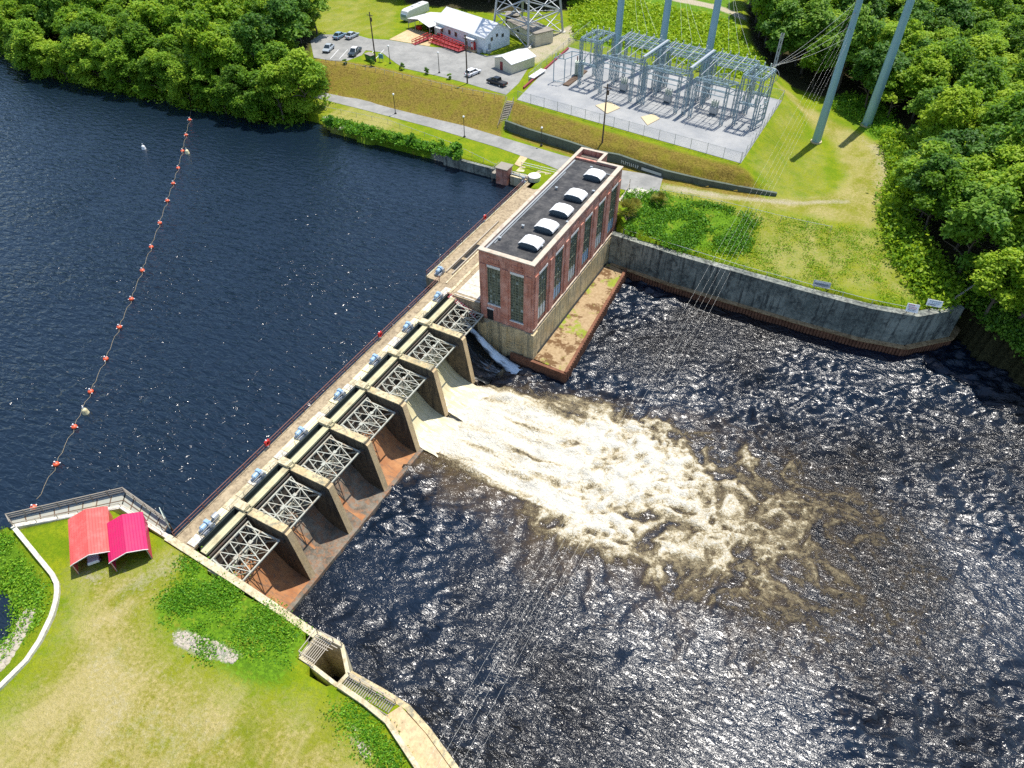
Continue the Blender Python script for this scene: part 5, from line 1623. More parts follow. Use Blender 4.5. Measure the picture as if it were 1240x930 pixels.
# lattice tower, top outside the picture
tw = thing('lattice_tower', 'huge pale grey steel lattice tower rising behind the office out of the photo', 'tower', (-38.5, 167.3, 6))
LEG = [(-30.5, 172.8), (-33.4, 156.6), (-47.2, 161.5), (-45.4, 176.0)]
cxy = (-38.7, 166.7)
HT = 46.0
def leg_at(k, z):
    f = 1 - 0.62 * z / HT
    return Vector((cxy[0] + (LEG[k][0] - cxy[0]) * f, cxy[1] + (LEG[k][1] - cxy[1]) * f, 6 + z))
for k in range(4):
    MB().tube(leg_at(k, 0), leg_at(k, HT), 0.34, 0.25, 8).build('leg', M['galvanised'], tw)
br = MB()
lv = [0, 6, 12, 18, 25, 32, 39, 46]
for a_, b_ in zip(lv[:-1], lv[1:]):
    for k in range(4):
        j = (k + 1) % 4
        br.tube(leg_at(k, a_), leg_at(j, b_), 0.15, n=6).tube(leg_at(j, a_), leg_at(k, b_), 0.15, n=6).tube(leg_at(k, b_), leg_at(j, b_), 0.17, n=6)
        m1 = leg_at(k, (a_ + b_) / 2).lerp(leg_at(j, (a_ + b_) / 2), 0.5)
        br.tube(m1, leg_at(k, (a_ + b_) / 2), 0.09, n=5).tube(m1, leg_at(j, (a_ + b_) / 2), 0.09, n=5)
    br.tube(leg_at(0, b_), leg_at(2, b_), 0.1, n=5)
br.build('bracing', M['galvanised'], tw)
fo = MB()
for k in range(4): fo.bx(LEG[k][0] - 0.7, LEG[k][0] + 0.7, LEG[k][1] - 0.7, LEG[k][1] + 0.7, 5.6, 6.35)
fo.build('footings', M['white_concrete'], tw)

# ------------------------------------------------------------------ switchyard
SA = math.radians(-7)
SX, SY = -3.9, 137.2
ex_, ey_ = (math.cos(SA), math.sin(SA)), (-math.sin(SA), math.cos(SA))
def S(x, y, z): return Vector((SX + x * ex_[0] + y * ey_[0], SY + x * ex_[1] + y * ey_[1], 6.08 + z))


def lattice(mb, p, q, w=0.55, c=0.11, n=None, d=0.07):
    p, q = Vector(p), Vector(q)
    ax = (q - p).normalized()
    up = Vector((0, 0, 1)) if abs(ax.z) < 0.9 else Vector((ey_[0], ey_[1], 0))
    s = ax.cross(up).normalized() * w / 2
    u = s.cross(ax).normalized() * w / 2
    cs = [s + u, s - u, -s - u, -s + u]
    for k in cs: mb.bar(p + k, q + k, c)
    n = n or max(2, int((q - p).length / (w * 1.6)))
    for i in range(n):
        a_, b_ = p.lerp(q, i / n), p.lerp(q, (i + 1) / n)
        for k in range(4):
            mb.bar(a_ + cs[k], b_ + cs[(k + 1) % 4], d) if i % 2 == 0 else mb.bar(a_ + cs[(k + 1) % 4], b_ + cs[k], d)


gs = thing('switchyard_gantry', 'large blue grey steel switchyard gantry of lattice frames and busbars on the gravel pad', 'gantry', tuple(S(12, 6, 0)))
H1, H2 = 8.8, 10.2
class Pieces:
    def tube(self, *a, **k):
        MB().tube(*a, **k).build('insulator', M['tank_green'], gs)
        return self


ins = Pieces()
bus = MB()
for (x0, x1) in ((0.0, 8.2), (11.6, 20.0), (23.6, 31.2)):
    for (yy, hh) in ((0, H1), (6.4, H1 - 1.6)):
        mb = MB()
        lattice(mb, S(x0, yy, 0), S(x0, yy, hh), 0.6)
        lattice(mb, S(x1, yy, 0), S(x1, yy, hh), 0.6)
        lattice(mb, S(x0, yy, hh), S(x1, yy, hh), 0.5)
        mb.bar(S(x0, yy, hh - 1.4), S(x1, yy, hh - 1.4), 0.16).bar(S(x0, yy, hh - 2.6), S(x1, yy, hh - 2.6), 0.14)
        mb.build('portal_frame', M['blue_grey_steel'], gs)
    mb = MB()
    for x in (x0, x1): mb.bar(S(x, 0, H1), S(x, 6.4, H1 - 1.6), 0.18).bar(S(x, 0, H1 - 2), S(x, 6.4, H1 - 2.6), 0.14)
    for k in range(4):
        x = x0 + (x1 - x0) * (k + 0.5) / 4
        mb.bar(S(x, 0, H1 + 0.25), S(x, 6.4, H1 - 1.3), 0.11)
        for yy in (1.6, 4.4): mb.bar(S(x0, yy, H1 - 0.3 * yy * 0.8 - 0.6), S(x1, yy, H1 - 0.3 * yy * 0.8 - 0.6), 0.09)
    mb.build('bay_rails', M['blue_grey_steel'], gs)
    for k in range(3):
        x = x0 + (x1 - x0) * (k + 0.5) / 3
        bus.tube(S(x, -0.6, H1 + 1.2), S(x, 12.6, H2 + 0.9), 0.07, n=6)
        for yy in (0, 3.2, 6.4): ins.tube(S(x, yy, H1 - 0.25 * yy * 0.25 + 0.2 - (1.4 if yy > 6 else 0.5 if yy > 3 else 0)), S(x, yy, H1 + 1.2), 0.14, n=6)
        bus.tube(S(x, 3.0, 5.0), S(x, 3.0, H1 + 0.9), 0.05, n=5)
# tall posts with cross beams
for x in (10.3, 21.9):
    mb = MB()
    lattice(mb, S(x, 0.3, 0), S(x, 0.3, H2), 0.7, 0.13)
    lattice(mb, S(x, 12.6, 0), S(x, 12.6, H2 + 0.3), 0.7, 0.13)
    lattice(mb, S(x, 0.3, H2), S(x, 13.0, H2 + 0.3), 0.6, 0.13)
    mb.build('tall_frame', M['blue_grey_steel'], gs)
    m2 = MB().bar(S(x, 0.3, H2 + 0.4), S(x, 12.6, H2 + 0.7), 0.5, 0.2)
    m2.build('tall_beam', M['galvanised'], gs)
# back gantry
for (x0, x1) in ((-0.5, 9.4), (11.2, 21.0), (22.8, 32.6)):
    mb = MB()
    for yy in (9.4, 12.8):
        for x in (x0, x1): lattice(mb, S(x, yy, 0), S(x, yy, H2), 0.55)
        lattice(mb, S(x0, yy, H2), S(x1, yy, H2), 0.6, 0.12)
        if yy > 10: lattice(mb, S(x0, yy, H2 - 2.2), S(x1, yy, H2 - 2.2), 0.4, 0.1)
    for k in range(6):
        x = x0 + (x1 - x0) * k / 5
        mb.bar(S(x, 9.4, H2), S(x, 12.8, H2), 0.14)
    mb.build('back_frame', M['blue_grey_steel'], gs)
    for k in range(5):
        x = x0 + (x1 - x0) * (k + 0.5) / 5
        bus.tube(S(x, 6.4, H2 - 0.3), S(x, 12.8, H2 + 0.9), 0.06, n=5)
        ins.tube(S(x, 12.8, H2 + 0.2), S(x, 12.8, H2 + 1.3), 0.13, n=6)
# end bays: left cluster and right cluster
for (x0, x1, nm) in ((-7.0, -2.2, 'l'), (33.4, 37.6, 'r')):
    mb = MB()
    for x in (x0, x1):
        for yy in (2.0, 9.0): lattice(mb, S(x, yy, 0), S(x, yy, H2 + 0.6), 0.55)
    for yy in (2.0, 9.0):
        lattice(mb, S(x0, yy, H2 + 0.6), S(x1, yy, H2 + 0.6), 0.5)
        lattice(mb, S(x0, yy, 5.2), S(x1, yy, 5.2), 0.4)
    for x in (x0, x1, (x0 + x1) / 2):
        lattice(mb, S(x, 2.0, H2 + 0.6), S(x, 9.0, H2 + 0.6), 0.5)
        mb.bar(S(x, 2, 5), S(x, 9, 7.5), 0.12).bar(S(x, 9, 5), S(x, 2, 7.5), 0.12)
    mb.build('end_frame', M['blue_grey_steel'], gs)
    for k in range(3):
        for yy in (2.6, 5.2, 7.8):
            x = x0 + (x1 - x0) * (k + 0.5) / 3
            ins.tube(S(x, yy, H2 + 0.8), S(x, yy, H2 + 2.2), 0.15, n=6).tube(S(x, yy, 5.3), S(x, yy, 6.7), 0.15, n=6)
            bus.tube(S(x, yy, 6.7), S(x, yy, H2 + 0.4), 0.05, n=5)
bus.build('busbars', M['galvanised'], gs)
rnd = random.Random(21)
for k in range(16):
    mb = MB()
    x = rnd.uniform(-6.5, 37)
    y = rnd.choice([3.2, 8.6, 10.6])
    z = rnd.uniform(7.2, 10.6)
    mb.bar(S(x, y, z), S(x + rnd.uniform(0.8, 3), y + rnd.uniform(-0.6, 0.6), z + rnd.uniform(-0.8, 0.8)), 0.12)
    mb.bar(S(x, y, z), S(x, y, z - 1.6), 0.16)
    mb.build('switch_arm', M['blue_grey_steel'], gs)
mb = MB()
lattice(mb, S(36.4, 12.5, H2), S(36.4, 12.5, H2 + 7), 0.5, 0.12)
mb.build('spire', M['galvanised'], gs)

# breakers on the ground between the frames
for i, (x, y) in enumerate(((4, 4.6), (15.8, 4.6), (27.4, 4.6))):
    p = S(x, y, 0)
    t = thing('circuit_breaker', ['grey circuit breaker under the left bay of the switchyard gantry', 'grey circuit breaker under the middle bay of the switchyard gantry', 'grey circuit breaker under the right bay of the switchyard gantry'][i], 'circuit breaker', tuple(p), SA, 'circuit breakers under the gantry')
    MB().bx(-0.9, 0.9, -0.6, 0.6, 0.5, 1.8).build('cabinet', M['galvanised'], t, local=True)
    mb = MB()
    for q in (-0.6, 0, 0.6): mb.tube((q, -0.25, 1.8), (q, -0.5, 3.2), 0.13, n=6).tube((q, 0.25, 1.8), (q, 0.5, 3.2), 0.13, n=6)
    mb.build('bushings', M['tank_green'], t, local=True)
    MB().bx(-0.8, -0.7, -0.5, 0.5, 0, 0.5).bx(0.7, 0.8, -0.5, 0.5, 0, 0.5).build('legs', M['blue_grey_steel'], t, local=True)
# transformer with pit
p = at3(701, 91, 6.1)
t = thing('transformer', 'pale blue transformer standing at the end of a long timber pit', 'transformer', tuple(p), math.radians(20))
loft(mb := MB(), [[(-1.1, -0.9, z), (1.1, -0.9, z), (1.1, 0.9, z), (-1.1, 0.9, z)] for z in (0.2, 3.4)])
for k in range(5): mb.bx(-1.0 + k * 0.45, -0.8 + k * 0.45, -1.15, -0.9, 0.5, 3.0)
mb.build('tank', M['tank_green'], t, local=True)
mb = MB()
for q in (-0.6, 0, 0.6): mb.tube((q, 0, 3.4), (q, 0, 4.6), 0.15, n=6)
mb.build('bushings', M['rail_rust'], t, local=True)
a_, b_ = at3(685, 104, 6.1), at3(708, 86, 6.1)
tag(MB().bar(a_ + Vector((0, 0, 0.12)), b_ + Vector((0, 0, 0.12)), 1.6, 0.25).bar(a_ + Vector((0, 0, 0.26)), b_ + Vector((0, 0, 0.26)), 1.2, 0.03).build('timber_pit', M['wood_brown'], origin=tuple(a_)), 'long brown timber pit cover on the gravel in front of the pale transformer', 'pit cover')
p0, p1 = at3(670, 99, 6.1), at3(683, 101, 6.1)
t = thing('disconnect_switch', 'thin blue grey two legged switch stand near the left gravel yard fence', 'switch stand', tuple(p0))
p2 = p0 + Vector((2.0, 6, 0)); p3 = p1 + Vector((2.0, 6, 0))
mb = MB()
for q in (p0, p1, p2, p3): mb.bar(q, q + Vector((0, 0, 5.8)), 0.16)
mb.bar(p0 + Vector((0, 0, 5.8)), p1 + Vector((0, 0, 5.8)), 0.16).bar(p2 + Vector((0, 0, 5.8)), p3 + Vector((0, 0, 5.8)), 0.16).bar(p0 + Vector((0, 0, 0.3)), p1 + Vector((0, 0, 0.3)), 0.14).bar(p0 + Vector((0, 0, 5.8)), p2 + Vector((0, 0, 5.8)), 0.14).bar(p1 + Vector((0, 0, 5.8)), p3 + Vector((0, 0, 5.8)), 0.14)
mb.build('frame', M['blue_grey_steel'], t)
mb = MB()
for f in (0.15, 0.5, 0.85):
    q = p0.lerp(p1, f)
    mb.tube(q + Vector((0, 0, 5.9)), q + Vector((0, 0, 7.0)), 0.14, n=6)
mb.build('insulators', M['tank_green'], t)
p = at3(914, 156, 6.1)
t = thing('switch_rack', 'leaning ladder like steel switch rack alone near the right gravel yard fence', 'switch rack', tuple(p))
mb = MB()
e = Vector((0.9, 2.6, 0))
for q in (p, p + e): mb.bar(q, q + Vector((0, 0, 5.4)), 0.2)
for k in range(8): mb.bar(p + Vector((0, 0, 0.5 + 0.65 * k)), p + e + Vector((0, 0, 0.5 + 0.65 * k + (0.3 if k % 2 else -0.3))), 0.12)
mb.build('rack', M['blue_grey_steel'], t)
MB().tube(p + e * 0.5 + Vector((0, 0, 5.4)), p + e * 0.5 + Vector((0, 0, 6.4)), 0.2, n=8).build('cap', M['sign_white'], t)
for i, q in enumerate(([(721, 128), (738, 123), (751, 131), (735, 138)], [(776, 142), (791, 138), (799, 144), (784, 152)])):
    P = pxpoly(q, 6.1)
    tag(MB().prism(P, 6.0, 6.22).build('equipment_pad', M['tan_pad'], origin=(P[0][0], P[0][1], 6.0)), ['sand coloured equipment pad on the gravel, behind the wooden pole', 'sand coloured equipment pad on the gravel in front of the middle bay'][i], 'pad', 'tan pads on the gravel yard')
a_, b_ = at3(643, 97, 6.1), at3(658, 87, 6.1)
t = thing('flat_bed', 'low white flat bed lying along the gravel yard fence', 'flat bed', tuple(a_))
MB().bar(a_ + Vector((0, 0, 0.6)), b_ + Vector((0, 0, 0.6)), 1.6, 0.2).build('deck', M['sign_white'], t)
MB().bar(a_ + Vector((0, 0, 0.3)), b_ + Vector((0, 0, 0.3)), 0.8, 0.5).build('frame', M['duct_grey'], t)


def fence(pts, label, h=2.2, gap=3.6, cat='fence', name='chain_link_fence', mesh=True):
    pts = [Vector(p) for p in pts]
    c = sum(pts, Vector()) / len(pts)
    t = thing(name, label, cat, (c.x, c.y, min(p.z for p in pts)))
    me_, ra = MB(), MB()
    for a_, b_ in zip(pts[:-1], pts[1:]):
        n = max(1, round((b_ - a_).length / gap))
        for k in range(n + 1):
            q = a_.lerp(b_, k / n)
            if k < n or b_ is pts[-1]: MB().tube(q, q + Vector((0, 0, h + 0.15)), 0.05, n=5).build('post', M['galvanised'], t)
        ra.bar(a_ + Vector((0, 0, h)), b_ + Vector((0, 0, h)), 0.05)
        me_.add([a_, b_, b_ + Vector((0, 0, h)), a_ + Vector((0, 0, h))], [(0, 1, 2, 3)])
    ra.build('top_rail', M['galvanised'], t)
    if mesh: me_.build('wire_mesh', M['chain_link'], t)
    return t


Z6 = 6.05
fence([at3(627, 121.5, Z6), at3(896, 197, Z6)], 'chain link fence along the front of the gravel switchyard above the slope')
fence([at3(897, 197, Z6), at3(947, 122, Z6)], 'chain link fence along the right side of the switchyard by the lawn')
fence([at3(947, 121, Z6), at3(688, 56.5, Z6)], 'chain link fence along the back of the switchyard by the weedy meadow')
fence([at3(640, 100, Z6), at3(662, 80, Z6), at3(700, 47, Z6), at3(714, 36, Z6)], 'chain link fence between the sandy yard of the lattice tower and the switchyard')
kb = MB()
a_, b_ = at3(634, 108, 6), at3(688, 60, 6)
kb.bar(a_ + Vector((0, 0, 0.25)), b_ + Vector((0, 0, 0.25)), 0.4, 0.6)
tag(kb.build('low_wall', M['maroon'], origin=tuple(a_)), 'low dark red kerb wall along the left edge of the switchyard', 'low wall')
fence([at3(395, 76.5, 6.0), at3(455, 87, 6.0), at3(510, 100, 6.0), at3(560, 112, 6.0), at3(612, 121, 6.0)], 'low post and wire fence along the top of the dry slope by the parking lot', 1.0, 3.0, mesh=False, name='wire_fence')
fp = [(790, 236), (805, 237), (838, 243), (872, 250), (905, 258), (945, 268), (976, 275), (1005, 281)]
fence([at3(x, y, 2.0) for x, y in fp], 'short post and wire fence between the lawn and the weedy river bank', 1.2, 7.0, mesh=False, name='wire_fence')
fence([at3(755, 283, 0.1), at3(830, 306, 0.1), at3(900, 328, 0.1), at3(985, 351, 0.1), at3(1055, 369, 0.1), at3(1100, 378, 0.1)], 'thin wire fence along the top of the long river retaining wall', 1.0, 4.5, mesh=False, name='wire_fence')
fence([at3(395, 134, 1.9), at3(470, 150, 1.9), at3(545, 177, 1.9), at3(600, 204, 2.0)], 'fine wire fence above the shore plants by the lake corner', 1.0, 4.0, mesh=False, name='wire_fence')

# steps and timber wall on the slope
sw = thing('stairway', 'long narrow grey wooden stairway up the dry slope to the parking lot', 'stairs', (*at(607, 157, 2), 2))
p0, p1 = at3(607, 157, 2.3), at3(618, 122, 6.5)
mb = MB()
n = 17
dxy = (p1 - p0); sd = Vector((dxy.y, -dxy.x, 0)).normalized()
for k in range(n):
    q = p0.lerp(p1, (k + 0.5) / n)
    mb.bar(q - sd * 0.8, q + sd * 0.8, 0.42, 0.12)
mb.build('treads', M['wood_grey'], sw)
mb = MB()
for s in (-0.85, 0.85):
    mb.bar(p0 + sd * s - Vector((0, 0, 0.15)), p1 + sd * s - Vector((0, 0, 0.15)), 0.1, 0.3)
    mb.bar(p0 + sd * s + Vector((0, 0, 0.95)), p1 + sd * s + Vector((0, 0, 0.95)), 0.08)
    for k in range(6): mb.bar(p0.lerp(p1, k / 5) + sd * s, p0.lerp(p1, k / 5) + sd * s + Vector((0, 0, 0.95)), 0.08)
mb.build('stringers', M['wood_grey'], sw)
tp = [(612, 157), (640, 167), (690, 182), (720, 192), (748, 197), (775, 206), (805, 215), (850, 224), (895, 231), (940, 237)]
P_ = [at(x, y, 2.0) for x, y in tp]
tw_ = poly_wall('timber_wall', P_, 1.2, [4.1, 4.0, 3.9, 3.8, 3.8, 3.7, 3.5, 3.2, 2.9, 2.5], 0.5, M['timber_wall'], 'long dark green timber retaining wall at the foot of the slope behind the road', cap=M['timber_wall'])
# pale painted panels with scrawled lettering on the timber wall right of the powerhouse
mb = MB()
for i, (a_, b_, z0, z1) in enumerate((((752.5, 199.5), (774, 206.5), 2.3, 3.3), ((777, 207.5), (801, 214.6), 2.25, 3.2))):
    A_, B_ = at3(*a_, 2.0), at3(*b_, 2.0)
    d_ = (B_ - A_); nrm = Vector((d_.y, -d_.x, 0)).normalized()
    A_, B_ = A_ + nrm * 0.3, B_ + nrm * 0.3
    if i == 1: mb.add([A_ + Vector((0, 0, 0.5)), B_ + Vector((0, 0, 0.35)), B_ + Vector((0, 0, 0.95)), A_ + Vector((0, 0, 1.1))], [(0, 1, 2, 3)])
    else:
        r_ = random.Random(3)
        for k in range(9):
            f = k / 9
            q = A_.lerp(B_, f + 0.02); q2 = A_.lerp(B_, f + 0.07)
            mb.bar(q + Vector((0, 0, 0.45)), q + Vector((0, 0, 1.15)), 0.1)
            mb.bar(q + Vector((0, 0, r_.choice([0.5, 0.8, 1.1]))), q2 + Vector((0, 0, r_.choice([0.5, 0.8, 1.1]))), 0.1)
mb.build('painted_panel', M['mural'], tw_)


# ------------------------------------------------------------------ poles, lamps, wires
def steel_pole(x, y, z, h, r0, r1, label):
    t = thing('transmission_pole', label, 'steel pole', (x, y, z), 0, 'tall blue grey steel poles')
    mb = MB()
    for k in range(4):
        f0, f1 = k / 4, (k + 1) / 4
        mb.tube((x, y, z - 0.5 + (h + 0.5) * f0), (x, y, z - 0.5 + (h + 0.5) * f1), r0 + (r1 - r0) * f0 - (0.02 if k else 0), r0 + (r1 - r0) * f1, 12)
    mb.build('shaft', M['pole_steel'], t)
    MB().tube((x, y, z - 0.3), (x, y, z + 0.3), r0 + 0.25, n=14).build('footing', M['tan_pad'], t)
    c = MB().tube((x, y, z + h), (x, y, z + h + 0.25), r1 + 0.05, n=12)
    for zz in (h - 1.5, h - 4.5, h - 7.5): c.bar((x - 0.2, y - r1 - 0.9, z + zz), (x - 0.2, y + r1 * 0.5, z + zz), 0.2)
    c.build('fittings', M['galvanised'], t)
    return t


p1_ = at(988, 172, 5.0)
p2_ = at(1048, 152, 4.2)
pz1, pz2 = ground_z(*p1_), ground_z(*p2_)
p1_ = at(988, 172, pz1); p2_ = at(1049, 152, pz2)
steel_pole(*p1_, pz1, 32.0, 1.0, 0.6, 'tall blue grey steel pole on the lawn with its top in the photo')
steel_pole(*p2_, pz2, 38.0, 1.12, 0.7, 'tall blue grey steel pole at the forest edge, thickest of the five')
for (px, py), lb in (((746, 66), 'blue grey steel pole behind the left bay of the switchyard'), ((799, 76), 'blue grey steel pole behind the middle of the switchyard'), ((853, 92), 'blue grey steel pole behind the right bay of the switchyard')):
    steel_pole(*at(px, py, 6), 6, 36, 1.0, 0.7, lb)


def wood_pole(px, py, z, h, label, guy=None):
    x, y = at(px, py, z)
    t = thing('utility_pole', label, 'utility pole', (x, y, z))
    MB().tube((x, y, z - 0.5), (x, y, z + h), 0.2, 0.13, 8).build('shaft', M['pole_wood'], t)
    MB().bar((x - 0.9, y, z + h - 0.8), (x + 0.9, y, z + h - 0.8), 0.14).tube((x + 0.3, y, z + h - 2.2), (x + 0.3, y, z + h - 1.3), 0.22, n=8).build('crossarm', M['pole_wood'], t)
    return Vector((x, y, z + h))


W1 = wood_pole(455, 75, 6, 12.2, 'dark wooden utility pole beside the green dumpster')
W2 = wood_pole(566, 101, 6, 11.4, 'dark wooden utility pole beside the white hatchback')
W3 = wood_pole(729, 176, 4.0, 13.4, 'dark wooden utility pole on the slope behind the powerhouse roof')


def lamp(px, py, z, h, label):
    x, y = at(px, py, z)
    t = thing('lamp_post', label, 'lamp post', (x, y, z), 0, 'thin lamp posts')
    MB().tube((x, y, z - 0.2), (x, y, z + h), 0.09, 0.07, 6).tube((x, y, z - 0.1), (x, y, z + 0.25), 0.3, n=8).build('pole', M['black_iron'], t)
    MB().ball((x, y, z + h + 0.2), 0.26, 8, 6).build('lantern', M['sign_white'], t)


for a in ((479, 138, 2, 4.6, 'thin lamp post on the mown bank beside the bend of the road'), (562.5, 166, 2, 4.6, 'thin lamp post on the lawn midway along the road'),
          (655.5, 176, 2.2, 3.9, 'thin lamp post in front of the dark timber wall'), (532, 88.5, 6, 4.8, 'thin lamp post standing at the parking lot edge before the office'),
          (472.5, 77, 6, 4.2, 'thin lamp post beside the pale blue notice box'), (394, 118, 2, 3.6, 'thin lamp post at the shady left end of the road')):
    lamp(*a)


def wire(p, q, sag, r=0.045, n=16):
    pts = []
    for k in range(n + 1):
        f = k / n
        v = Vector(p).lerp(Vector(q), f)
        v.z -= sag * 4 * f * (1 - f)
        pts.append(v)
    return pts


def wires(name, lst, label, r=0.035):
    mb = MB()
    for pts in lst:
        for a_, b_ in zip(pts[:-1], pts[1:]): mb.tube(a_, b_, r, n=4, caps=False)
    o = mb.build(name, M['wire'], origin=tuple(lst[0][0]))
    return tag(o, label, 'power line', 'power lines')


zt = pz1 + 32
for i, (oz, ox, ex, lb) in enumerate(((-2.0, 0, 496, 'pale power line crossing the river from the lawn pole, leftmost strand'), (-4.6, 0.2, 512, 'pale power line crossing the river, second strand from the left'),
                                   (-6.8, 0.4, 524, 'pale power line crossing the river, middle strand'), (-8.0, 0.6, 540, 'pale power line crossing the river, fourth strand from the left'), (-9.6, 0.8, 556, 'pale power line crossing the river, rightmost strand'))):
    q = at3(ex, 960, 26)
    wires('power_line', [wire((p1_[0] - 0.6 + ox, p1_[1] - 0.8, zt + oz), q, 1.2, n=20)], lb, 0.0045)
for i in range(4):
    a_ = S(36.5, 3 + 2.2 * i, H2 + 1.2)
    wires('power_line', [wire(a_, (p1_[0], p1_[1], zt - 2 - 2.4 * i), 1.0)], ['slack wire from the switchyard to the lawn pole, topmost', 'slack wire from the switchyard to the lawn pole, second from top', 'slack wire from the switchyard to the lawn pole, third from top', 'slack wire from the switchyard to the lawn pole, lowest'][i], 0.025)
for i, (px, py) in enumerate(((746, 66), (799, 76), (853, 92))):
    X, Y_ = at(px, py, 6)
    wires('power_line', [wire((X, Y_, 38 - 3 * k), S(2 + 11.6 * i + 2.6 * k, 12.8, H2 + 1.3), 0.8) for k in range(3)], ['three thin wires dropping from the left steel pole to the gantry', 'three thin wires dropping from the middle steel pole to the gantry', 'three thin wires dropping from the right steel pole to the gantry'][i], 0.018)
# big looped jumpers at the right end of the gantry
mb = MB()
for k in range(4):
    c0 = S(37.6, 2.4 + 1.6 * k, H2 + 0.8)
    pts = [c0 + Vector((1.6 * math.sin(a), 0.2, 1.5 * math.cos(a) - 0.8)) for a in np.linspace(-0.3, 3.4, 12)]
    for a_, b_ in zip(pts[:-1], pts[1:]): mb.tube(a_, b_, 0.05, n=4, caps=False)
mb.build('jumper_loops', M['galvanised'], gs)

# ------------------------------------------------------------------ signs on the river wall
def sign(px, py, z, w, h, mat, label, lines, lean=0.45):
    x, y = at(px, py, z)
    t = thing('warning_sign', label, 'sign', (x, y, z), math.radians(8))
    loft(mb := MB(), [[(-w / 2, 0, 0.5), (w / 2, 0, 0.5), (w / 2, 0.05, 0.5), (-w / 2, 0.05, 0.5)], [(-w / 2, h * lean, 0.5 + h), (w / 2, h * lean, 0.5 + h), (w / 2, h * lean + 0.05, 0.5 + h), (-w / 2, h * lean + 0.05, 0.5 + h)]])
    mb.build('board', M[mat], t, local=True)
    MB().bar((-w / 3, 0.15, -0.4), (-w / 3, h * lean + 0.1, 0.4 + h), 0.1).bar((w / 3, 0.15, -0.4), (w / 3, h * lean + 0.1, 0.4 + h), 0.1).build('posts', M['wood_brown'], t, local=True)
    r_ = random.Random(w * 10)
    for m_, z0, th, f0, f1 in lines:
        s = MB()
        x_ = -w / 2 * f0
        while x_ < w / 2 * f1:
            L = r_.uniform(0.12, 0.3) * (w / 2.2)
            s.bar((x_, h * lean * z0 - 0.012, 0.5 + h * z0), (min(x_ + L, w / 2 * f1), h * lean * z0 - 0.012, 0.5 + h * z0), 0.012, th)
            x_ += L + 0.06
        s.build('lettering', M[m_], t, local=True)


sign(993, 351, 0.15, 2.9, 1.0, 'duct_grey', 'grey weathered sign board alone on the sunny middle of the river wall', [('sign_white', 0.75, 0.16, 0.8, 0.8), ('black_iron', 0.48, 0.14, 0.8, 0.8), ('black_iron', 0.2, 0.1, 0.6, 0.6)])
sign(1102, 381, 0.15, 1.9, 1.3, 'sign_white', 'white sign board with small red lettering near the river wall corner', [('red_paint', 0.84, 0.16, 0.8, 0.3), ('red_paint', 0.6, 0.1, 0.7, 0.7), ('red_paint', 0.42, 0.1, 0.6, 0.7), ('black_iron', 0.24, 0.08, 0.7, 0.6)])
sign(1129, 374, 0.3, 2.4, 1.0, 'sign_white', 'wide white sign board with dark blue lettering at the shaded end of the river wall', [('sign_blue', 0.8, 0.14, 0.7, 0.85), ('black_iron', 0.22, 0.2, 0.85, 0.2), ('sign_blue', 0.5, 0.1, 0.4, 0.6)])

# ------------------------------------------------------------------ lake corner: hut, tank
hx, hy = at(609.5, 215, 1.2)
t = thing('pump_hut', 'small brick pump hut with a plank roof standing at the lake corner', 'hut', (hx, hy, 0), 0.0)
MB().bx(hx - 1.3, hx + 1.3, hy - 0.9, hy + 1.6, -2.5, 3.5).build('wall', M['red_brick'], t)
MB().bx(hx - 1.5, hx + 1.5, hy - 1.1, hy + 1.9, 3.5, 3.68).build('roof', M['wood_grey'], t)
MB().bx(hx - 2.5, hx - 1.5, hy - 0.8, hy + 2.6, 1.9, 2.05).bar((hx - 2.5, hy - 0.8, 3.0), (hx - 2.5, hy + 2.6, 3.0), 0.08).bar((hx - 2.4, hy - 0.7, -2), (hx - 2.4, hy - 0.7, 3), 0.14).build('landing', M['wood_grey'], t)
MB().bx(-7.2, 9.0, 97.52, 102.6, -3, 1.98).build('slab', M['pale_concrete'], idk)
tx_, ty_ = at(647, 218, 2.0)
t = thing('water_tank', 'round pale green water tank on the deck end behind the powerhouse', 'tank', (tx_, ty_, 2))
MB().tube((tx_, ty_, 2.0), (tx_, ty_, 3.0), 1.25, n=20).build('drum', M['tank_green'], t)
MB().tube((tx_, ty_, 3.0), (tx_, ty_, 3.12), 1.35, 1.2, n=20).build('lid', M['white_paint'], t)
px_, py_ = at(634, 221, 2.0)
t = thing('valve_stand', 'grey blue valve stand near the round tank on the deck end', 'valve', (px_, py_, 2))
MB().tube((px_, py_, 2), (px_, py_, 3.0), 0.2, n=8).bx(px_ - 0.4, px_ + 0.4, py_ - 0.3, py_ + 0.3, 2, 2.3).build('stand', M['blue_machine'], t)
MB().tube((px_ - 0.4, py_, 3.1), (px_ + 0.4, py_, 3.1), 0.3, n=10).build('motor', M['galvanised'], t)
railing('railing', [(-7.0, 97.7, 2.0), (-3.0, 97.7, 2.0)], 'short white railing at the lake end of the deck beside the tank', mat='white_paint')
railing('railing', [(-7.0, 102.4, 2.0), (2.0, 102.5, 2.0)], 'short white railing between the round tank and the lawn', mat='white_paint')
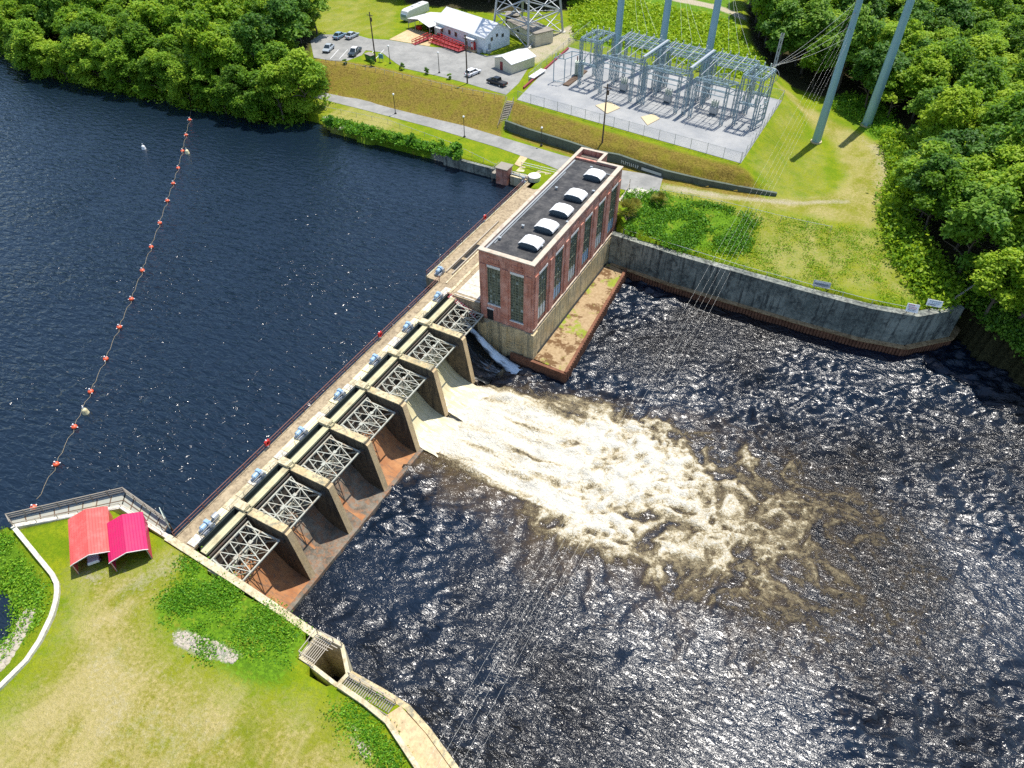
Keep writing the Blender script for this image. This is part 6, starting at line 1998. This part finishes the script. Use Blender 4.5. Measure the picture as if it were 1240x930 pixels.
# steps and pale blocks where the road meets the bank right of the powerhouse
bl = thing('stone_landing', 'broken pale concrete landing and pipe rail where the road meets the river bank', 'landing', (*at(772, 240, 1.5), 1.5))
mb = MB()
for (px, py, z, w_, d_, h_) in ((769, 237, 1.9, 3.4, 2.6, 0.4), (778, 233, 2.0, 3.0, 1.5, 0.3), (763, 245, 1.3, 2.2, 2.2, 0.6), (757, 240, 1.9, 1.6, 4.0, 0.3)):
    X, Y_ = at(px, py, z)
    mb.bx(X - w_ / 2, X + w_ / 2, Y_ - d_ / 2, Y_ + d_ / 2, z - 1.2, z + h_)
mb.build('blocks', M['white_concrete'], bl)
a_, b_ = at3(752, 246, 1.8), at3(762, 227, 2.2)
MB().bar(a_ + Vector((0, 0, 0.9)), b_ + Vector((0, 0, 1.0)), 0.09).bar(a_, a_ + Vector((0, 0, 0.9)), 0.09).bar(b_, b_ + Vector((0, 0, 1.9)), 0.1).build('rail', M['rail_grey'], bl)

# ------------------------------------------------------------------ buoys on the lake
BU = [(232.4, 128), (229.7, 145), (225.2, 163.5), (221, 182.8), (215.7, 203.4), (209.7, 222), (202.5, 243), (193.4, 270), (183, 299), (172.3, 327.5), (159, 362), (144.4, 396), (128, 434.5), (109.8, 474), (90, 516.8), (68, 562), (40.5, 614.5)]
proto = None
for i, (px, py) in enumerate(BU):
    x, y = at(px, py, 0.15)
    if proto is None:
        proto = thing('marker_buoy', 'round orange float on the buoy line across the lake', 'buoy', (x, y, 0.0), 0, 'orange floats on the buoy line')
        b = MB().ball((0, 0, 0.14), 0.42, 12, 8, sz=0.8)
        b.build('float', M['orange_float'], proto, local=True)
        MB().tube((0, 0, 0.5), (0, 0, 0.72), 0.1, n=8).tube((-0.55, 0, 0.1), (0.55, 0, 0.1), 0.09, n=6).build('fitting', M['sign_white'], proto, local=True)
    else:
        dup(proto, (x, y, 0.0), 0.7 * i)
pts = []
for (a_, b_) in zip(BU[:-1], BU[1:]):
    p, q = at3(*a_, 0.02), at3(*b_, 0.02)
    for k in range(6): pts.append(p.lerp(q, k / 6) + Vector((0.25 * math.sin(k * 2.1), 0.2 * math.sin(k * 1.3), -0.012)))
mb = MB()
for a_, b_ in zip(pts[:-1], pts[1:]): mb.tube(a_, b_, 0.022, n=5, caps=False)
tag(mb.build('float_rope', M['rope'], origin=tuple(pts[0])), 'thin tan rope linking the orange floats across the lake', 'rope')
for (px, py, lb, mt) in ((174, 179.5, 'white upright buoy drifting apart left of the float line', 'sign_white'), (226.8, 184.8, 'cream buoy bobbing right beside an orange float near the shore', 'cream_panel'), (103.5, 499, 'cream white buoy between two orange floats nearer the lawn', 'cream_panel')):
    x, y = at(px, py, 0.2)
    t = thing('mooring_buoy', lb, 'buoy', (x, y, 0))
    MB().tube((x, y, -0.2), (x, y, 0.55), 0.52, 0.4, 10).ball((x, y, 0.55), 0.4, 10, 6).build('float', M[mt], t)
    MB().tube((x, y, 0.8), (x, y, 1.3), 0.09, n=6).build('stem', M['sign_white'], t)

# ------------------------------------------------------------------ foliage
NPR = np.random.default_rng(7)


def leaf_quads(C, size, up_bias=0.35, out=None, out_w=0.6, aspect=0.62, rng=NPR):
    """one bent-free quad per centre, randomly turned"""
    n = len(C)
    nrm = rng.normal(size=(n, 3)) * 0.6
    nrm[:, 2] += up_bias
    if out is not None: nrm += out * out_w
    nrm /= np.linalg.norm(nrm, axis=1, keepdims=True) + 1e-9
    t = rng.normal(size=(n, 3))
    t -= nrm * (t * nrm).sum(1, keepdims=True)
    t /= np.linalg.norm(t, axis=1, keepdims=True) + 1e-9
    b = np.cross(nrm, t)
    s = np.asarray(size).reshape(-1, 1) * np.ones((n, 1))
    a = t * s
    c = b * s * aspect
    V = np.stack([C - a, C - 0.15 * a + c, C + a, C - 0.15 * a - c], 1).reshape(-1, 3)
    Q = np.arange(4 * n).reshape(n, 4)
    return V, Q


def crown_mesh(name, seed, R, Hc, n, leaf, mat, nl=17, flat=0.8, up=1.0):
    """crown of leaf clumps: lobes spread through an egg-shaped volume, leaves on the shell of every lobe"""
    rng = np.random.default_rng(seed)
    C, O, T = [], [], []
    for i in range(nl):
        u = rng.random()
        th = rng.random() * 2 * np.pi + i * 2.4
        zc = 0.12 + 0.82 * (i + 0.5) / nl + rng.normal() * 0.05
        rr = R * 0.74 * np.sqrt(max(0.05, 1 - (2 * zc - 0.85) ** 2)) * (0.45 + 0.6 * np.sqrt(u))
        c = np.array([rr * np.cos(th), rr * np.sin(th), zc * Hc])
        r = R * rng.uniform(0.27, 0.46)
        m = int(n / nl * (r / (R * 0.36)) ** 2)
        d = rng.normal(size=(m, 3))
        d /= np.linalg.norm(d, axis=1, keepdims=True)
        d[:, 2] = np.where(d[:, 2] < -0.35, -d[:, 2], d[:, 2])
        rad = r * rng.random((m, 1)) ** 0.3 * (0.85 + 0.3 * rng.random((m, 1)))
        # ragged outline: push small sprays outwards
        k = (np.sin(d[:, :1] * 6 + i) * np.sin(d[:, 1:2] * 5 + 2 * i) * np.sin(d[:, 2:] * 6)) * 0.35
        P = c + d * rad * (1 + k) * np.array([1, 1, flat])
        C.append(P); O.append(d)
        tl = 0.5 + rng.normal() * 0.16
        T.append(tl + rng.normal(size=m) * 0.13)
    C, O, T = np.concatenate(C), np.concatenate(O), np.concatenate(T)
    V, Q = leaf_quads(C, rng.uniform(0.6, 1.25, len(C)) * leaf, up, O, 0.7, rng=rng)
    return raw_mesh(name, V, Q, mat, dict(tint=np.repeat(np.clip(T, 0, 1), 4)))


def trunk_mesh(name, seed, h, r, R):
    rng = random.Random(seed)
    mb = MB()
    p = Vector((0, 0, -0.6))
    pts = [p]
    for k in range(4):
        p = p + Vector((rng.uniform(-0.25, 0.25), rng.uniform(-0.25, 0.25), h / 4))
        pts.append(p)
    for k in range(4): mb.tube(pts[k], pts[k + 1], r * (1 - 0.17 * k), r * (1 - 0.17 * (k + 1)), 7)
    for k in range(6):
        a = 2 * math.pi * k / 6 + rng.random()
        b0 = pts[2 + k % 2].lerp(pts[3 + k % 2], rng.random())
        e = b0 + Vector((math.cos(a), math.sin(a), 0)) * R * rng.uniform(0.5, 0.75) + Vector((0, 0, h * rng.uniform(0.15, 0.4)))
        mid = b0.lerp(e, 0.5) + Vector((0, 0, 0.3))
        mb.tube(b0, mid, r * 0.42, r * 0.28, 6).tube(mid, e, r * 0.28, r * 0.1, 6)
    o = mb.build(name, M['bark'])
    me = o.data
    bpy.data.objects.remove(o)
    return me


KINDS_ = {}
def add_kind(key, mat, seeds, R, Hc, th, n, leaf, **kw):
    KINDS_[key] = []
    for s in seeds:
        KINDS_[key].append((crown_mesh('crown_' + key, s, R, Hc, n, leaf, M[mat], **kw), trunk_mesh('trunk_' + key, s, th + Hc * 0.35, 0.32, R), th))


add_kind('broadleaf', 'leaf_forest', (1, 2, 3, 4, 5), 5.2, 8.2, 4.6, 10500, 0.31)
add_kind('shore', 'leaf_shore', (11, 12, 13, 14), 5.6, 12.0, 0.2, 12500, 0.31, nl=24)
add_kind('feathery', 'leaf_shore', (61, 62, 63), 4.2, 10.5, 2.5, 7000, 0.27, nl=30, flat=0.55)
add_kind('dark', 'leaf_dark', (21, 22, 23), 5.4, 10.5, 3.5, 7600, 0.35)
add_kind('small', 'leaf_forest', (31, 32), 3.0, 4.6, 1.0, 3400, 0.27, nl=12)


def tree(kind, x, y, z, scale, rot, label, group, var, zs=1.0):
    cm, tm, th = KINDS_[kind][var % len(KINDS_[kind])]
    t = thing({'broadleaf': 'broadleaf_tree', 'shore': 'shore_tree', 'feathery': 'feathery_tree', 'dark': 'dark_tree', 'small': 'young_tree'}[kind], label, 'tree', (x, y, z), rot, group)
    t.scale = (scale, scale, scale * zs)
    c = bpy.data.objects.new('crown', cm); COL.objects.link(c); c.parent = t; c.location = (0, 0, th)
    k = bpy.data.objects.new('trunk', tm); COL.objects.link(k); k.parent = t
    return t


def scatter(poly, gap, seed, jitter=0.42):
    """staggered, jittered spots inside a polygon"""
    P = np.array(poly)
    x0, y0 = P.min(0); x1, y1 = P.max(0)
    rng = np.random.default_rng(seed)
    out = []
    row = 0
    y = y0
    while y <= y1:
        x = x0 + (gap / 2 if row % 2 else 0)
        while x <= x1:
            out.append((x + rng.normal() * gap * jitter * 0.5, y + rng.normal() * gap * jitter * 0.5))
            x += gap
        y += gap * 0.87
        row += 1
    A = np.array(out)
    ins = sdf(A[:, 0], A[:, 1], poly) < 0
    return A[ins]


def in_view(x, y, z, pad):
    dx, dy, dz = x - CAMX, y - CAMY, z - CAMZ
    r = dx * _CH + dy * _SH
    f = -dx * _SH + dy * _CH
    dep = f * _CS - dz * _SN
    if dep < 5: return False
    px, py = 620 + _F * r / dep, 465 - _F * (f * _SN + dz * _CS) / dep
    m = pad * _F / dep
    return -m < px < 1240 + m and -m < py < 930 + m


rnd = random.Random(12)
SHORE = pxpoly([(-40, 28), (60, 86), (140, 103), (250, 126), (310, 136), (352, 144), (379, 140)], 0.5)
nshore = 0
# front row along the lake
lineS = [Vector((*p, 0)) for p in SHORE]
d_ = 0
spots = []
for a_, b_ in zip(lineS[:-1], lineS[1:]):
    L = (b_ - a_).length
    while d_ < L:
        spots.append(a_.lerp(b_, d_ / L)); d_ += 5.4
    d_ -= L
nrm = Vector((0.25, 1, 0)).normalized()
for i, p in enumerate(spots):
    q = p + nrm * (-1.4 + rnd.uniform(-0.8, 1.4))
    z = ground_z(q.x, q.y)
    if not in_view(q.x, q.y, z + 6, 9): continue
    sc_ = rnd.uniform(0.72, 1.05)
    tree(rnd.choice(['shore', 'shore', 'feathery']), q.x, q.y, max(z, -0.3), sc_, rnd.uniform(0, 6.28), 'leafy tree overhanging the lake in the front row of the far shore', 'trees in the front row along the lake shore', rnd.randrange(9), rnd.uniform(0.85, 1.15))
hole = pxpoly([(222, 40), (256, 40), (264, -30), (226, -30)], 4)
FL = pxpoly([(-50, 0), (60, 70), (140, 88), (250, 110), (310, 122), (340, 130), (366, 118), (362, 88), (372, 62), (362, 30), (372, -12), (350, -40), (-60, -60)], 3)
for (x, y) in scatter(FL, 6.6, 3):
    if sdf(np.array([x]), np.array([y]), hole)[0] < 0: continue
    z = ground_z(x, y)
    if z < 0.3 or not in_view(x, y, z + 8, 10): continue
    k = rnd.choices(['broadleaf', 'shore', 'dark', 'feathery'], [4, 3, 2, 3])[0]
    tree(k, x, y, z, rnd.uniform(0.7, 1.25), rnd.uniform(0, 6.28), 'green tree in the thick wood behind the far lake shore', 'trees of the wood behind the lake shore', rnd.randrange(9), rnd.uniform(0.85, 1.2))
# single trees by the parking lot
for (px, py, k, s, lb) in ((352, 74, 'dark', 1.25, 'large dark green spreading tree beside the parked cars'), (384, 46, 'dark', 0.95, 'dark tree with low branches shading the back row of parked cars'),
                           (366, 100, 'shore', 0.8, 'rounded green tree above the left end of the road')):
    x, y = at(px, py, 5)
    tree(k, x, y, ground_z(x, y), s, 1.0, lb, None, 1)
# forest on the right bank
FR = pxpoly([(905, 62), (932, 94), (985, 112), (1030, 124), (1062, 140), (1104, 150), (1112, 215), (1092, 262), (1118, 306), (1170, 345), (1212, 405), (1262, 452), (1330, 470), (1400, 400), (1400, -30), (1240, -60), (960, -60), (900, -30)], 2.5)
k_ = 0
for (x, y) in scatter(FR, 7.0, 5):
    z = ground_z(x, y)
    if z < -6 or not in_view(x, y, z + 8, 10): continue
    k = rnd.choices(['broadleaf', 'dark', 'shore', 'feathery'], [6, 2, 1, 3])[0]
    near = y < 140
    s = rnd.uniform(0.75, 1.28) * (1.12 if near else 1.0)
    lb, g = ('broadleaf tree of the forest along the right bank, facing the lawn and river', 'forest trees near the river on the right bank') if near else ('green tree of the forest beyond the steel poles', 'forest trees beyond the steel poles')
    tree(k, x, y, z, s, rnd.uniform(0, 6.28), lb, g, rnd.randrange(9), rnd.uniform(0.8, 1.15))
    k_ += 1
# dark trees behind the office, mostly beyond the top edge: their trunks and shade show
for (x, y) in scatter(pxpoly([(455, -6), (560, 2), (650, 4), (714, 10), (712, -45), (455, -45)], 6), 6.8, 9):
    z = ground_z(x, y)
    tree('dark', x, y, z, rnd.uniform(1.0, 1.3), rnd.uniform(0, 6.28), 'dark tree shading the grass behind the office and lattice tower', 'dark trees behind the office', rnd.randrange(9), 1.15)

# round shrubs and small trees ------------------------------------------------
def shrub_kind(name, seed, R, H, n, leaf, mat):
    return crown_mesh(name, seed, R, H, n, leaf, M[mat], nl=9, flat=0.85)


SH = [shrub_kind('shrub_leaves', s, 1.2, 1.7, 1500, 0.17, 'leaf_weed') for s in (41, 42, 43)]
SHD = [shrub_kind('shrub_leaves', s, 0.75, 1.5, 700, 0.14, 'leaf_dark') for s in (51, 52)]
STEM = trunk_mesh('stem', 3, 0.9, 0.06, 0.6)


def shrub(px, py, z, s, label, group=None, meshes=SH, name='shrub', xy=None):
    x, y = xy or at(px, py, z)
    gz = ground_z(x, y)
    t = thing(name, label, 'shrub', (x, y, gz), rnd.uniform(0, 6), group)
    t.scale = (s, s, s * rnd.uniform(0.9, 1.15))
    c = bpy.data.objects.new('leaves', rnd.choice(meshes)); COL.objects.link(c); c.parent = t; c.location = (0, 0, 0.05)
    k = bpy.data.objects.new('stem', STEM); COL.objects.link(k); k.parent = t


for (px, py, lb) in ((418, 80, 'small dark bush at the foot of the dark pickup truck'), (451, 82, 'small dark bush beneath the pole with the dumpster'), (487, 86.5, 'small dark bush on the slope edge right of the notice box'), (517, 91.5, 'small dark bush on the slope edge left of the office lamp'), (544, 98, 'small dark bush on the slope edge left of the white hatchback')):
    shrub(px, py, 5.6, 1.0, lb, 'bushes along the slope edge', SHD, 'small_bush')
shrub(552, 192, 1.9, 1.75, 'round bright green shrub on the seawall corner by the lake')
shrub(574, 198, 2.0, 1.1, 'smaller green shrub on the seawall right of the round one')
for (px, py, s) in ((425, 171, 1.4), (433, 174, 1.2), (447, 178, 1.5), (458, 177, 1.3), (466, 183, 1.6), (478, 184, 1.5), (470, 176, 1.2), (497, 189, 1.3), (507, 190, 1.5), (516, 192, 1.3), (500, 182, 1.1), (484, 178, 1.0), (452, 170, 1.0), (440, 165, 0.9), (525, 188, 1.0), (402, 158, 1.1), (410, 165, 1.0), (534, 184, 0.8)):
    shrub(px, py, 0.6, s, 'lush green shore plant along the lake edge below the mown bank', 'shore plants along the lake edge')
# palmetto fans near the powerhouse corner
fan = MB()
for k in range(46):
    a = 2.4 * k
    el = 0.15 + 1.2 * ((k * 0.37) % 1)
    L = 1.9
    d = Vector((math.cos(a) * math.cos(el), math.sin(a) * math.cos(el), math.sin(el)))
    side = Vector((-math.sin(a), math.cos(a), 0))
    base = Vector((0, 0, 1.0))
    tip = base + d * L
    for j in range(-3, 4):
        e = base + d * L * 0.45
        f = e + (d * 0.9 + side * 0.22 * j).normalized() * L * 0.6 - Vector((0, 0, 0.12 * abs(j)))
        fan.add([e - side * 0.05, e + side * 0.05, f + side * 0.06, f - side * 0.02], [(0, 1, 2, 3)])
fo_ = fan.build('fronds', M['leaf_palm'])
fme = fo_.data
bpy.data.objects.remove(fo_)
tt = fme.attributes.new('tint', 'FLOAT', 'POINT')
tt.data.foreach_set('value', np.repeat(np.random.default_rng(2).random(len(fme.vertices) // 4).astype(np.float32), 4))
for (px, py, z, s, lb) in ((757, 268, 0.8, 1.25, 'pale palmetto with drooping fans at the powerhouse corner'), (766, 262, 1.0, 1.0, 'smaller palmetto just right of the powerhouse corner'), (797, 250, 1.4, 1.0, 'dry palmetto in the weeds below the road'), (384, 92, 5.0, 1.9, 'yellowish palm at the left end of the dry slope'), (390, 98, 4.4, 1.4, 'lower yellowish palm beside the left end of the road')):
    x, y = at(px, py, z)
    t = thing('palmetto', lb, 'palm', (x, y, ground_z(x, y)), rnd.uniform(0, 6), None)
    t.scale = (s, s, s)
    c = bpy.data.objects.new('fronds', fme); COL.objects.link(c); c.parent = t
    k = bpy.data.objects.new('stem', STEM); COL.objects.link(k); k.parent = t; k.scale = (3, 3, 1)


# ground cover: weeds and tufts that nobody could count -------------------------
def weeds(name, polys, n, leaf, mat, hmax, label, seed, clump=14, spread=0.55, thin=0.0):
    rng = np.random.default_rng(seed)
    C, T = [], []
    allp = np.concatenate([np.array(p) for p in polys])
    got = 0
    x0, y0 = allp.min(0); x1, y1 = allp.max(0)
    tries = 0
    while got < n and tries < 60:
        tries += 1
        P = rng.random((4000, 2)) * [x1 - x0, y1 - y0] + [x0, y0]
        ins = np.zeros(len(P), bool)
        for p in polys: ins |= sdf(P[:, 0], P[:, 1], p) < rng.normal(size=len(P)) * 0.8
        dens = fbm(P[:, 0] * 0.3, P[:, 1] * 0.3, seed + 3, 4)
        P = P[ins & (dens > 0.36 + 0.2 * rng.random(len(P)) + thin)]
        if not len(P): continue
        h = land_height(P[:, 0][None], P[:, 1][None])[0][0]
        if name == 'undergrowth' and seed == 111: h = np.maximum(h, -0.1)
        ok = h > -7.5
        P, h = P[ok], h[ok]
        for (x, y), z in zip(P, h):
            m = rng.integers(clump // 2, clump)
            hs = hmax * (0.4 + 0.6 * rng.random())
            d = rng.normal(size=(m, 3)) * [spread, spread, 0]
            d[:, 2] = np.abs(rng.normal(size=m)) * hs * 0.5
            C.append(np.array([x, y, z + 0.05]) + d)
            T.append(np.clip(rng.normal(0.5, 0.2) + rng.normal(size=m) * 0.15, 0, 1))
        got = sum(len(c) for c in C)
    C, T = np.concatenate(C)[:n], np.concatenate(T)[:n]
    V, Q = leaf_quads(C, rng.uniform(0.6, 1.3, len(C)) * leaf, 0.55, rng=rng)
    me = raw_mesh(name, V, Q, M[mat], dict(tint=np.repeat(T, 4)))
    return tag(link_mesh(name, me), label, 'weeds', kind='stuff')


SW_ = [pxpoly([(222, 672), (262, 692), (300, 712), (380, 770), (362, 798), (345, 832), (300, 830), (245, 795), (190, 752), (190, 735), (216, 705)], 2), pxpoly([(408, 870), (430, 856), (500, 925), (472, 930)], 2)]
weeds('weeds', SW_, 12000, 0.13, 'leaf_weed', 0.25, 'bright green creeping weeds covering the bank below the dam walkway', 101, spread=0.55, thin=0.07)
weeds('weeds', [pxpoly([(0, 645), (16, 650), (52, 700), (57, 720), (52, 744), (18, 795), (-60, 860), (-60, 700)], 1.2)], 7500, 0.14, 'leaf_weed', 0.3, 'green weeds on the rocky bank outside the white wall', 102, spread=0.35, thin=0.02)
BANK = pxpoly([(756, 238), (800, 240), (870, 254), (915, 268), (905, 300), (850, 302), (790, 292), (752, 282)], 1.2)
weeds('weeds', [BANK], 21000, 0.2, 'leaf_weed', 0.8, 'rank green weeds on the river bank right of the powerhouse', 103, clump=22, spread=0.6, thin=0.02)
BANK2 = pxpoly([(905, 262), (1060, 288), (1110, 330), (1130, 372), (1060, 368), (985, 348), (900, 326), (830, 302), (770, 285), (850, 296)], 0.8)
weeds('grass_tufts', [BANK2], 15000, 0.13, 'leaf_lime', 0.25, 'rough yellow green grass tufts on the sunny river bank', 104, spread=0.5, thin=-0.04)
MEADOW = pxpoly([(690, -20), (800, 10), (880, 26), (905, 62), (930, 92), (860, 90), (760, 55), (700, 48)], 6)
weeds('meadow_weeds', [MEADOW], 52000, 0.42, 'leaf_lime', 1.5, 'tall lime green weeds filling the meadow behind the switchyard', 105, clump=20, spread=0.9, thin=-0.2)
weeds('meadow_weeds', [pxpoly([(1005, 118), (1050, 145), (1060, 158), (1090, 165), (1075, 130), (1040, 112)], 3)], 9000, 0.32, 'leaf_weed', 1.2, 'bright green weeds at the foot of the thickest steel pole', 106, clump=18, spread=0.7, thin=-0.2)
FEDGE = pxpoly([(1072, 170), (1095, 172), (1112, 215), (1092, 262), (1118, 306), (1175, 350), (1225, 420), (1180, 420), (1130, 350), (1090, 310), (1072, 262), (1085, 215)], 2)
weeds('undergrowth', [FEDGE], 30000, 0.36, 'leaf_forest', 3.2, 'leafy undergrowth along the forest edge above the river bank', 112, clump=26, spread=0.9, thin=-0.2)
RB = pxpoly([(1140, 350), (1172, 395), (1160, 420), (1205, 448), (1250, 474), (1300, 490), (1330, 420), (1240, 350)], -3)
weeds('undergrowth', [RB], 24000, 0.34, 'leaf_dark', 1.2, 'dark undergrowth on the shaded bank at the end of the river wall', 107, clump=18, spread=0.8, thin=-0.15)
FS = [(x, y - 1.8) for x, y in SHORE] + [(x + 1.2, y + 4.2) for x, y in SHORE[::-1]]
weeds('undergrowth', [FS], 42000, 0.4, 'leaf_shore', 3.4, 'green undergrowth hanging over the water along the wooded far shore', 111, clump=26, spread=0.9, thin=-0.3)
SHB = pxpoly([(388, 148), (440, 160), (500, 178), (545, 190), (545, 199), (520, 195), (488, 187), (440, 176), (398, 163)], 0.8)
weeds('shore_weeds', [SHB], 16000, 0.26, 'leaf_weed', 1.0, 'lush green waterside weeds between the mown bank and the lake', 108, clump=20, spread=0.5, thin=-0.12)


# rocks ---------------------------------------------------------------------------
def rock_mesh(seed):
    r_ = random.Random(seed)
    mb = MB().ball((0, 0, 0), 1.0, 9, 6, sz=0.65)
    mb.v = [tuple(c * (1 + 0.28 * (r_.random() - 0.5) * 2) for c in p) for p in mb.v]
    mb.s = [False] * len(mb.s)
    return mb


def rubble(name, polys, n, s0, s1, label, seed):
    rng = np.random.default_rng(seed)
    base = [rock_mesh(k) for k in range(5)]
    mb = MB()
    allp = np.concatenate([np.array(p) for p in polys])
    x0, y0 = allp.min(0); x1, y1 = allp.max(0)
    c = 0
    while c < n:
        x, y = x0 + rng.random() * (x1 - x0), y0 + rng.random() * (y1 - y0)
        if min(sdf(np.array([x]), np.array([y]), p)[0] for p in polys) > 0: continue
        z = ground_z(x, y)
        b = base[rng.integers(5)]
        s = s0 + (s1 - s0) * rng.random() ** 2
        a = rng.random() * 6.28
        mb.add([(x + s * (p[0] * math.cos(a) - p[1] * math.sin(a)), y + s * (p[0] * math.sin(a) + p[1] * math.cos(a)), z + s * p[2] * 0.9) for p in b.v], b.f)
        c += 1
    return tag(mb.build(name, M['rock']), label, 'rubble', kind='stuff')


rubble('rubble', [pxpoly([(32, 735), (44, 742), (10, 805), (-20, 830), (-25, 800), (8, 765)], 1)], 620, 0.12, 0.5, 'pale broken rock along the bank outside the white wall', 1)
rubble('rubble', [pxpoly([(208, 765), (224, 764), (262, 778), (288, 792), (286, 803), (258, 799), (214, 781)], 2), pxpoly([(420, 880), (432, 882), (450, 914), (440, 918)], 2)], 520, 0.06, 0.19, 'small grey stones in bare patches of the weedy bank', 2)
rubble('rubble', [pxpoly([(524, 186), (546, 187), (546, 200), (528, 198)], 0.8), pxpoly([(392, 146), (440, 158), (440, 172), (405, 162)], 1)], 120, 0.25, 0.7, 'pale rocks on the bare shore beside the seawall', 3)
rubble('rubble', [pxpoly([(1140, 400), (1165, 420), (1210, 455), (1240, 474), (1215, 440)], -6)], 70, 0.3, 0.8, 'brown rocks on the shaded river bank', 4)
# fallen trunks on the right bank
for (a_, b_, z, r_, lb) in (((1153, 363), (1186, 341), 0.8, 0.22, 'bare fallen trunk leaning on the bank at the end of the river wall'), ((1105, 306), (1120, 312), 1.5, 0.1, 'thin pale dead branch at the forest edge'), ((285, 131), (303, 116), 1.0, 0.25, 'pale leaning dead trunk at the lake shore')):
    p, q = at3(*a_, z), at3(*b_, z + 1.2)
    t = thing('fallen_trunk', lb, 'dead tree', tuple(p))
    MB().tube(p, q, r_, r_ * 0.6, 7).build('trunk', M['dead_wood'], t)
    MB().tube(p.lerp(q, 0.55), p.lerp(q, 0.75) + Vector((0.8, 0.3, 0.9)), r_ * 0.5, r_ * 0.2, 5).tube(p.lerp(q, 0.8), p.lerp(q, 1.0) + Vector((-0.6, 0.5, 0.7)), r_ * 0.4, r_ * 0.2, 5).build('branch', M['dead_wood'], t)
# old boat ramp poking out of the shore trees
a_, b_ = at3(285, 135, 0.4), at3(301, 112, 2.0)
t = thing('boat_ramp', 'grey slatted ramp running down to the lake under the shore trees', 'ramp', tuple(a_))
MB().bar(a_, b_, 2.2, 0.15).build('deck', M['wood_grey'], t)
mb = MB()
for k in range(10): mb.bar(a_.lerp(b_, k / 10) + Vector((-1.1, 0, 0.12)), a_.lerp(b_, k / 10) + Vector((1.1, 0, 0.12)), 0.12, 0.06)
mb.build('slats', M['wood_brown'], t)
# glimpse of lane between the shore trees
pave('forest_lane', [(224, 20), (256, 16), (262, -30), (228, -30)], 6, M['asphalt'], 0.05)
